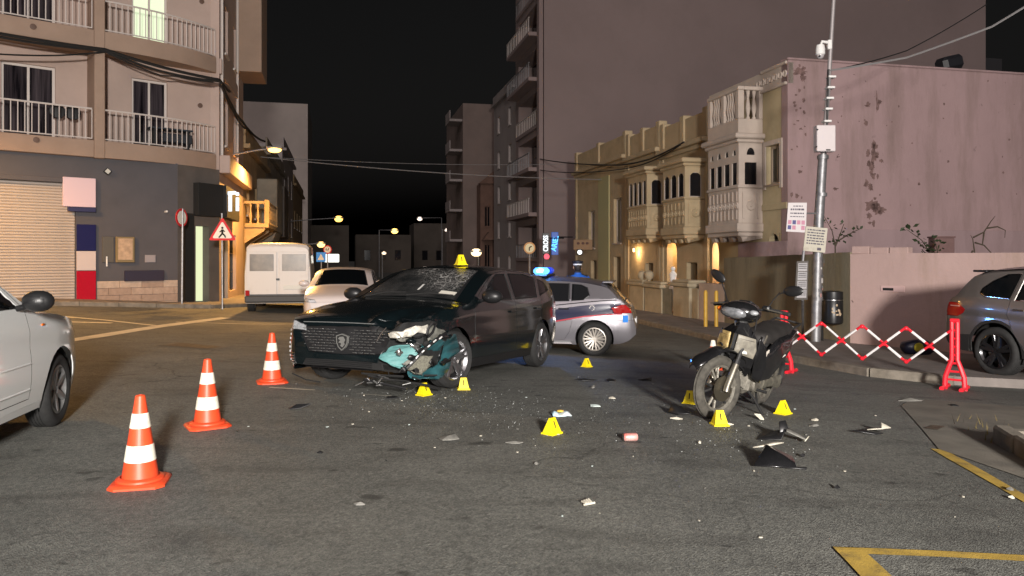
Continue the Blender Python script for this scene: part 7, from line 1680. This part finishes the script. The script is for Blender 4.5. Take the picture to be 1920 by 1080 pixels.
cable([S(sT+2,RO-.2,8.0),S(sD,RO-.4,sz(318,1176,RO)),S(sC,RO-.6,sz(305,1240,RO)),S(sB+.2,RO-1.1,sz(272,1330,RO))],.025,'lower second cable along the stone house fronts',cabm,.012)
p0 = PP(1557,132,-.05)
cable([p0,at(1700,108,pd-1.0),at(1860,50,pd-2.2),at(1990,-30,pd-3.2)],.022,'pale service cable rising from the pole toward the right',cabg,.006)
cable([p0,at(1700,95,pd+2),at(1850,8,pd+4)],.015,'thin dark service cable rising behind the pale one',cabm,.01)
# ---------------------------------------------------------------- street lamps
sodium = (1.0,.50,.12)
def street_lamp(label, px, py, d, wall_o, power, col=sodium, es=60, head=True, polebase=None, size=1.0):
    p = at(px,py,d); r = empty('street_lamp', p, label=label, cat='street lamp')
    if wall_o is not None:
        s_ = p.dot(U); q = S(s_,wall_o,p.z-.25); m = MB(); m.tube([q,q.lerp(p,.5)+Vector((0,0,.05)),p+Vector((0,0,.06))],.035,8); P(m.build('arm', galv, None), r)
    if polebase: g = G(*polebase); m = MB(); m.tube([g,Vector((g.x,g.y,p.z+.1)),p+Vector((0,0,.08))],.06,8); P(m.build('post', galv, None), r)
    m = MB(); m.box((0,0,.06),(.6*size,.25*size,.10*size),None,.03); m.build('head', mat('lamp_head',(.3,.28,.25),.5), r)
    m = MB(); m.sph((0,0,-.02),(.26*size,.16*size,.11*size if d < 40 else .2*size)); m.build('lamp_glass', glow('lamp_glass_%d_%.2f' % (es,col[1]), col, es), r)
    if power: lamp_light('lamp_light', p+Vector((0,0,-.14*size)), power, col, r, .1, 'SPOT', spot_size=R(165), spot_blend=.5)
    return r
street_lamp('orange street lamp on a wall bracket above the balustraded balcony',515,280,29,LOF,4200,(1,.50,.12),6)
street_lamp('assumed orange street lamp, added out of view on a post at the kerb beyond the white hatchback',-330,40,15.5,None,4200,es=40,polebase=(-15.2,16.2))  # unseen lamp, assumed from the orange light on the left road
street_lamp('orange street lamp glowing on a bracket further down the left side',635,410,62,LOF,1400,(1,.52,.10),4,size=1.3)
street_lamp('yellow lamp on a tall post at the far end of the street',740,433,85,None,900,(1,.58,.14),4,polebase=(at(711,433,85).x,85),size=1.5)
street_lamp('tiny white lamp high over the far end of the street',787,410,92,None,0,(1,.80,.68),2,polebase=(at(828,433,92).x,92),size=1.2)
street_lamp('warm white globe lamp glowing in front of the pediment house',893,473,52,None,350,(1,.74,.40),3,polebase=(at(897,480,52.5).x,52.5),size=1.4)
street_lamp('small pale lamp on the far crossroad',838,431,88,None,0,(1,.8,.8),2,polebase=(at(829,431,88).x,88.2),size=1.0)
street_lamp('small warm lamp low at the far end beside a post',720,474,70,None,0,(1,.75,.5),2,polebase=(at(716,474,70).x,70.2),size=.8)
street_lamp('round amber lamp on the orange lit corner house',602,458,44,LOF,120,(1,.60,.2),3,size=.9)
# ---------------------------------------------------------------- police officer behind the car
of = at(1083,500,16.3); og = G(of.x,of.y)
off = empty('person', og, R(6), 'person in blue police jacket and banded cap, back turned, behind the police car', 'person')
sv = {'pel':((0,0,.98),.15),'sp':((0,0,1.15),.145),'ch':((0,0,1.36),.16),'nk':((0,0,1.53),.062),'hd':((0,.02,1.66),.085),
 'hl':((.10,0,.94),.10),'kl':((.11,.02,.52),.065),'al':((.11,-.02,.10),.05),'tl':((.12,.13,.05),.045),'hr':((-.10,0,.94),.10),'kr':((-.11,.02,.52),.065),'ar':((-.11,-.02,.10),.05),'tr':((-.12,.13,.05),.045),
 'sl':((.19,0,1.45),.075),'el':((.26,-.02,1.17),.052),'wl':((.24,.12,.95),.036),'sr':((-.19,0,1.45),.075),'er':((-.26,-.02,1.17),.052),'wr':((-.24,.12,.95),.036)}
ed = [('pel','sp'),('sp','ch'),('ch','nk'),('nk','hd'),('pel','hl'),('hl','kl'),('kl','al'),('al','tl'),('pel','hr'),('hr','kr'),('kr','ar'),('ar','tr'),('ch','sl'),('sl','el'),('el','wl'),('ch','sr'),('sr','er'),('er','wr')]
ks = list(sv); me = bpy.data.meshes.new('body'); me.from_pydata([sv[k][0] for k in ks], [(ks.index(a),ks.index(b)) for a, b in ed], [])
bo = link('body', me, mat('police_trousers',(.012,.013,.02),.8), off); sm = bo.modifiers.new('skin','SKIN')
for i, k in enumerate(ks): me.skin_vertices[0].data[i].radius = (sv[k][1],sv[k][1]*(.8 if k in ('pel','sp','ch') else 1)); me.skin_vertices[0].data[i].use_root = (k == 'pel')
bo.modifiers.new('sub','SUBSURF').levels = 2; bo.modifiers['sub'].render_levels = 2
skin = mat('skin', (.42,.26,.19), .55)
m = MB(); secs = []
for z, w_, dp in ((.90,.20,.14),(1.05,.20,.145),(1.25,.225,.155),(1.40,.245,.15),(1.48,.20,.125),(1.525,.09,.085),(1.56,.075,.075)):
    secs.append([Vector((w_*math.copysign(abs(math.cos(a))**.8,math.cos(a)),dp*math.sin(a),z)) for a in np.linspace(0,2*math.pi,25)[:-1]])
m.ring(secs)
for s in (1,-1): m.tube([(s*.17,0,1.44),(s*.245,-.005,1.36),(s*.285,-.02,1.17),(s*.275,.05,1.06),(s*.255,.12,.96)],[.085,.085,.07,.062,.055],12)
jk = m.build('jacket', mat('police_blue_jacket',(.015,.10,.42),.5), off, 60)
text('back_print', 'PULIZIJA', .085, (0,-.163,1.39), (1,0,0), (0,0,1), mat('print_white',(.8,.8,.8),.4), jk, .004)
m = MB(); m.sph((0,.02,1.68),(.078,.098,.118),18,14); m.sph((.082,.02,1.67),(.014,.025,.035)); m.sph((-.082,.02,1.67),(.014,.025,.035)); m.sph((0,.125,1.665),(.016,.024,.025)); m.tube([(-.025,.116,1.625),(.025,.116,1.625)],.007,6); hd_ = m.build('head', skin, off, 70)
for s in (1,-1): MB().sph((s*.032,.108,1.695),(.013,.008,.009)).build('eye', whitep, hd_)
m = MB(); m.sph((0,-.005,1.69),(.084,.098,.115),18,12); m.build('hair', mat('hair_dark',(.02,.014,.01),.7), hd_, 70)
m = MB(); m.lathe([(.092,1.715),(.094,1.755),(.118,1.79),(.115,1.805),(.02,1.825)],24,caps=False); m.ring([[Vector((.075*math.cos(a),.085+.06*math.sin(a),1.722-.02*math.sin(a)+dz)) for a in np.linspace(0,math.pi,9)] for dz in (0,.008)],True,True); cp = m.build('cap', mat('cap_navy',(.01,.011,.02),.6), off, 50)
m = MB(); m.lathe([(.0955,1.722),(.0965,1.75)],24,caps=False); m.build('cap_band', mat('cap_band_white',(.75,.75,.75),.5), cp)
for s in (1,-1):
    m = MB(); b = Vector((s*.252,.13,.93)); m.sph(b,(.022,.04,.05)); 
    for k, (dy, L_) in enumerate(((-.028,.06),(-.009,.07),(.010,.068),(.028,.052))): m.tube([b+Vector((0,dy,-.035)),b+Vector((-s*.006,dy+.004,-.035-L_*.55)),b+Vector((-s*.02,dy+.008,-.035-L_))],[.0095,.009,.007],6)
    m.tube([b+Vector((0,.035,.0)),b+Vector((-s*.01,.058,-.025)),b+Vector((-s*.015,.062,-.055))],[.011,.010,.008],6); m.build('hand', skin, off, 60)
# ---------------------------------------------------------------- debris
blkp = mat('debris_black', (.013,.013,.014), .38, var=.3, vs=12); gryp = mat('debris_grey', (.16,.155,.14), .6, var=.35, vs=14); whtp = mat('debris_white', (.5,.47,.39), .5, var=.2, vs=20); palet = mat('debris_pale_blue', (.45,.52,.50), .4, var=.3, vs=20)
def shard(px, py, wpx, hpx, mt, label, lift=.03, seed=0, n=6, group='plastic fragments on the asphalt', name='plastic_fragment', elong=None):
    random.seed(seed+int(px)*7+int(py)); p = gp(px,py); pm = F/p.y; w = wpx/pm/2; dpt = min(w*1.4, max(w*.35, hpx/pm*1.1)); 
    pts = []
    for i in range(n):
        a = 2*math.pi*i/n; r = random.uniform(.4,1.0); pts.append((w*r*math.cos(a), dpt*r*math.sin(a)))
    tilt = random.uniform(-.5,.5); m = MB(); ht = hpx/pm
    def zf(x, y): return .004+lift*(.5+.5*math.sin(x/w*2.2+seed))*abs(x/w)**1.2 + max(0,y/dpt)*ht*.35
    top = [Vector((x,y,zf(x,y)+.006)) for x, y in pts]; bot = [Vector((x,y,zf(x,y))) for x, y in pts]
    ct, cb_ = Vector((0,0,zf(0,.25*dpt)+.014+lift*.5)), Vector((0,0,zf(0,.25*dpt)+.008+lift*.5))
    k = n; m.add(top+bot+[ct,cb_],[(i,(i+1)%k,2*k) for i in range(k)]+[((i+1)%k+k,i+k,2*k+1) for i in range(k)]+[(i,i+k,(i+1)%k+k,(i+1)%k) for i in range(k)])
    o = m.build(name, mt, None, 20); o.location = p; o.rotation_euler = (0,0,random.uniform(-.15,.15)); return tag(o, label, 'debris', group)
big = [(556,767,58,14,blkp,'curved black trim piece with pale tip lying near the second cone',.05),(733,748,34,8,blkp,'flat black scrap just in front of the torn bumper',.02),(840,826,56,16,gryp,'broken grey grille scrap with silver chips on the road centre',.03),
 (1098,714,46,7,blkp,'thin dark strip on the road near the police car marker',.02),(1149,716,32,10,blkp,'black rounded scrap between the thin strip and dark mat',.03),(1212,714,44,10,blkp,'dark flat mat like scrap toward the motorbike',.02),
 (1112,728,12,8,gryp,'small bent metal bracket below the thin dark strip',.03),(1117,763,42,7,palet,'long pale bluish plastic splinter near the drink packet',.01),(1149,748,18,5,whtp,'small white chip above the pale splinter',.01),(1269,787,32,6,whtp,'white plastic sliver left of the motorbike wheel',.012),
 (1426,787,28,13,whtp,'upright white plastic shard by the side stand',.06),(1366,798,24,5,whtp,'white scrap under the yellow marker by the wheel',.01),(1530,789,20,6,whtp,'white chip right of the far yellow marker',.01),(1528,800,20,4,gryp,'grey chip below the white chip on the right',.01),
 (1708,753,54,12,gryp,'large grey panel piece lying before the barrier post',.04),(1790,762,24,5,blkp,'flat black chip right of the large grey panel piece',.01),(1312,832,14,5,whtp,'small hooked white chip on the open asphalt',.01),
 (676,948,34,5,gryp,'faint grey sliver on the foreground asphalt',.01),(1505,857,12,6,blkp,'tiny black lump beside the black wedge',.02),(1570,917,12,7,blkp,'small black lump on the empty right asphalt',.02),(600,851,18,5,blkp,'small black chip under the second cone line',.01),
 (1895,921,24,7,gryp,'dark scrap lying on the yellow edge line',.02),(1898,936,16,5,whtp,'white scrap below the yellow edge line',.01),(1005,872,10,4,gryp,'grey crumb in the middle of the asphalt',.01),(965,832,40,4,gryp,'thin pale streak of plastic left of the drink can',.008)]
for i, (px, py, w_, h_, mt, lab, lf_) in enumerate(big): shard(px,py,w_,h_,mt,lab,lf_,i)
# compound pieces
def piece(px, py, label, parts, cat='debris', rz=0.0, name='broken_fairing'):
    p = gp(px,py); r = empty(name, p, rz, label, cat, 'plastic fragments on the asphalt')
    for nm, pts, mt in parts: plate3(nm, pts, mt, .01, r, 1)
    return r
piece(1465,826,'crumpled dark fairing piece with grey flap near the yellow marker',[('shell',[(-.20,.0,.01),(-.02,-.06,.02),(.03,-.02,.10),(-.04,.08,.06)],blkp),('tab',[(-.02,-.02,.07),(.06,-.01,.08),(.05,.04,.16),(-.01,.03,.15)],blkp),('flap',[(.02,-.06,.09),(.16,-.10,.03),(.20,-.02,.015),(.06,.05,.10)],gryp),('chip',[(.15,-.11,.02),(.21,-.05,.05),(.19,-.03,.01)],whtp)])
piece(1453,874,'black wedge of fairing with white underside lying on the right asphalt',[('shell',[(-.17,-.05,.015),(.12,-.10,.012),(.15,.06,.05),(-.03,.10,.13)],bk_gloss),('edge',[(-.12,.13,.10),(.06,.16,.135),(.12,.15,.13),(-.02,.10,.12)],whtp),('rod',[(.02,-.08,.01),(.18,-.12,.008),(.19,-.10,.02)],blkp)])
piece(1640,814,'split black and white panel lying alone toward the kerb island',[('shell',[(-.20,.0,.03),(-.02,-.05,.008),(.06,-.03,.012),(.02,.05,.03)],blkp),('white_part',[(-.06,.02,.035),(.06,-.01,.05),(.08,.05,.09),(.16,.03,.05),(.10,.08,.04)],whtp)])
piece(1300,781,'black curved mudguard strip wedged against the front tyre',[('strip',[(-.22,.10,.02),(-.14,.0,.02),(-.02,-.02,.03),(-.06,.04,.05),(-.18,.13,.10)],blkp)])
# crisp packet, can, white card
pk = gp(1052,779); r = empty('snack_packet', pk, R(8), 'crushed pale blue and white packet with orange blot on the road', 'packet'); pm = F/pk.y
rows = [[Vector(((i/8-.5)*36/pm*1.0,(j/4-.5)*.13,.008+.02*math.sin(i*1.3)*math.sin(j*1.1)**2+.01*random.random()+.02*(1-abs(j/2-1)))) for i in range(9)] for j in range(5)]
o = grid_patch('wrapper', rows, mat('packet_blue',(.30,.52,.66),.35,col2=(.75,.78,.78),vs=14), r); sd = o.modifiers.new('t','SOLIDIFY'); sd.thickness = .012
m = MB(); m.sph((-.01,-.01,.045),(.035,.03,.012)); m.build('logo_blot', mat('packet_orange',(.75,.36,.05),.4,col2=(.8,.6,.1),vs=40), r)
cn = gp(1182,827); r = empty('drink_can', cn+Vector((0,0,.033)), R(4), 'red drink can lying on its side on the road', 'can')
m = MB(); m.lathe([(.001,-.058),(.024,-.058),(.027,-.054),(.0325,-.044),(.0325,.046),(.027,.056),(.024,.058),(.001,.055)],24,ax='x'); m.build('body', mat('can_red',(.62,.035,.02),.3,.3,col2=(.7,.55,.5),vs=9), r)
m = MB(); m.lathe([(.001,-.0595),(.0235,-.0595),(.0255,-.0565)],20,ax='x'); m.build('lid', alu, r)
wcd = gp(1101,945); r = empty('plastic_clip', wcd, R(30), 'small white ribbed plastic clip on the foreground asphalt', 'debris')
for k in range(4): MB().box((-.024+k*.016,0,.014),(.011,.05,.012),Matrix.Rotation(.1*k,3,'X'),.003).build('rib', whtp, r)
MB().box((0,-.022,.008),(.085,.012,.012),None,.003).build('bar', whtp, r)
# glass dust from the windscreen and lamps: far too fine to count
random.seed(41); m = MB()
for k in range(520):
    c0_ = random.choice(((760,745,70,14),(1010,775,120,32),(1390,815,90,28),(900,760,90,22)))
    px, py = random.gauss(c0_[0],c0_[2]), random.gauss(c0_[1],c0_[3])
    if py < 722: continue
    p = gp(px,py,.002); s_ = random.uniform(.0025,.007); a = random.uniform(0,6)
    m.add([p+Vector((s_*math.cos(a+q),s_*math.sin(a+q),random.uniform(0,.003))) for q in (0,2.1,4.2)]+[p+Vector((0,0,s_))],[(0,1,3),(1,2,3),(2,0,3)])
tag(m.build('glass_dust', mat('glass_dust',(.45,.47,.46),.15), None, 0), 'fine glass dust sprinkled over the crash area', 'glass', kind='stuff')
# small crumbs: shared meshes, individual objects
random.seed(99); crumbs = []
for q in range(5):
    m = MB(); n = 6; pts = [(math.cos(2*math.pi*i/n)*random.uniform(.5,1)*.02, math.sin(2*math.pi*i/n)*random.uniform(.4,1)*.014) for i in range(n)]; m.prism(pts, 0, .007, 'z'); crumbs.append(m.mesh('crumb',0))
cm_ = [whtp,whtp,gryp,blkp,palet]
for q in range(5): crumbs[q].materials.append(cm_[q])
spots = [(random.gauss(1010,130),random.gauss(790,45)) for _ in range(20)]+[(random.gauss(1420,130),random.gauss(830,45)) for _ in range(14)]+[(random.gauss(720,70),random.gauss(765,25)) for _ in range(12)]+[(random.uniform(120,560),random.uniform(640,1000)) for _ in range(6)]+[(random.uniform(700,1850),random.uniform(840,1060)) for _ in range(8)]
cn_ = {0:'white',1:'bone white',2:'grey',3:'black',4:'pale blue'}
for px, py in spots:
    if py < 705 or 1300 < px < 1440 and py < 790: continue
    q = random.choice((0,0,1,2,2,3,4)); p = gp(px,py,.001); o = link('plastic_crumb', crumbs[q]); o.location = p; o.rotation_euler = (0,0,random.uniform(0,6)); s_ = random.uniform(.35,1.0); o.scale = (s_,s_,s_)
    tag(o, 'tiny %s plastic crumb scattered on the asphalt' % cn_[q], 'debris', 'tiny %s crumbs on the asphalt' % cn_[q])
# ================================================================== ASSUMED FLOODLIGHT
fl_ = empty('assumed_floodlight_stand', G(3.2,-12.0), label='assumed tall floodlight mast on a tripod, added out of view behind the photographer', cat='floodlight')  # unseen key light, assumed from cast shadows; set back and raised for falloff
m = MB()
for k in range(3):
    a = 2*math.pi*k/3; m.tube([(0,0,.9),(.5*math.cos(a),.5*math.sin(a),0.01)],.014,6)
m.tube([(0,0,.8),(0,0,4.4)],.018,8); m.build('tripod', black, fl_)
m = MB(); m.box((0,-.06,4.5),(.3,.1,.22),None,.02); m.build('lamp_head', black, fl_)
m = MB(); m.box((0,-.008,4.5),(.26,.006,.18)); m.build('lens', glow('assumed_flood_lens',(1,.96,.9),20), fl_)
kl = lamp_light('floodlight', fl_.location+Vector((0,.06,4.5)), 37000, (1,.94,.88), fl_, .05, 'SPOT', spot_size=R(120), spot_blend=.6)  # light of the added, unseen floodlight
kl.rotation_euler = (R(88),0,0); kl.data.shadow_soft_size = .8
